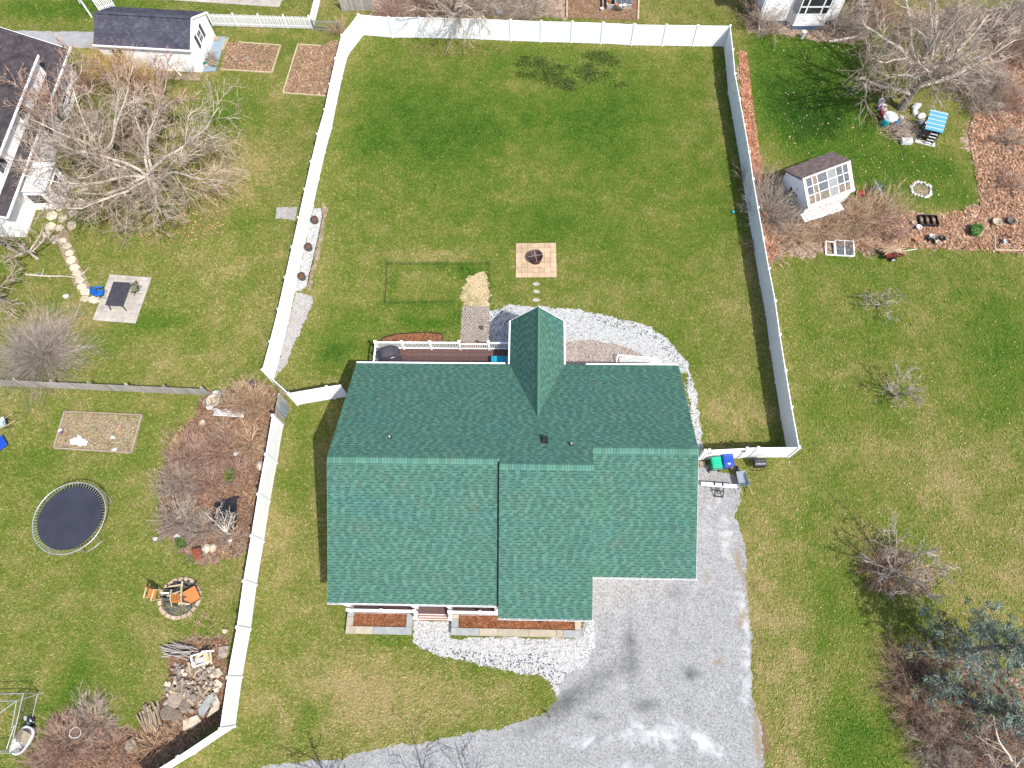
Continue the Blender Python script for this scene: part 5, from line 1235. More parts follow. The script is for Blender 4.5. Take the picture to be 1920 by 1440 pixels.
# patio with its table and two chairs
c, an, lx, ly = rect_of([(206, 515), (285, 521), (255, 607), (175, 601)])
pat = link('patio', MB().box((0, 0, .015), (lx-.04, ly-.04, .03)).mesh('patio', M['soil']), None, c, an, kind='structure')
r = R(15); y = -ly/2
rows = [.3, .42, .3, .42, .42, .3, .42, .3, .42, .3]; k_ = ly/sum(rows)
for h in rows:
    x = -lx/2; h *= k_
    while x < lx/2-.05:
        w = min(r.choice((.3, .3, .45, .6)), lx/2-x); w = lx/2-x if lx/2-x-w < .15 else w
        MB().box((x+w/2, y+h/2, .035+r.uniform(0, .006)), (w-.014, h-.014, .05)).build('paver', M['paver_grey'], pat); x += w
    y += h
c, an, lx, ly = rect_of([(211.8, 528), (240.8, 530), (230.7, 574), (198.5, 572)], .74)
t = thing('patio_table', 'long dark grey table on the paved patio', 'table', (c.x, c.y, .055), an)
bevel(MB().box((0, 0, .685), (lx, ly, .04)).build('tabletop', simple('slate_top', (.035, .033, .042), (.075, .07, .085), 5, .6, .3, .3), t), .01)
MB().box((0, 0, .63), (lx-.1, ly-.1, .05)).build('apron', M['black'], t)
for sx in (-1, 1):
    for sy in (-1, 1): MB().bar((sx*(lx/2-.1), sy*(ly/2-.12), .66), (sx*(lx/2-.02), sy*(ly/2+.02), 0), .045).build('leg', M['black'], t)
def camp_chair(label, p, rz, mat):
    c = G(p[0], p[1], .45); t = thing('folding_chair', label, 'chair', (c.x, c.y, .05), rz, 'folding camp chairs')
    mb = MB(); mb.quad((-.26, -.25, .42), (.26, -.25, .42), (.24, .22, .36), (-.24, .22, .36)); mb.quad((-.26, -.25, .415), (-.24, .22, .355), (.24, .22, .355), (.26, -.25, .415)); mb.build('seat', mat, t)
    mb = MB(); P = [(-.27, .2, .38), (.27, .2, .38), (.29, .38, .92), (-.29, .38, .92)]; mb.quad(*P); mb.quad(*[(x, y+.008, z) for x, y, z in P[::-1]]); mb.build('backrest', mat, t)
    for s_ in (-1, 1):
        mb = MB(); P = [(s_*.24, -.27, .6), (s_*.38, -.27, .6), (s_*.38, .3, .66), (s_*.24, .3, .66)]; mb.quad(*P); mb.quad(*[(x, y, z-.008) for x, y, z in P[::-1]]); mb.build('armrest', mat, t)
        for a, b in (((s_*.3, -.28, .62), (s_*.32, .32, .02)), ((s_*.32, -.3, .02), (s_*.29, .36, .92)), ((s_*.32, -.3, .02), (-s_*.3, .32, .36)) if s_ > 0 else ((.3, -.3, .36), (-.3, .3, .03))): MB().tube([a, b], .013, 6).build('leg', M['black'], t)
    return t
camp_chair('blue folding camp chair at the left end of the patio table', (187, 549), PI/2+.2, M['blue_fabric'])
camp_chair('olive folding camp chair right of the patio table', (253, 541), -PI/2+.3, M['olive_fabric'])
c = G(125, 556); tag(MB().blob((0, 0, .08), (.22, .16, .12), R(4)).build('white_stone', M['stonelet'], None, loc=c), 'single white stone in the grass near the flagstone path', 'stone')
# dark bin at the fence end
c = G(473, 720, .35); t = thing('black_tub', 'small black plastic tub by the corner of the side fence', 'tub', (c.x, c.y, 0), .2); bevel(MB().prism([(-.28, -.2), (.28, -.2), (.28, .2), (-.28, .2)], 0, .4, [(-.33, -.24), (.33, -.24), (.33, .24), (-.33, .24)]).build('body', M['black'], t), .02); MB().box((0, 0, .42), (.6, .42, .04)).build('lid', simple('navy_lid', (.02, .02, .05), (.04, .04, .08), 4, .5), t)
# ---- lower left yard
t = thing('trampoline', 'round trampoline with dark blue black mat and silver rim', 'trampoline', (-27.5, 8.0, 0)); RR = 2.14; n = 64
MB().lathe([(1.88, .87), (1.0, .855), (.02, .85)], 48, close=False).build('mat', M['trampoline_mat'], t, True)
mb = MB(); pts = [(RR*math.cos(2*PI*k/n), RR*math.sin(2*PI*k/n), .9) for k in range(n+1)]; mb.tube(pts, .03, 8, False); mb.build('rim', M['galv'], t, True)
sp = MB().tube([(0, 0, 0), (RR-1.88, 0, .03)], .011, 5).mesh('spring', M['galv'])
for k in range(72): link('spring', sp, t, (1.88*math.cos(2*PI*k/72), 1.88*math.sin(2*PI*k/72), .868), 2*PI*k/72)
for k in range(4):
    a = PI/2*k+.5; b = a+.5; p = lambda an, z, rr=RR-.03: (rr*math.cos(an), rr*math.sin(an), z)
    MB().tube([p(a, .88), p(a, .03), p((a+b)/2, .03), p(b, .03), p(b, .88)], .025, 8).build('leg', M['galv'], t)
# raised bed with lime
t = bed('large old timber bed with white lime patch above the trampoline', [((123, 773), (268, 779)), ((268, 779), (248, 850)), ((248, 850), (103, 841)), ((103, 841), (123, 773))], [(124, 774), (267, 780), (247, 849), (104, 840)], 54, fill='soil', timber='bed_timber', h=.16, n=500)
b0 = t.location.copy()
sheet('lime_patch', [(p.x-b0.x, p.y-b0.y) for p in px((135, 822), (144, 820), (148, 815), (158, 822), (167, 828), (166, 836), (152, 838), (138, 834))], .14, M['lime'], .1, 62, kind='stuff', parent=t)
for k, (x, y, lb) in enumerate(((216, 844, 'white rag at the lower edge of the lime patched bed'), (214, 821, 'white scrap in the middle of the lime patched bed'))):
    c = G(x, y); tag(MB().blob((0, 0, .06), (.16, .1, .06), R(k), jit=.5).build('white_scrap', M['white_plastic'], None, loc=(c.x, c.y, .05)), lb, 'scrap')
c = G(115, 808); t = thing('faded_toy', 'small pale and purple toy at the left bed edge', 'toy', (c.x, c.y, .05)); MB().box((0, 0, .08), (.25, .14, .08), Matrix.Rotation(.6, 3, 'Z')).build('toy_body', M['white_plastic'], t); MB().box((.14, -.14, .06), (.14, .12, .1)).build('toy_base', simple('purple', (.07, .04, .14), (.1, .06, .2), 3), t)
# left edge: wheelbarrow, blue tub
c = G(-2, 795, .5); t = thing('wheelbarrow', 'pale blue wheelbarrow cut off by the left edge', 'wheelbarrow', (c.x, c.y, 0), PI+.5); barrow(t, simple('pale_blue_steel', (.4, .5, .55), (.55, .65, .7), 3, .4, .4))
c = G(-3, 834, .15); tag(bevel(MB().prism([(-.4, -.35), (.4, -.35), (.4, .35), (-.4, .35)], 0, .25, [(-.5, -.42), (.5, -.42), (.5, .42), (-.5, .42)]).build('blue_tub', M['blue_bin'], None, loc=(c.x, c.y, 0), rz=.7), .03), 'blue tub corner showing at the left edge', 'tub')
# fire ring with chairs burning up
c = G(338, 1122); t = thing('fire_ring', 'brick fire ring full of charred logs on the left lawn', 'fire ring', (c.x, c.y, 0)); r = R(22); n = 22; rr = 1.12
bk = MB().box((0, 0, .06), (.27, .2, .12)).mesh('brick', M['brick'])
for k in range(n):
    a = 2*PI*k/n
    o = link('brick', bk, t, (rr*math.cos(a)+r.uniform(-.03, .03), rr*math.sin(a)*.95+r.uniform(-.03, .03), 0), a+PI/2+r.uniform(-.15, .15))
sheet('ash', [(1.05*math.cos(2*PI*k/20), 1.0*math.sin(2*PI*k/20)) for k in range(20)], .02, M['char'], .05, 63, kind='stuff', parent=t)
for k in range(46):
    a, q = r.uniform(0, 2*PI), r.uniform(0, .85); y = q*math.sin(a)*.85+.12; x = q*math.cos(a)*.9; L = r.uniform(.4, 1.0); an = r.uniform(-.5, .5)
    mb = MB(); mb.tube([(-L/2, 0, 0), (0, 0, r.uniform(-.02, .03)), (L/2, 0, r.uniform(-.05, .08))], [r.uniform(.03, .06)]*3, 6); mb.build('charred_log', M['char'], t, loc=(x, y, .1+r.uniform(0, .25)), rz=an)
for k in range(12): MB().blob((r.uniform(-.7, .8), r.uniform(.5, 1.0), .12), (.1, .08, .07), r, 6, 4).build('cinder', M['char'], t)
def broken_chair(label, p, rz, tilt, missing=False):
    c = G(p[0], p[1], .3); t = thing('broken_chair', label, 'chair', (c.x, c.y, .12), rz, 'broken orange chairs at the fire ring'); t.rotation_euler = (tilt[0], tilt[1], rz)
    for k in range(4): MB().box((-.21+k*.14, .0, .4), (.125, .5, .03)).build('seat_slat', M['orange_fabric'], t)
    if not missing:
        for k in range(3): MB().bar((-.19+k*.19, .26, .4), (-.19+k*.19, .42, .98), .13, .03).build('back_slat', M['orange_fabric'], t)
    for sx in (-1, 1):
        MB().bar((sx*.27, -.26, 0), (sx*.27, -.26, .62), .05, .05).build('leg', M['pale_wood'], t); MB().bar((sx*.27, .26, 0), (sx*.27, .36, .7), .05, .05).build('leg', M['pale_wood'], t)
        MB().bar((sx*.28, -.3, .63), (sx*.28, .34, .66), .09, .025).build('armrest', M['pale_wood'], t)
    MB().bar((-.27, -.25, .35), (.27, -.25, .35), .05, .05).build('front_rail', M['orange_fabric'], t)
    return t
broken_chair('orange wooden chair tipped over left of the fire ring', (292, 1112), -.3, (.25, -.2))
broken_chair('orange wooden chair wreck lying at the middle of the fire ring', (330, 1128), .2, (-.5, .3), True)
c = G(358, 1117, .4); t = thing('orange_board', 'square orange board lying slanted on the fire ring logs', 'board', (c.x, c.y, .4), .45); t.rotation_euler = (.25, -.3, .45); MB().box((0, 0, 0), (.95, .8, .03)).build('panel', M['orange_fabric'], t); MB().bar((-.5, -.42, .02), (.5, -.42, .02), .05, .05).build('edge_rail', M['rust_dark'], t)
for k, (a, b, lb) in enumerate((((316, 1100), (343, 1096), 'pale lumber stick across the top of the fire ring'), ((342, 1090), (336, 1135), 'pale lumber stick pointing down across the fire ring'), ((303, 1112), (317, 1112), 'short white board at the left side of the fire ring'), ((313, 1118), (337, 1109), 'pale lumber stick slanting over the middle logs'), ((338, 1131), (356, 1133), 'pale lumber stick along the lower bricks'))):
    q0, q1 = G(*a, .4), G(*b, .35); m = (q0+q1)/2; mb = MB(); mb.bar(q0-m, q1-m, .09, .04); tag(mb.build('lumber_stick', M['pale_wood' if k != 2 else 'vinyl'], None, loc=m), lb, 'stick', 'lumber thrown on the fire ring')
# rubble, logs and slabs along the lower left fence
r = R(33)
def rock(p, s, mat='stone_grey', sq=.6):
    c = G(*p); mb = MB(); mb.blob((0, 0, s*sq*.6), (s, s*r.uniform(.6, .95), s*sq), r, 8, 4); return mb.build('rock', M[mat], None, loc=c, rz=r.uniform(0, 3))
rpoly = [(318, 1262), (330, 1245), (400, 1240), (412, 1270), (408, 1320), (372, 1330), (330, 1340), (308, 1320)]
q = np.random.default_rng(3).uniform((300, 1238), (415, 1345), (1500, 2)); ok = inside(rpoly, q[:, 0], q[:, 1]); q = q[ok][:230]
RM = [MB() for _ in range(8)]; rmesh = []
for k, mb in enumerate(RM): mb.blob((0, 0, .06), (.17, .17*r.uniform(.55, .9), .1), r, 7, 4); rmesh.append(mb.mesh('rock', M['stone_grey' if k % 3 else 'stone_tan']))
for x, y in q:
    c = G(x, y); o = link('rock', r.choice(rmesh), None, (c.x, c.y, r.uniform(0, .12)), r.uniform(0, 6)); sc = r.uniform(.45, 1.1); o.scale = (sc, sc, sc*r.uniform(.7, 1.3)); o.rotation_euler.x = r.uniform(-.3, .3)
    tag(o, 'grey brown rock heaped in the rubble pile beside the white fence', 'rock', 'rocks of the rubble pile')
for k in range(40):
    c = G(r.uniform(322, 405), r.uniform(1252, 1325)); L = r.uniform(.35, .8); mb = MB(); mb.tube([(-L/2, 0, 0), (L/2, 0, 0)], r.uniform(.04, .08), 7)
    o = tag(mb.build('split_log', M['log' if k % 3 else 'log_end'], None, loc=(c.x, c.y, .16+r.uniform(0, .1)), rz=r.uniform(0, 3)), 'split log lying among the rocks of the rubble pile', 'log', 'split logs on the rubble pile'); o.rotation_euler.y = r.uniform(-.2, .2)
for k in range(24):
    c = G(268+k*1.5+r.uniform(-2, 2), 1352-k*.5+r.uniform(-12, 10)); L = r.uniform(.7, 1.15); mb = MB(); mb.tube([(-L/2, 0, 0), (L/2, 0, .02)], r.uniform(.035, .06), 7)
    tag(mb.build('round_log', M['log' if k % 2 else 'log_end'], None, loc=(c.x, c.y, .08+.05*(k % 4)), rz=2.1+r.uniform(-.2, .2)), 'thin round log stacked in the slanting row left of the rubble', 'log', 'round logs in the slanting stack')
for k, (x, y, s_) in enumerate(((333, 1312, .42), (318, 1336, .36), (333, 1341, .3), (366, 1309, .22), (350, 1322, .3), (250, 1396, .3))):
    c = G(x, y); mb = MB(); mb.tube([(0, 0, 0), (0, 0, .3)], s_, 14); t = thing('stump_round', ('wide pale stump round at the middle of the rubble pile', 'stump round with rotten holes below the wide stump', 'stump round with dark ring right of the rotten one', 'small stump round near the upper rocks', 'stump round between the wide stump and grey slab', 'grey stump round alone near the bottom brush')[k], 'stump', c, r.uniform(0, 3)); mb.build('trunk', M['bark'], t); MB().lathe([(s_*.93, .3), (s_*.93, .312), (s_*.5, .316), (.02, .317)], 14).build('cut_face', M['log'], t)
def slab_(label, pts, z, mat, tilt=(0, 0)):
    q = px(*pts); c = sum(q, Vector())/len(q); mb = MB(); mb.prism([(p.x-c.x, p.y-c.y) for p in q], 0, .09); o = bevel(tag(mb.build('stone_slab', M[mat], None, loc=(c.x, c.y, z)), label, 'slab', 'flat slabs by the fence'), .01); o.rotation_euler = (*tilt, 0)
slab_('large leaf shaped grey slab leaning by the white fence', [(402, 1297), (405, 1306), (396, 1325), (384, 1343), (377, 1340), (376, 1328), (388, 1312)], .2, 'blue_stone', (.1, .2))
slab_('lichen yellow slab lying under the grey leaf shaped slab', [(407, 1300), (414, 1316), (412, 1330), (396, 1343), (390, 1345), (400, 1322)], .1, 'stone_tan', (0, .1))
slab_('brown flat slab against the fence above the rubble', [(402, 1256), (413, 1252), (420, 1263), (409, 1272), (403, 1266)], .06, 'stone_tan')
slab_('brown flat slab against the fence, lower of the two brown ones', [(402, 1277), (409, 1273), (419, 1281), (416, 1290), (404, 1286)], .06, 'stone_tan')
slab_('dark grey square slab against the fence near the sticks', [(412, 1213), (431, 1211), (427, 1232), (410, 1236)], .05, 'stone_grey')
slab_('broad pale slab in the weeds at the bottom of the pile', [(345, 1350), (372, 1340), (380, 1352), (362, 1366), (345, 1370)], .05, 'stone_tan')
for k in range(22):
    c = G(336+r.uniform(-14, 18), 1218+r.uniform(-9, 14)); L = r.uniform(.9, 1.7); mb = MB(); mb.tube([(-L/2, 0, 0), (0, r.uniform(-.05, .05), .03), (L/2, 0, 0)], r.uniform(.015, .035), 6)
    tag(mb.build('grey_stick', M['grey_wood'], None, loc=(c.x, c.y, .1+r.uniform(0, .2)), rz=-.1+r.uniform(-.35, .25)), 'grey stick in the bundle at the top of the rubble pile', 'stick', 'grey sticks above the rubble pile')
c = G(374, 1234, .4); t = thing('scrap_box', 'white framed box with a grey panel lying on the rubble', 'box', (c.x, c.y, .2), .3); t.rotation_euler = (.35, 0, .3)
for a, b in (((-.45, -.3), (.45, -.3)), ((.45, -.3), (.45, .3)), ((.45, .3), (-.45, .3)), ((-.45, .3), (-.45, -.3))): MB().bar((*a, .08), (*b, .08), .06, .2).build('frame_side', M['vinyl'], t)
MB().box((.05, -.08, .06), (.72, .3, .04)).build('panel', M['galv'], t); MB().box((0, .2, .1), (.5, .16, .05), Matrix.Rotation(.5, 3, 'Z')).build('block', M['pale_wood'], t)
c = G(392, 1232, .4); t = thing('scrap_stand', 'small pale lumber trestle standing beside the white box', 'trestle', (c.x, c.y, .1), .1)
MB().bar((-.35, .3, .5), (.35, .3, .5), .08, .05).build('top_rail', M['vinyl'], t)
for x in (-.1, .12): MB().bar((x, .3, .48), (x-.05, -.35, .05), .1, .06).build('leg', M['pale_wood'], t)
MB().box((-.16, -.02, .3), (.3, .55, .03), Matrix.Rotation(.55, 3, 'X')).build('board', M['pale_wood'], t)
# dog run with wire and tub
q = px((-20, 1300), (66, 1295), (22, 1420), (-60, 1420)); c = G(30, 1350)
t = thing('dog_run', 'metal framed wire dog run at the lower left edge', 'pen', (c.x, c.y, 0)); b0 = Vector((c.x, c.y, 0)); Hh = 1.2
P_ = [G(x, y, Hh)-b0 for x, y in ((-40, 1302), (78, 1299), (40, 1300), (5, 1420))]; corner = G(76, 1301)-b0
def pipe(a, b, rad=.022): MB().tube([a, b], rad, 7).build('pipe', M['galv'], t)
tl, tr, brr, bl = [G(x, y, Hh)-b0 for x, y in ((-60, 1303), (44, 1300), (18, 1412), (-70, 1412))]
for p in (tl, tr, brr, bl): pipe(p, Vector((p.x, p.y, 0)))
for a, b in ((tl, tr), (tr, brr), (brr, bl), (bl, tl)):
    pipe(a, b); pipe(Vector((a.x, a.y, .05)), Vector((b.x, b.y, .05)))
md = G(31, 1314, Hh)-b0; pipe(G(-30, 1316, Hh)-b0, md); pipe(md, G(78, 1300, .2)-b0); pipe(md, G(22, 1365, Hh)-b0); pipe(G(27, 1360, Hh)-b0, G(12, 1405, Hh)-b0); pipe(md, G(-5, 1340, Hh)-b0)
mb = MB(); b1, b2 = Vector((tr.x, tr.y, 0)), Vector((brr.x, brr.y, 0)); n = 30
for k in range(n): 
    a = tr+(brr-tr)*k/n; e = b1+(b2-b1)*min(1, (k+6)/n); mb.bar(a, e, .006); a2 = tr+(brr-tr)*min(1, (k+6)/n); e2 = b1+(b2-b1)*k/n; mb.bar(a2, e2, .006)
o = mb.build('wire_mesh', M['net'], t); o['kind'] = 'stuff'
c = G(42, 1388, .4); t = thing('white_tub', 'white bathtub shaped container inside the dog run corner', 'tub', (c.x, c.y, 0), 1.2)
mb = MB(); n = 20
def ring(s_, z): return [(s_*.72*math.copysign(abs(math.cos(a))**.7, math.cos(a)), s_*.42*math.copysign(abs(math.sin(a))**.7, math.sin(a)), z) for a in [2*PI*k/n for k in range(n)]]
vs = ring(.85, 0)+ring(1, .5)+ring(.9, .5)+ring(.78, .08); fs = [tuple(range(n-1, -1, -1))]+[(i*n+k, i*n+(k+1) % n, (i+1)*n+(k+1) % n, (i+1)*n+k) for i in range(3) for k in range(n)]+[tuple(3*n+k for k in range(n))]
mb._add(vs, fs); mb.build('shell', M['white_plastic'], t, True); MB().box((.2, 0, .53), (.5, .74, .03)).build('cover_board', M['bed_timber'], t)
r = R(70)
for k in range(9):
    c = G(56+r.uniform(-8, 9), 1352+r.uniform(-7, 7)); tag(MB().blob((0, 0, .08), (.16, .1, .08), r, jit=.45).build('trash_scrap', M['white_plastic' if k % 2 else 'black'], None, loc=c, rz=r.uniform(0, 3)), 'crumpled black or white scrap beside the dog run wire', 'scrap', 'scraps beside the dog run')
# pots, lattice, tarp and stones in the brush bed
for x, y, rr, m, lb in ((401, 752, .42, 'tan_pot', 'wide empty tan pot at the top of the brush bed'), (407, 741, .3, 'galv', 'grey pot standing behind the wide tan pot'), (390, 755, .3, 'stone_grey', 'dark grey pot left of the wide tan pot'), (394, 763, .22, 'white_plastic', 'small pale pot in front of the wide tan pot'), (380, 793, .2, 'tan_pot', 'small tan pot alone at the brush bed edge')):
    c = G(x, y, rr*.8); t = MB(); t.lathe([(rr*.7, 0), (rr, rr*1.1), (rr*1.05, rr*1.25), (rr*.85, rr*1.25), (rr*.75, rr*.6), (.02, rr*.5)], 20, close=False); tag(t.build('plant_pot', M[m], None, True, (c.x, c.y, 0)), lb, 'pot', 'pots by the picket fence')
a, c = G(400, 779), G(458, 783); t = thing('garden_lattice', 'white scalloped garden lattice lying in the brush bed', 'lattice', a); d = c-a; mb = MB(); L = d.length; t.rotation_euler.z = math.atan2(d.y, d.x)
for k in range(26):
    x = L*k/26; h = .3+.1*math.sin(k*.75); mb.bar((x, 0, .08), (min(L, x+.25), h, .2), .02, .012); mb.bar((min(L, x+.25), 0, .09), (x, h, .21), .02, .012)
mb.bar((0, 0, .08), (L, 0, .08), .04, .02)
for k in range(13): mb.bar((L*k/13, .33+.09*math.sin(k*1.5), .2), (L*(k+1)/13, .33+.09*math.sin((k+1)*1.5), .2), .035, .02)
o = mb.build('lattice_slats', M['white_plastic'], t); o['kind'] = 'stuff'
c = G(422, 965); tag(sheet('black_tarp', [(p.x-c.x, p.y-c.y) for p in px((402, 960), (405, 945), (420, 938), (430, 935), (450, 932), (448, 958), (444, 985), (425, 992), (402, 985))], .13, M['black'], .12, 71, kind='thing', loc=None), 'black tarp on the ground under the pale bare branches', 'tarp').location = c
r = R(72)
for k, (x, y, s_, m, lb) in enumerate(((444, 851, .22, 'stonelet', 'white stone at the foot of the dark bare shrub'), (492, 875, .34, 'stone_tan', 'big tan boulder touching the side fence'), (388, 1029, .3, 'stone_tan', 'pale flat stone right of the rusty thing'), (401, 1028, .28, 'stone_tan', 'pale flat stone, second right of the rusty thing'), (431, 1013, .15, 'stonelet', 'small white stone below the black tarp'), (333, 1007, .24, 'stonelet', 'white and dark stone at the lower brush edge'), (293, 1010, .18, 'stonelet', 'small pale stone at the left brush corner'), (425, 1163, .0, 'stone_tan', ''), (422, 1184, .2, 'stone_tan', 'tan stone beside the fence above the sticks'))):
    if s_: tag(rock((x, y), s_, m), lb, 'stone')
c = G(373, 1042); t = thing('rusty_seat', 'rusty red folded metal seat lying at the brush bed foot', 'seat', (c.x, c.y, .1), .3); MB().box((0, 0, .1), (.5, .45, .04), Matrix.Rotation(.3, 3, 'X')).build('seat', M['rust'], t); MB().box((0, .28, .2), (.5, .04, .3), Matrix.Rotation(-.5, 3, 'X')).build('backrest', M['rust'], t)
for a in (-1, 1): MB().bar((a*.23, -.25, .1), (a*.2, .3, .0), .03).build('leg', M['rust'], t)
# ================================================================== RIGHT NEIGHBOURS
# ---- greenhouse shed
A = G(1495.8, 411.4); an = math.radians(24); t = thing('greenhouse', 'white greenhouse shed with glazed front slope and brown shingled back roof', 'greenhouse', A, an); GH = t
L0, L1, hk, hr, hb, D1, D2 = .18, 3.86, 1.42, 2.72, 1.9, 1.42, 2.9
mb = MB(); siding_wall(mb, (L0, 0), (L1, 0), 0, hk-.25); siding_wall(mb, (L0, D2), (L0, 0), 0, hk-.05); siding_wall(mb, (L1, 0), (L1, D2), 0, hk-.05); siding_wall(mb, (L1, D2), (L0, D2), 0, hb-.1)
for x, s_ in ((L0, -1), (L1, 1)):
    q = [(x, 0, hk-.05), (x, D1, hr-.08), (x, D2, hb-.1), (x, D2, hk-.05)]; mb.quad(*(q if s_ < 0 else q[::-1]))
mb.build('wall', M['shed_siding'], t)
VB_ = Vector((0, -(D2+.2-D1), hr-(hb-.08))).normalized(); slab_roof(t, Vector((L1+.12, D2+.2, hb-.08)), Vector((-1, 0, 0)), VB_, L1-L0+.24, math.hypot(D2+.2-D1, hr-hb+.08), M['roof_brown'], 101)
# glazed slope
V = Vector((0, D1+.1, hr-hk)).normalized(); N = Vector((1, 0, 0)).cross(V); Ls = math.hypot(D1+.1, hr-hk); O = Vector((L0-.04, -.1, hk)); Wd = L1-L0+.08
R_ = Matrix((Vector((1, 0, 0)), V, N)).transposed()
cell = lambda u, v, w, h, th, off=0: (O+Vector((1, 0, 0))*(u+w/2)+V*(v+h/2)+N*off, (w, h, th))
mb = MB()
for u, v, w, h in ((0, 0, Wd, .12), (0, Ls-.12, Wd, .12), (0, .12, .22, Ls-.24), (Wd-.3, .12, .3, Ls-.24)): mb.box(*cell(u, v, w, h, .05), R_)
mb.build('glazing_frame', simple('cream_frame', (.66, .62, .5), (.78, .76, .7), 2, .5, .3), t)
gw, gh = Wd-.52, Ls-.24; r = R(6); GM = [simple('old_glass_%d' % k, a, b, 5, .12, .6) for k, (a, b) in enumerate((((.07, .08, .09), (.16, .17, .18)), ((.22, .22, .21), (.34, .34, .33)), ((.13, .1, .07), (.3, .24, .16))))]
cols = (.17, .13, .24, .22, .2, .04+.0); us = [0, .14, .26, .5, .72, .88, 1.0]
for i in range(6):
    for j in range(3):
        u, w = .22+gw*us[i], gw*(us[i+1]-us[i]); v, h = .12+gh*j/3, gh/3
        MB().box(*cell(u+.02, v+.02, w-.04, h-.04, .012, .0), R_).build('pane', GM[1 if i == 3 else (2 if j == 0 or (i < 2 and r.random() < .6) else 0)], t)
mb = MB()
for i in range(1, 6): mb.box(*cell(.22+gw*us[i]-.018, .12, .036, gh, .045), R_)
for j in (1, 2): mb.box(*cell(.22, .12+gh*j/3-.018, gw, .036, .05), R_)
mb.build('glazing_bars', M['trim'], t)
mb = MB(); mb.bar((L0-.04, -.14, hk-.04), (L1+.04, -.14, hk-.04), .06, .2); 
mb.build('sill_board', M['trim'], t)
for k in range(5): MB().box((L0+.45+k*.62, -.03, hk-.17), (.4, .03, .07)).build('vent_slot', M['dark_glass'], t)
for k in range(2): pass
window(t, (L0-.03, 1.5, 1.05), .95, .62, (-1, 0, 0), mull=2, trans=0)
mb = MB(); mb.bar((-.1, -.35, .62), (L1-.9, -.55, .62), .7, .03); mb.build('bench_shelf', M['vinyl'], t)
for x in (1.3, 1.75, 2.2, 2.75): MB().bar((x, -.7-.03*x, .62), (x, -.72-.03*x, 0), .045).build('bench_leg', M['trim'], t)
# red and green odds at its right side
c = G(1612, 366); tag(bevel(MB().box((0, 0, .15), (.5, .35, .3)).build('red_crate', M['red'], None, loc=c, rz=.4), .02), 'red crate in dead stalks right of the greenhouse', 'crate')
c = G(1644, 357, .35); t = thing('green_wheelbarrow', 'dark green wheelbarrow with pale poles laid across beside the greenhouse', 'wheelbarrow', (c.x, c.y, 0), .9); barrow(t, simple('green_steel', (.02, .13, .09), (.04, .2, .15), 3, .5, .3))
for a, b, lb in (((1640, 338), (1663, 375), 'long pale pole across the green wheelbarrow, upper one'), ((1648, 352), (1657, 378), 'pale pole across the green wheelbarrow, lower one')):
    q0, q1 = G(*a, .75), G(*b, .25); tag(MB().tube([q0-q1, Vector()], .03, 6).build('pole', M['galv'], None, loc=q1), lb, 'pole', 'poles on the green barrow')
# ring of white stones
c = G(1726.5, 356); t = thing('stone_ring', 'ring of white stones round a grassy hole on the right lawn', 'fire ring', c); r = R(31)
for k in range(18):
    a = 2*PI*k/18; s_ = r.uniform(.09, .14); rr = .66+r.uniform(-.05, .08); MB().blob((0, 0, .06), (s_*1.25, s_, .09), r, 8, 4, jit=.35).build('stone', M['stonelet' if k % 3 else 'stone_tan'], t, loc=(rr*math.cos(a), rr*math.sin(a)*.95, 0), rz=a+1.57)
sheet('ring_soil', [(.55*math.cos(2*PI*k/14), .5*math.sin(2*PI*k/14)) for k in range(14)], .02, M['soil'], .04, 64, kind='stuff', parent=t)
# cold frame sashes
for (pts, lb, glz) in (([(1569, 452), (1604, 453), (1599, 478), (1565, 476)], 'glazed white window sash lying at the edge of the stalks', True), ([(1551, 454), (1568, 455), (1562, 476), (1547, 475)], 'empty narrow window frame left of the glazed sash', False)):
    c, an, lx, ly = rect_of(pts, .2); t = thing('window_sash', lb, 'window frame', (c.x, c.y, .16), an, 'old window frames by the right fence'); t.rotation_euler = (.18, 0, an)
    mb = MB()
    for x, y, w, h in ((0, ly/2, lx, .07), (0, -ly/2, lx, .07), (-lx/2, 0, .07, ly), (lx/2, 0, .07, ly)): mb.box((x, y, 0), (w, h, .05))
    mb.build('frame', M['trim'], t)
    if glz: MB().box((0, 0, 0), (.05, ly, .045)).build('mullion', M['trim'], t); MB().box((0, 0, -.005), (lx-.06, ly-.06, .012)).build('pane', GM[0], t)
# red garden cart with sticks
c = G(1675, 473, .5); t = thing('garden_cart', 'dark red garden cart with white wheels full of cut sticks', 'cart', (c.x, c.y, 0), .12)
mb = MB(); B_ = [(-.55, -.3), (.55, -.3), (.55, .3), (-.55, .3)]; T_ = [(-.62, -.36), (.62, -.36), (.62, .36), (-.62, .36)]
vs = [(x, y, .3) for x, y in B_]+[(x, y, .62) for x, y in T_]+[(x*.94, y*.92, .62) for x, y in T_]+[(x*.94, y*.9, .33) for x, y in B_]
mb._add(vs, [(3, 2, 1, 0)]+[(k*4+i, k*4+(i+1) % 4, k*4+4+(i+1) % 4, k*4+4+i) for k in range(3) for i in range(4)]+[(12, 13, 14, 15)]); mb.build('tray', simple('dark_red', (.16, .03, .03), (.24, .05, .05), 4, .5), t)
for s_ in (-1, 1):
    w = MB().tube([(0, s_*.36, .22), (0, s_*.44, .22)], .22, 18).build('wheel', M['black'], t); MB().tube([(0, s_*.445, .22), (0, s_*.455, .22)], .12, 14).build('hub', M['white_plastic'], w)
MB().bar((.6, 0, .5), (1.7, .1, .45), .04).build('handle', M['white_plastic'], t); MB().box((.3, 0, .64), (.35, .3, .08)).build('sack', M['white_plastic'], t)
r = R(40); mb = MB()
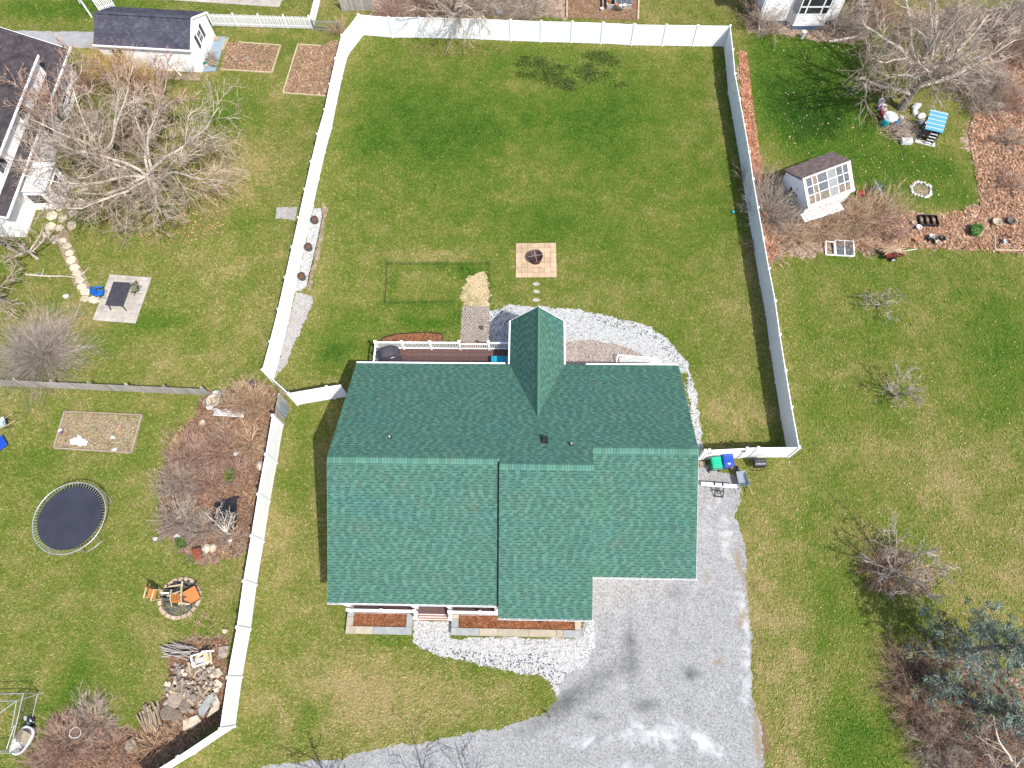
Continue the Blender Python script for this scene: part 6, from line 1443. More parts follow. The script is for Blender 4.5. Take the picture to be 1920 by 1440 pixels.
for k in range(60):
    L = r.uniform(.6, 1.5); x, y = r.uniform(-.5, .3), r.uniform(-.2, .3); a = r.uniform(-.6, .7)
    mb.tube([(x-L/2*math.cos(a), y-L/2*math.sin(a), .6+r.uniform(0, .2)), (x+L/2*math.cos(a), y+L/2*math.sin(a), .62+r.uniform(0, .3))], .01, 4, False)
o = tag(mb.build('cut_sticks', M['stalk'], None, loc=(c.x, c.y+.05, 0)), 'bundle of cut tan sticks piled on the red cart', 'sticks'); o['kind'] = 'stuff'
# black crates and pots
for k in range(3):
    c = G(1729+k*11.5, 413+k*.4, .2); t = thing('black_crate', ('left', 'middle', 'right')[k]+' open black planting crate of the three in the leaf litter', 'crate', (c.x, c.y, 0), 0, 'black planting crates')
    mb = MB()
    for x, y, w, h in ((0, .4, .44, .04), (0, -.4, .44, .04), (-.2, 0, .04, .76), (.2, 0, .04, .76)): mb.box((x, y, .15), (w, h, .3))
    mb.build('crate_side', M['black'], t); MB().box((0, 0, .08), (.38, .76, .1)).build('soil', M['potting'], t); MB().blob((0, .1, .16), (.12, .2, .06), R(k)).build('weeds', M['soil'], t)
for k, (x, y, rr, m, lb) in enumerate(((1722, 427, .19, 'white_plastic', 'white pot with brown soil left of the black crates'), (1713, 419, .16, 'tan_pot', 'small pale pot at the far left of the crates'), (1746, 444, .17, 'white_plastic', 'white pot among dark pots below the crates'), (1757, 455, .18, 'tan_pot', 'pale pot lowest in the cluster below the crates'), (1742, 448, .15, 'black', 'black pot left in the cluster below the crates'), (1752, 448, .17, 'barrel', 'dark pot in the middle of the cluster below the crates'), (1766, 448, .2, 'dark_metal', 'grey lidded pot at the right of the cluster'), (1718, 451, .14, 'terracotta', 'terracotta brick coloured pot left of the cluster'), (1868, 417, .3, 'tan_pot', 'tan ring pot at the right above the black sheet'), (1895, 415, .28, 'barrel', 'dark ring pot far right above the black sheet'))):
    c = G(x, y, .2); mb = MB(); mb.lathe([(rr*.75, 0), (rr, .3), (rr*1.06, .33), (rr*.85, .33), (rr*.8, .24), (.02, .22)], 16, close=False); tag(mb.build('plant_pot', M[m], None, True, (c.x, c.y, 0)), lb, 'pot', 'pots among the right leaf litter')
c = G(1718, 451); tag(MB().box((0, 0, .04), (.5, .3, .08)).build('pink_paver', M['terracotta'], None, loc=c, rz=.5), 'pinkish paver block lying in leaves below the crates', 'block')
c = G(1876, 452); tag(bevel(MB().prism([(-.62, -.55), (.75, -.58), (.7, .35), (.2, .62), (-.45, .3)], 0, .06).build('black_sheet', M['black'], None, loc=c), .01), 'folded black sheet on the ground at the right edge', 'sheet')
c = G(1881, 455, .1); tag(MB().box((0, 0, .12), (.14, .25, .2)).build('white_jug', M['white_plastic'], None, loc=c), 'white jug standing on the black sheet', 'jug')
t = thing('timber_edge', 'pale timber edging along the bottom of the right leaf litter', 'edging', G(1865, 470)); a = t.location; MB().bar(Vector((0, 0, .05)), G(1960, 471)-a+Vector((0, 0, .05)), .08, .1).build('timber', M['pale_wood'], t); MB().bar(Vector((0, 0, .05)), G(1864, 440)-a+Vector((0, 0, .05)), .06, .1).build('timber', M['pale_wood'], t)
# ---- children's corner under the big tree
c = G(1670, 219, .5); t = thing('round_table', 'round white garden table beside teal and blue chairs', 'table', (c.x, c.y, 0)); MB().lathe([(.52, .5), (.54, .52), (.52, .545), (.02, .55)], 28).build('tabletop', M['white_plastic'], t, False); MB().lathe([(.3, 0), (.06, .08), (.05, .5)], 14).build('pedestal', M['white_plastic'], t)
def kid_chair(label, p, rz, mat):
    c = G(p[0], p[1], .25); t = thing('small_chair', label, 'chair', (c.x, c.y, 0), rz, 'plastic chairs at the round table'); MB().box((0, 0, .27), (.42, .4, .05)).build('seat', mat, t)
    mb = MB(); n = 8
    for k in range(n): a0, a1 = PI*.1+PI*.8*k/n, PI*.1+PI*.8*(k+1)/n; mb.bar((.24*math.cos(a0), .2*math.sin(a0)+.05, .48), (.24*math.cos(a1), .2*math.sin(a1)+.05, .48), .05, .36)
    mb.build('backrest', mat, t)
    for sx in (-1, 1):
        for sy in (-1, 1): MB().bar((sx*.17, sy*.16, .26), (sx*.2, sy*.19, 0), .05).build('leg', mat, t)
kid_chair('teal plastic chair left of the round white table', (1659, 231), PI-.3, M['aqua']); kid_chair('blue plastic chair below the round white table', (1677, 230), PI+.5, simple('sky_blue', (.03, .2, .5), (.04, .26, .6), 3, .4)); kid_chair('red plastic chair behind the left of the white table', (1655, 216), 1.2, M['red'])
def bucket(label, p, body, rim, rr=.17, hh=.36, z=0):
    c = G(p[0], p[1], hh); t = thing('bucket', label, 'bucket', (c.x, c.y, z), 0, 'plastic buckets'); MB().lathe([(rr*.8, 0), (rr, hh), (rr*.9, hh), (rr*.7, .1), (.02, .08)], 18, close=False).build('body', body, t, True); MB().lathe([(rr, hh-.05), (rr*1.1, hh-.05), (rr*1.1, hh), (rr, hh)], 18, close=False).build('rim', rim, t); return t
bucket('white bucket, topmost of the stack left of the tree', (1654, 188), M['white_plastic'], M['white_plastic'], .22); bucket('red rimmed white bucket right of the topmost one', (1659, 198), M['white_plastic'], M['red'], .2); bucket('blue bucket with a pink rim in the bucket group', (1652, 199), simple('pale_blue', (.35, .42, .6), (.45, .52, .7), 3, .4), M['red'], .19); bucket('white bucket with red inside, lowest in the bucket group', (1659, 205), M['white_plastic'], M['red'], .2)
bucket('blue bucket with white lid in leaves far right', (1839, 109), M['blue_bin'], M['white_plastic'], .26, .5); bucket('small white bucket on its own in the right thicket', (1876, 196), M['white_plastic'], M['white_plastic'], .2)
for x, y, s_, lb in ((1638, 171, .2, 'red plastic cup like toy on the grass left of the tree'), (1864, 153, .2, 'red plastic toy under the right thicket')): c = G(x, y); tag(MB().lathe([(s_*.6, 0), (s_, .25), (s_*.8, .27)], 10).build('red_toy', M['red'], None, loc=c), lb, 'toy', 'red toys')
r = R(50)
for k, (x, y, s_, lb) in enumerate(((1716, 203, .4, 'crumpled white sack, topmost under the tree'), (1713, 213, .34, 'crumpled white sack, second under the tree'), (1725, 220, .38, 'crumpled white sack beside the playhouse roof'), (1727, 232, .34, 'crumpled white sack lowest beside the playhouse'), (1829, 62, .4, 'crumpled white sack in the leaves far right'), (1690, 222, .22, 'small white scrap between table and sacks'))):
    c = G(x, y); mb = MB(); mb.blob((0, 0, s_*.4), (s_, s_*.7, s_*.5), r, 10, 6, jit=.3); tag(mb.build('white_sack', M['white_plastic'], None, True, c, r.uniform(0, 3)), lb, 'sack', 'white sacks')
c = G(1736, 255, 0); t = thing('playhouse', 'blue roofed plastic playhouse with dark frame and ladder rungs', 'playhouse', (c.x, c.y, 0), -.32)
for sx in (-1, 1):
    for sy in (-1, 1): MB().bar((sx*.5, sy*.62, 0), (sx*.5, sy*.62, 1.15), .07).build('post', simple('navy_post', (.02, .03, .12), (.03, .05, .18), 3, .4) if sy < 0 and sx < 0 else M['black'], t)
MB().box((0, 0, .5), (.95, 1.2, .05)).build('platform', simple('brown_plastic', (.1, .05, .04), (.16, .08, .06), 3), t); MB().box((.53, 0, .6), (.05, 1.2, 1.0)).build('side_panel', simple('lilac_panel', (.3, .3, .42), (.4, .4, .5), 3), t)
MB().box((.1, .2, .75), (.4, .4, .4)).build('red_seat', M['red'], t)
for k in range(4): MB().box((.2, -.66-.05*k, .9-k*.24), (.5, .06, .05)).build('ladder_rung', M['white_plastic'], t)
for x in (-.06, .46): MB().bar((x, -.6, 1.0), (x, -.86, .02), .05).build('ladder_rail', M['barrel'], t)
rm = [MB().box((0, 0, 0), (1.25, .13, .06)).mesh('roof_slat', m) for m in (simple('roof_blue', (.08, .36, .58), (.12, .45, .68), 2, .4), simple('roof_pale', (.3, .5, .6), (.4, .6, .7), 2, .4))]
for k in range(10): o = link('roof_slat', rm[k % 2], t, (0, -.65+k*.145, 1.25+.05*k)); o.rotation_euler.x = .3
MB().box((0, -.72, .04), (1.4, .35, .05)).build('base_board', M['white_plastic'], t)
c = G(1700, 264, .2); tag(bevel(MB().box((0, 0, .17), (.8, .48, .34)).build('white_chest', M['white_plastic'], None, loc=(c.x, c.y, 0), rz=.0), .05), 'white rectangular chest below the brush pile', 'chest')
# brush pile between table and playhouse
mb = MB(); r = R(51)
for k in range(260):
    a = r.uniform(0, PI); L = r.uniform(.5, 1.7); x, y, z = r.gauss(0, .55), r.gauss(0, .55), r.uniform(.05, .5); e = r.uniform(-.25, .25)
    mb.tube([(x-L/2*math.cos(a), y-L/2*math.sin(a), max(.02, z-e)), (x, y, z+.04), (x+L/2*math.cos(a), y+L/2*math.sin(a), max(.02, z+e))], [.012, .011, .006], 4, False)
c = G(1690, 246); tag(mb.build('brush_pile', M['twig'], None, loc=c), 'pile of bare branches between round table and playhouse', 'brush pile')
# ---- house at the upper right: shingled wall, bay window, blue base
q0, q1 = G(1418, 47), G(1562, 46); t = thing('shingled_house', 'white shingle sided house with bay window at the upper right', 'house', q0, math.atan2((q1-q0).y, (q1-q0).x)); LW_ = (q1-q0).length
MB().box((LW_/2, 4.0, .2), (LW_-.05, 7.9, .4)).build('foundation', M['foundation'], t)
MB().box((LW_/2, 4.05, 2.9), (LW_, 7.9, 5.0)).build('wall', M['siding'], t)
r = R(52); sh = []
for k in range(6):
    w = .2; mb = MB(); mb.box((0, -.012-.006*(k % 3), .0), (w*.96, .02+.012*(k % 3), .17)); sh.append(mb.mesh('wall_shingle', M['siding']))
n = 0
for j in range(24):
    for i in range(int(LW_/.2)):
        x = .1+i*.2+(j % 2)*.0
        if 2.6 < x < 5.35: continue
        if n < 300: link('wall_shingle', sh[r.randrange(6)], t, (x, 0, .5+j*.185)); n += 1
mb = MB(); siding_wall(mb, (2.7, -.6), (5.1, -.6), .4, 1.35, 7); siding_wall(mb, (2.35, 0), (2.7, -.6), .4, 1.35, 7); siding_wall(mb, (5.1, -.6), (5.45, 0), .4, 1.35, 7); mb.build('bay_wall', M['siding'], t)
MB().prism([(2.75, -.55), (5.05, -.55), (5.4, 0), (2.4, 0)], 0, .4).build('bay_base', M['foundation'], t)
MB().prism([(2.7, -.58), (5.1, -.58), (5.43, 0), (2.37, 0)], 1.35, 1.4).build('bay_sill', M['trim'], t)
for x0, w in ((2.78, .5), (3.32, 1.16), (4.52, .5)):
    window(t, (x0+w/2, -.56, 1.75), w, .62, (0, -1, 0), mull=0, trans=0); window(t, (x0+w/2, -.56, 2.75), w, 1.3, (0, -1, 0), mull=0, trans=0)
MB().prism([(2.72, -.54), (5.08, -.54), (5.4, 0), (2.4, 0)], 1.4, 3.6).build('bay_core', M['galv'], t)
MB().prism([(2.6, -.7), (5.2, -.7), (5.6, 0), (2.2, 0)], 3.6, 3.7, [(2.9, -.3), (4.9, -.3), (5.3, 0), (2.5, 0)]).build('bay_roof', M['roof_grey'], t)
for x in (.15, LW_-.02): MB().tube([(x, -.06, 3.2), (x, -.06, .3), (x-.02, -.7, .08)], .05, 8).build('downspout', M['trim'], t)
MB().prism([(-.4, -.4), (LW_+.4, -.4), (LW_+.4, 8.4), (-.4, 8.4)], 5.35, 5.55).build('eave', M['trim'], t)
slab_roof(t, Vector((-.4, -.4, 5.56)), Vector((1, 0, 0)), Vector((0, 1, .5)).normalized(), LW_+.8, 4.9, M['roof_grey'], 103)
# steps and porch beside it
c = G(1622, 28); t = thing('porch_steps', 'weathered wooden steps with railing right of the shingled house', 'steps', c, .05)
for k in range(5): MB().box((0, -.6+k*.32, .18*(k+1)), (1.5, .34, .05)).build('step_tread', M['grey_wood'], t)
for s_ in (-1, 1):
    MB().bar((s_*.78, -.75, .9), (s_*.78, .95, 1.75), .08, .06).build('handrail', M['grey_wood'], t); MB().bar((s_*.78, -.75, 0), (s_*.78, .9, .8), .05, .2).build('stringer', M['grey_wood'], t)
    for k in range(7): MB().bar((s_*.78, -.65+k*.26, .1+k*.13), (s_*.78, -.65+k*.26, .95+k*.13), .035).build('baluster', M['grey_wood'], t)
MB().box((0, 1.7, 1.0), (2.2, 1.5, .08)).build('landing', M['grey_wood'], t)
tag(MB().tube([(0, 0, .1), (1.0, .2, .1), (2.4, .55, .1)], .1, 8).build('pale_log', M['bark_pale'], None, loc=G(1553, 80)), 'long pale log edging the bed of the shingled house', 'log')
c = G(1506, 65, .3); tag(MB().lathe([(.14, 0), (.12, .5), (.2, .55), (.2, .6), (.03, .62)], 10).build('bird_bath', M['white_plastic'], None, loc=(c.x, c.y, 0)), 'small white topped post in the bed before the bay window', 'post')
c = G(1805, -8); t = thing('white_shed', 'white building wall showing at the top right corner', 'building', c, .06); MB().box((0, 1.5, 1.3), (6.5, 3, 2.6)).build('wall', M['siding'], t); MB().prism([(-3.5, -.2), (3.5, -.2), (3.5, 3.2), (-3.5, 3.2)], 2.6, 3.6, [(-3.5, 1.4), (3.5, 1.4), (3.5, 1.6), (-3.5, 1.6)]).build('roof', M['roof_grey'], t)
# ---- behind the back fence
c = G(672, 20); t = thing('stockade_fence', 'grey weathered stockade boards standing behind the fence corner', 'fence', c); r = R(53)
for k in range(13): MB().box((-1.3+k*.215, r.uniform(-.02, .02), .85), (.195, .035, 1.7+r.uniform(-.05, .05))).build('board', M['grey_wood'], t)
for z in (.4, 1.3): MB().box((0, .05, z), (2.8, .05, .09)).build('rail', M['grey_wood'], t)
q = px((1063, 34), (1196, 38), (1199, -40), (1063, -40)); b0 = q[0].copy(); t = thing('compost_bed', 'reddish compost bed with timber sides behind the back fence', 'garden bed', b0)
sheet('soil', [(p.x-b0.x, p.y-b0.y) for p in q], .03, M['compost'], .05, 65, kind='stuff', parent=t); scatter('dead_leaves', [(p.x-b0.x, p.y-b0.y) for p in q], 4500, .08, M['leaf'], seed=66, tints=((1, .75, .65), (.7, .45, .4)), parent=t)
for a, c in ((q[0], q[3]), (q[1], q[2])): MB().bar(a-b0+Vector((0, 0, .07)), c-b0+Vector((0, 0, .07)), .12, .16).build('timber', M['pale_wood'], t)
c = G(1160, 8); t = thing('cold_frame', 'glazed wooden cold frame with pots on the compost bed', 'cold frame', c)
for x, y, w, h in ((0, -.6, 2.0, .1), (0, 1.4, 2.0, .1), (-1, .4, .1, 2), (1, .4, .1, 2)): MB().box((x, y, .22), (w, h, .44)).build('side_board', M['grey_wood'], t)
MB().box((-.35, .4, .5), (.08, 2, .06)).build('sash_rail', M['galv'], t)
for i in range(3):
    for j in range(2): MB().box((-.28+.43*(i+.5), -.55+.98*(j+.5), .47), (.4, .95, .012)).build('pane', GM[0], t)
for i in range(4): MB().bar((-.28+.43*i, -.55, .485), (-.28+.43*i, 1.4, .485), .03).build('glazing_bar', M['galv'], t)
MB().box((-1.35, .4, .2), (.06, 2, .4)).build('side_board', M['pale_wood'], t)
for k, (x, y, m, lb) in enumerate(((1143, 3, 'terracotta', 'orange pot at the upper left in the cold frame'), (1157, 12, 'terracotta', 'orange pot in the middle of the cold frame'), (1171, 13, 'white_plastic', 'white pot at the lower right in the cold frame'), (1164, 14, 'white_plastic', 'white pot right of the orange pot in the cold frame'), (1129, 16, 'white_plastic', 'white pot outside the cold frame on its left'), (1184, 8, 'red', 'red pot right of the cold frame'))):
    c = G(x, y, .5 if k < 4 else .2); tag(MB().lathe([(.1, 0), (.16, .22), (.13, .22), (.1, .12)], 12).build('plant_pot', M[m], None, loc=(c.x, c.y, .49 if k < 4 else .02)), lb, 'pot', 'pots at the cold frame')
c = G(937, 24, .3); tag(MB().prism([(-.18, -.14), (.18, -.14), (.18, .14), (-.18, .14)], 0, .4, [(-.24, -.2), (.24, -.2), (.24, .2), (-.24, .2)]).build('pale_tub', M['galv'], None, loc=(c.x, c.y, 0)), 'small pale grey tub behind the back fence brush', 'tub')
# ================================================================== TREES AND SHRUBS (early spring, bare)
def limb(mb, rng, p, d, L, r0, r1, n, sides, wig=.18, up=.0, droop=0.0):
    pts, rs = [Vector(p)], [r0]; d = Vector(d).normalized(); st = L/n
    for k in range(n):
        d = (d+Vector((rng.gauss(0, wig), rng.gauss(0, wig), rng.gauss(0, wig)+up-droop*k/n))).normalized()
        q = pts[-1]+d*st
        if q.z < .03: q.z = .03+rng.random()*.02
        pts.append(q); rs.append(r0+(r1-r0)*(k+1)/n)
    mb.tint = rng.uniform(.55, 1.25)
    mb.tube(pts, rs, sides, False); return pts
def ortho(d, rng, ang, az=None):
    d = Vector(d).normalized(); u = Vector((0, 0, 1)) if abs(d.z) < .9 else Vector((1, 0, 0)); a = d.cross(u).normalized(); b = d.cross(a)
    az = rng.uniform(0, 2*PI) if az is None else az
    return (d*math.cos(ang)+(a*math.cos(az)+b*math.sin(az))*math.sin(ang)).normalized()
def bare_tree(label, p, seed, trunk, h0, limbs, L1, tilt=(.5, 1.1), n2=7, n3=7, n4=4, rr=.16, lean=(0, 0), bark='bark', twig='twig', group=None, up=.06, tw=.0105, wig=.16, name='bare_tree', droop=0.0, k2=.55, k3=.5, limb_bark=None, azr=None):
    """trunk and main limbs in one mesh, the branching crown in another"""
    rng = R(seed); c = Vector(p); t = thing(name, label, 'tree' if name != 'bare_shrub' else 'shrub', (c.x, c.y, 0), 0, group)
    a, b, lb = MB(), MB(), MB()
    base = limb(a, rng, (0, 0, -.05), (lean[0], lean[1], 1), h0+.05, rr*1.25, rr*.85, 4, 8, .05)
    top = base[-1]
    for k in range(limbs):
        az = 2*PI*(k+rng.uniform(-.3, .3))/limbs if azr is None else azr[0]+(azr[1]-azr[0])*(k+.5+rng.uniform(-.3, .3))/limbs
        ti = rng.uniform(*tilt); d = Vector((math.cos(az)*math.sin(ti)+lean[0]*.6, math.sin(az)*math.sin(ti)+lean[1]*.6, math.cos(ti)))
        LL = L1*rng.uniform(.75, 1.15); s = base[rng.randrange(2, 5)] if h0 > 1 else top
        P1 = limb(lb if limb_bark else a, rng, s, d, LL, rr*.6, rr*.14, 8, 6, wig*.8, up*.5)
        for q in range(n2):
            f = (.15+.85*(q+rng.random())/n2)*8; i = min(7, int(f)); s2 = P1[i].lerp(P1[i+1], f-i); dd = P1[i+1]-P1[i]
            L2 = LL*k2*rng.uniform(.5, 1.1)*(1.15-.6*f/8)
            P2 = limb(b, rng, s2, ortho(dd, rng, rng.uniform(.5, 1.0)), L2, rr*.17*(1.2-.6*f/8), tw*1.6, 5, 4, wig*1.2, up, droop)
            for w in range(n3):
                f2 = (.1+.9*(w+rng.random())/n3)*5; i2 = min(4, int(f2)); s3 = P2[i2].lerp(P2[i2+1], f2-i2)
                L3 = L2*k3*rng.uniform(.5, 1.1)
                P3 = limb(b, rng, s3, ortho(P2[i2+1]-P2[i2], rng, rng.uniform(.4, .95)), L3, tw*1.8, tw, 3, 3, wig*1.3, up, droop)
                for v in range(n4):
                    s4 = P3[rng.randrange(1, 4)]
                    limb(b, rng, s4, ortho(P3[2]-P3[1], rng, rng.uniform(.35, .9)), L3*rng.uniform(.3, .65), tw*1.1, tw*.6, 2, 3, wig, up, droop)
    a.build('trunk', M[bark], t)
    if limb_bark: lb.build('limbs', M[limb_bark], t)
    b.build('crown', M[twig], t)
    return t
def bare_shrub(label, p, seed, n, h, spread, mat, rr=.012, sub_=4, n3=2, group=None, wig=.12, base_r=.15, minlean=.0, name='bare_shrub', arch=0.0, azr=(0, 2*PI)):
    rng = R(seed); c = Vector(p); t = thing(name, label, 'shrub', (c.x, c.y, 0), 0, group); mb = MB(); a = MB()
    for k in range(n):
        az = rng.uniform(*azr); ti = minlean+(spread-minlean)*math.sqrt(rng.random()); q = rng.random()*base_r
        L = h*rng.uniform(.6, 1.15)/max(.45, math.cos(ti)**.35)
        d = (math.cos(az)*math.sin(ti), math.sin(az)*math.sin(ti), math.cos(ti))
        P1 = limb(a, rng, (q*math.cos(az), q*math.sin(az), -.02), d, L, rr, rr*.4, 5, 4, wig, -arch)
        for s_ in range(sub_):
            i = rng.randrange(1, 5); L2 = L*rng.uniform(.2, .5)
            P2 = limb(mb, rng, P1[i], ortho(P1[i+1]-P1[i], rng, rng.uniform(.3, .8)), L2, rr*.55, rr*.3, 3, 3, wig, -arch)
            for v in range(n3): limb(mb, rng, P2[rng.randrange(1, 3)], ortho(P2[2]-P2[1], rng, rng.uniform(.3, .9)), L2*.5, rr*.4, rr*.25, 2, 3, wig)
    a.build('stems', M[mat], t)
    if mb.v: mb.build('twigs', M[mat], t)
    return t
# ---- left: wide old apple like trees and their neighbours
bare_tree('wide spreading bare tree with pale limbs on the left lawn', G(292, 350), 1, 1, 1.2, 11, 7.4, (.8, 1.38), 12, 10, 4, .2, (-.06, .05), 'bark_pale', 'twig', up=.035, wig=.17)
bare_tree('bare tree with pale crooked limbs right of the dark roofed house', G(215, 318), 2, 1, 2.2, 8, 5.8, (.5, 1.2), 9, 8, 4, .17, (-.1, .05), 'bark', 'twig', limb_bark='bark_pale')
bare_tree('bare reddish twigged tree over the dark roofed house', G(150, 262), 3, 1, 2.5, 6, 4.6, (.5, 1.15), 8, 7, 4, .15, (-.12, .02), 'bark', 'twig_red')
bare_tree('bare tree between the grey roofed shed and the wide tree', G(300, 235), 4, 1, 1.4, 8, 4.6, (.6, 1.25), 9, 8, 4, .12, (0, .05), 'bark', 'twig_red', up=.04)
bare_tree('thin bare tree at the near gable of the dark roofed house', G(38, 478), 5, 1, 2.4, 5, 2.8, (.4, 1.1), 6, 5, 3, .13, (-.12, .1), 'bark', 'twig_grey')
bare_tree('small bare tree at the left edge above the round bush', G(8, 565), 6, 1, 1.2, 6, 3.0, (.7, 1.3), 6, 6, 4, .12, (-.05, .05), 'bark', 'twig', up=.03)
bare_tree('bare low branches beside the flagstone path', G(70, 485), 16, 1, .8, 5, 2.2, (.9, 1.4), 6, 6, 3, .09, (0, 0), 'bark_pale', 'twig', up=.02)
t = thing('fallen_branch', 'pale broken branch lying on the grass left of the path', 'branch', G(50, 516)); mb = MB(); rng = R(7); P1 = limb(mb, rng, (0, 0, .1), (1, -.08, .0), 4.4, .07, .02, 8, 6, .06)
for k in range(9): limb(mb, rng, P1[rng.randrange(1, 8)], (rng.uniform(.2, 1), rng.uniform(-1, 1), .15), rng.uniform(.4, 1.2), .025, .008, 4, 4, .15)
mb.build('stem', M['bark_pale'], t)
bare_shrub('dense round grey brown bush at the left edge', G(80, 668), 8, 520, 2.0, 1.45, 'twig_grey', .010, 6, 2, base_r=.35, wig=.07)
bare_shrub('yellow budding bush at the left corner of the grey roofed shed', G(222, 140), 9, 150, 2.3, .95, 'forsythia', .014, 7, 3, base_r=.5)
bare_shrub('tan budding bush between shed wall and bare trees', G(265, 155), 10, 110, 1.9, 1.0, 'forsythia', .013, 6, 2, base_r=.5)
bare_shrub('low reddish bush beside the upper wall of the dark roofed house', G(165, 170), 11, 90, 1.6, 1.0, 'twig_red', .012, 6, 2, base_r=.4)
bare_shrub('brown bush between the house wall and the flagstones', G(180, 240), 17, 120, 1.6, 1.1, 'twig', .012, 6, 2, base_r=.5)
bare_shrub('small straw coloured bush at the end of the metal bar fence', G(636, 62), 12, 60, 1.1, .9, 'stalk', .01, 4, 2)
bare_shrub('little twiggy bush under the middle of the shed wall', G(297, 137), 13, 14, 1.6, .6, 'twig_grey', .01, 4, 2)
bare_shrub('little twiggy bush under the right end of the shed wall', G(362, 140), 14, 14, 1.3, .6, 'twig_grey', .01, 4, 2)
bare_shrub('brown bush on the wood pile beside the shed platform', G(396, 113), 15, 50, .9, .9, 'twig', .01, 4, 2)
# ---- brush bed along the left fence
BR = 'brush of the left fence bed'
for k, (x, y, n, h, sp, m, lb) in enumerate(((468, 755, 150, 1.5, 1.0, 'stalk', 'tan fountain of stalks at the corner of the side fence'), (430, 758, 40, .7, 1.0, 'twig', 'low twiggy brush between tan pots and fountain of stalks'), (425, 845, 46, 1.7, .95, 'twig_red', 'purplish bare shrub in the middle of the brush bed'), (365, 850, 190, 1.1, 1.35, 'twig_red', 'low reddish brush at the left border of the bed'), (340, 905, 170, 1.0, 1.35, 'twig', 'brown matted brush left of the green clump'),
                                              (395, 905, 120, 1.0, 1.3, 'twig_red', 'matted red brown brush around the green clump'), (340, 975, 190, 1.0, 1.4, 'twig', 'brown matted brush at the lower left of the bed'), (385, 990, 110, .9, 1.4, 'twig_grey', 'grey matted brush left of the black tarp'), (470, 830, 110, .9, 1.4, 'stalk', 'thin tan stalks along the fence beside the boulder'), (445, 885, 80, .7, 1.4, 'twig_red', 'low red brush between green clump and fence'), (500, 750, 60, 1.2, 1.0, 'stalk', 'reddish tan stalks close to the fence corner'), (440, 1010, 60, .7, 1.3, 'twig', 'sparse brush below the black tarp'), (420, 808, 50, .5, 1.3, 'twig', 'sparse brush below the white lattice'))):
    bare_shrub(lb, G(x, y), 30+k, int(n*.8), h, sp, m, .014, 5, 2, BR, base_r=.5, name='brush')
bare_tree('small pale bare tree over the black tarp', G(432, 1002), 50, 1, .5, 7, 1.7, (.3, 1.0), 5, 3, 2, .07, (0, .1), 'bark_pale', 'twig_grey', azr=(.5, 2.9))
scatter('green_clump', px((420, 890), (430, 875), (442, 885), (440, 902), (428, 905)), 500, .12, M['leaf_green'], seed=80, tints=((1.6, 1.1, .8), (1.1, .9, .7)), lift=.3, tilt=.9, kind='stuff')
scatter('green_tuft', px((330, 1010), (350, 1008), (352, 1028), (335, 1030)), 400, .13, M['leaf_green'], seed=81, tints=((1.2, 1.0, .6), (.9, .8, .5)), lift=.25, tilt=.9, aspect=.25)
scatter('pale_tuft', px((322, 835), (345, 800), (352, 815), (335, 850), (322, 860)), 900, .16, M['leaf'], seed=82, tints=((1.2, 1.15, .8), (1, 1, .6)), lift=.25, tilt=.9, aspect=.2)
for k, (x, y, n, h, m, lb) in enumerate(((130, 1395, 260, 1.0, 'twig_red', 'dense brown brush at the bottom left corner'), (175, 1350, 150, .8, 'twig', 'grey brown brush above the bottom left corner'), (215, 1400, 120, .6, 'twig_red', 'low reddish brush between corner and stacked logs'), (290, 1400, 90, .6, 'stalk', 'orange tan stalks below the stacked logs'), (340, 1375, 60, .5, 'stalk', 'sparse tan stalks by the slanting fence'), (400, 1185, 30, .5, 'stalk', 'thin dry stalks beside the fence above the sticks'), (90, 1430, 120, .8, 'twig_red', 'brown brush below the dog run'))):
    bare_shrub(lb, G(x, y), 60+k, int(n*.8), h, 1.4, m, .013, 6, 2, 'brush of the bottom left corner', base_r=.8, name='brush')
tag(MB().tube([(.3*math.cos(a), .26*math.sin(a), .5+.05*math.sin(2*a)) for a in [2*PI*k/20 for k in range(21)]], .025, 6).build('white_hoop', M['white_plastic'], None, loc=G(152, 1372)), 'pale hoop hanging in the bottom left brush', 'hoop')
# ---- top: tree hanging over the back fence, brush behind it
bare_tree('bare tree behind the back fence drooping over the yard', G(860, 66)+Vector((0, .9, 0)), 90, 1, 2.4, 9, 4.6, (.7, 1.3), 8, 7, 4, .17, (.02, -.02), 'bark', 'twig', up=.0, droop=.12)
for k, (x, y, lb) in enumerate(((740, 25, 'pinkish brown brush heap behind the left of the back fence'), (800, 22, 'brown brush heap behind the back fence, second from left'), (865, 22, 'brown brush heap behind the back fence, third from left'), (925, 15, 'grey brown brush behind the middle of the back fence'), (985, 24, 'grey twiggy bush at the right end of the brush row'))):
    bare_shrub(lb, G(x, y), 100+k, 170, 1.2 if k < 3 else 1.8, 1.35, 'twig_red' if k < 3 else 'twig', .012, 5, 2, 'brush behind the back fence', base_r=1.0, name='brush')
scatter('overhang_twigs', px((740, 78), (960, 86), (950, 105), (780, 108)), 500, .2, M['leaf'], seed=83, tints=((.9, .75, .7), (.6, .5, .45)), aspect=.12)
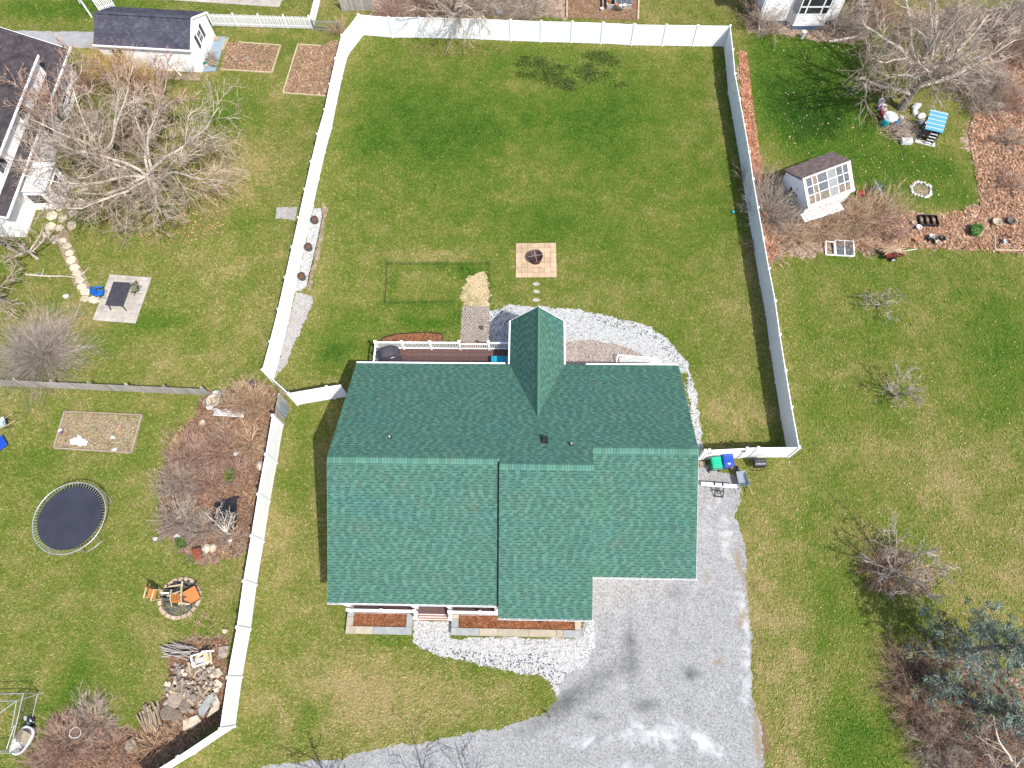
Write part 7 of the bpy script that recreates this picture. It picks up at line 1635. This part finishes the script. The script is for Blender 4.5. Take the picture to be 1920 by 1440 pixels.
# ---- right: the big tree and thickets
bare_tree('large leaning bare tree above the round table', G(1688, 205), 110, 1, 3.0, 15, 6.6, (.4, 1.3), 10, 8, 4, .26, (.04, .03), 'bark', 'twig', limb_bark='bark_pale', up=.02, wig=.2)
bare_tree('slim pale bare tree left of the large leaning tree', G(1648, 112), 111, 1, .8, 7, 3.0, (.35, .95), 7, 6, 4, .09, (0, 0), 'bark_pale', 'twig_red')
for k, (x, y, n, h, sp, m, lb) in enumerate(((1442, 55, 46, 2.6, .9, 'twig', 'twiggy bush at the left corner of the shingled house'), (1418, 30, 80, 1.8, 1.0, 'twig_red', 'reddish bush left of the shingled house corner'), (1565, 52, 50, 2.4, .95, 'twig_grey', 'twiggy grey bush right of the bay window'), (1605, 62, 40, 1.6, 1.0, 'twig', 'bush at the foot of the wooden steps'), (1640, 40, 90, 2.4, .95, 'twig_red', 'dark reddish bush right of the wooden steps'), (1790, 60, 120, 2.2, 1.1, 'twig', 'bare thicket below the white wall top right'), (1880, 60, 130, 2.3, 1.1, 'twig_grey', 'grey thicket near the upper right corner'), (1905, 100, 150, 2.2, 1.2, 'twig_red', 'dark red thicket at the right edge'), (1790, 150, 110, 1.7, 1.2, 'twig', 'bare bush right of the leaning tree trunk'), (1845, 160, 140, 1.6, 1.25, 'twig_grey', 'grey bush around the red toy'), (1830, 195, 130, 1.3, 1.3, 'twig', 'low bush between sacks and right thicket'), (1895, 200, 60, 1.8, 1.1, 'twig_red', 'dark bush at the right edge near the white bucket'), (1740, 90, 70, 1.6, 1.0, 'twig_grey', 'grey bush behind the leaning tree'), (1890, 265, 60, .8, 1.3, 'twig', 'low bush on the leaf litter at right'), (1890, 345, 60, .7, 1.3, 'twig_red', 'low dark bush lower on the leaf litter at right'))):
    bare_shrub(lb, G(x, y), 120+k, n, h, sp, m, .016, 6, 3, 'bushes of the right yards', base_r=.6)
bare_tree('leafless lilac like tree at the upper right corner', G(1890, 75), 112, 1, 1.0, 6, 3.2, (.4, 1.0), 7, 6, 3, .1, (0, 0), 'bark', 'twig_grey')
for k, (x, y, n, h, sp, m, lb) in enumerate(((1445, 395, 240, 1.7, 1.1, 'twig_grey', 'dense grey bush between the fence and greenhouse'), (1425, 350, 90, 1.3, 1.1, 'twig_red', 'reddish bush along the fence above the grey bush'), (1480, 440, 150, .9, 1.4, 'stalk', 'flattened tan stalks left below the greenhouse'), (1540, 430, 190, 1.0, 1.35, 'stalk', 'flattened tan stalks below the greenhouse bench'), (1590, 415, 190, 1.1, 1.3, 'stalk', 'tan stalks in front of the greenhouse right end'), (1630, 405, 170, 1.1, 1.3, 'stalk', 'tan stalks between greenhouse and green wheelbarrow'), (1660, 430, 150, .9, 1.35, 'twig_red', 'reddish stalks above the red cart'), (1610, 450, 130, .7, 1.4, 'stalk', 'low tan stalks above the window sashes'), (1440, 470, 110, .6, 1.45, 'stalk', 'low matted stalks against the fence'), (1660, 395, 60, 1.4, .8, 'stalk', 'upright pale stalks below the green wheelbarrow'))):
    bare_shrub(lb, G(x, y), 140+k, n, h*1.15, sp, m, .016, 4, 1, 'stalks round the greenhouse', base_r=1.0, name='dead_stalks', wig=.09)
for k, (pl, lb) in enumerate((([(1814, 430), (1825, 425), (1840, 432), (1830, 447), (1816, 444)], 0), ([(1660, 366), (1672, 374), (1682, 392), (1668, 386)], 1), ([(1593, 402), (1605, 400), (1606, 410), (1594, 412)], 2))):
    scatter(('green_plant', 'green_weeds', 'dark_weeds')[k], px(*pl), (700, 600, 250)[k], .16 if k == 0 else .11, M['leaf_green'], seed=90+k, tints=((1.6, 1.6, 1.4), (.9, 1.2, .9)) if k < 2 else ((.5, .6, .5),), lift=.45 if k == 0 else .2, tilt=1.0, aspect=.35)
# saplings on the right lawn
bare_tree('smallest bare sapling on the right lawn, nearest the cart', G(1645, 577), 160, 1, .35, 5, 1.5, (.6, 1.15), 6, 5, 3, .06, (0, .1), 'bark', 'twig_grey', up=.05, tw=.009)
bare_tree('bare sapling in the middle of the right lawn', G(1676, 744), 161, 1, .5, 7, 1.8, (.5, 1.1), 6, 5, 3, .07, (0, .05), 'bark', 'twig_grey', up=.05, tw=.009)
bare_tree('largest bare sapling over reddish stems, lowest on the right lawn', G(1668, 1072), 162, 1, .5, 9, 2.7, (.4, 1.1), 7, 6, 3, .09, (.02, .03), 'bark', 'twig_grey', up=.05, tw=.0105)
bare_shrub('reddish stems at the foot of the largest sapling', G(1655, 1065), 163, 170, 1.3, 1.25, 'twig_red', .009, 4, 1, base_r=.5)
# blue green conifer and brush at the lower right
def conifer(label, p, seed, h, rad, mat):
    rng = R(seed); t = thing('conifer', label, 'tree', (p.x, p.y, 0)); a, b, f = MB(), MB(), MB()
    a.tube([(0, 0, -.05), (.05, .05, h*.5), (0, .1, h)], [.2, .13, .03], 8); a.build('trunk', M['bark'], t)
    nb = int(9*h)
    for k in range(nb):
        z = h*(.08+.9*(k/nb)**.9); az = k*2.4+rng.uniform(-.5, .5); L = rad*(1-.75*(z/h)**1.3)*rng.uniform(.45, 1.25)
        if L < .3: L = .3
        d = Vector((math.cos(az), math.sin(az), rng.uniform(-.1, .35))); P1 = limb(b, rng, (0, 0, z), d, L, .035, .01, 5, 4, .1)
        for q in range(int(2+L*3.2)):
            i = rng.randrange(2, 6) if L > .7 else rng.randrange(1, 6); s = P1[i]+Vector((rng.gauss(0, .22), rng.gauss(0, .22), rng.gauss(0, .12)))*min(1.2, L*.6)
            out = (d.normalized()*.8+Vector((rng.gauss(0, .5), rng.gauss(0, .5), rng.uniform(.1, .7)))).normalized()
            tn = rng.uniform(.55, 1.35); tc = (tn, tn, tn*rng.uniform(.9, 1.15)) if rng.random() < .8 else (tn*1.3, tn*1.1, tn*.45)
            for w in range(15):
                dn = (out+Vector((rng.gauss(0, .5), rng.gauss(0, .5), rng.gauss(0, .4)))).normalized(); ln = rng.uniform(.14, .3); c0 = s+Vector((rng.gauss(0, .07), rng.gauss(0, .07), rng.gauss(0, .06)))
                u = dn.cross(Vector((rng.gauss(0, 1), rng.gauss(0, 1), rng.gauss(0, 1)))).normalized()*.024
                f.tint = tc; f.quad(c0-u, c0+u, c0+dn*ln+u*.2, c0+dn*ln-u*.2)
    f.t = [x if isinstance(x, tuple) else (x, x, x) for x in f.t]
    b.build('branches', M['bark'], t); f.build('foliage', M['spruce'], t)
conifer('tall grey green conifer over brush at the lower right', G(1765, 1222), 170, 7.6, 2.7, None)
conifer('low grey green conifer at the left border of the thicket', G(1738, 1283), 171, 2.6, 1.5, None)
conifer('grey green conifer below the tall one, nearest the corner', G(1835, 1335), 172, 3.6, 1.7, None)
for k, (x, y, n, h, m, lb) in enumerate(((1705, 1265, 150, 1.1, 'twig_red', 'reddish brush left of the tall conifer'), (1720, 1330, 150, 1.0, 'twig_red', 'reddish brush below the tall conifer'), (1760, 1390, 170, .9, 'twig', 'brown brush at the lower right border'), (1830, 1400, 170, .9, 'twig_red', 'brown brush in the lower right corner'), (1760, 1300, 120, 1.2, 'stalk', 'tan stalks inside the lower right thicket'), (1890, 1350, 150, 1.1, 'twig', 'brown brush at the right border below the conifers'), (1780, 1450, 120, .8, 'twig', 'brown brush at the bottom border right'), (1760, 1245, 100, 1.0, 'twig_grey', 'grey brush above the lower right thicket'))):
    bare_shrub(lb, G(x, y), 180+k, n, h, 1.35, m, .014, 5, 2, 'brush of the lower right thicket', base_r=.9, name='brush')
bare_tree('pale bare tree reaching in at the lower right corner', G(1880, 1440), 190, 1, 1.6, 6, 3.4, (.6, 1.2), 5, 4, 2, .11, (0, .05), 'bark_pale', 'twig', limb_bark='bark_pale')
# trees just below the picture; the photograph shows their shadows on the drive and the right lawn
for k, (x, y, h0, L1, lb) in enumerate(((640, 1500, 1.6, 3.0, 'bare tree below the frame, leftmost along the drive'), (850, 1560, 2.6, 3.2, 'bare tree below the frame whose shadow crosses the drive'), (930, 1570, 2.4, 3.2, 'second bare tree below the frame beside the drive'), (1810, 1500, 3.2, 4.2, 'bare tree below the frame at the lower right thicket'))):
    bare_tree(lb, G(x, y), 200+k, 1, h0, 5, L1, (.3, .9), 5, 4, 2, .12, (0, 0), 'bark', 'twig', 'trees along the road')

for nm, q in (('paver_pad', [(967, 457), (1042.5, 456), (1044, 520.5), (967, 521)]), ('patio', [(206, 515), (285, 521), (255, 607), (175, 601)]), ('cobble_path', [(865, 574), (917, 573), (917, 642), (863, 643)]), ('pool_terrace', [(270, -3), (400, 6), (500, 12), (525, 2), (570, -28), (250, -40)]), ('flagstone_path', [(100, 440), (125, 430), (150, 500), (178, 545), (160, 560), (140, 535)])): EDGES[nm] = px(*q)
build_blades()
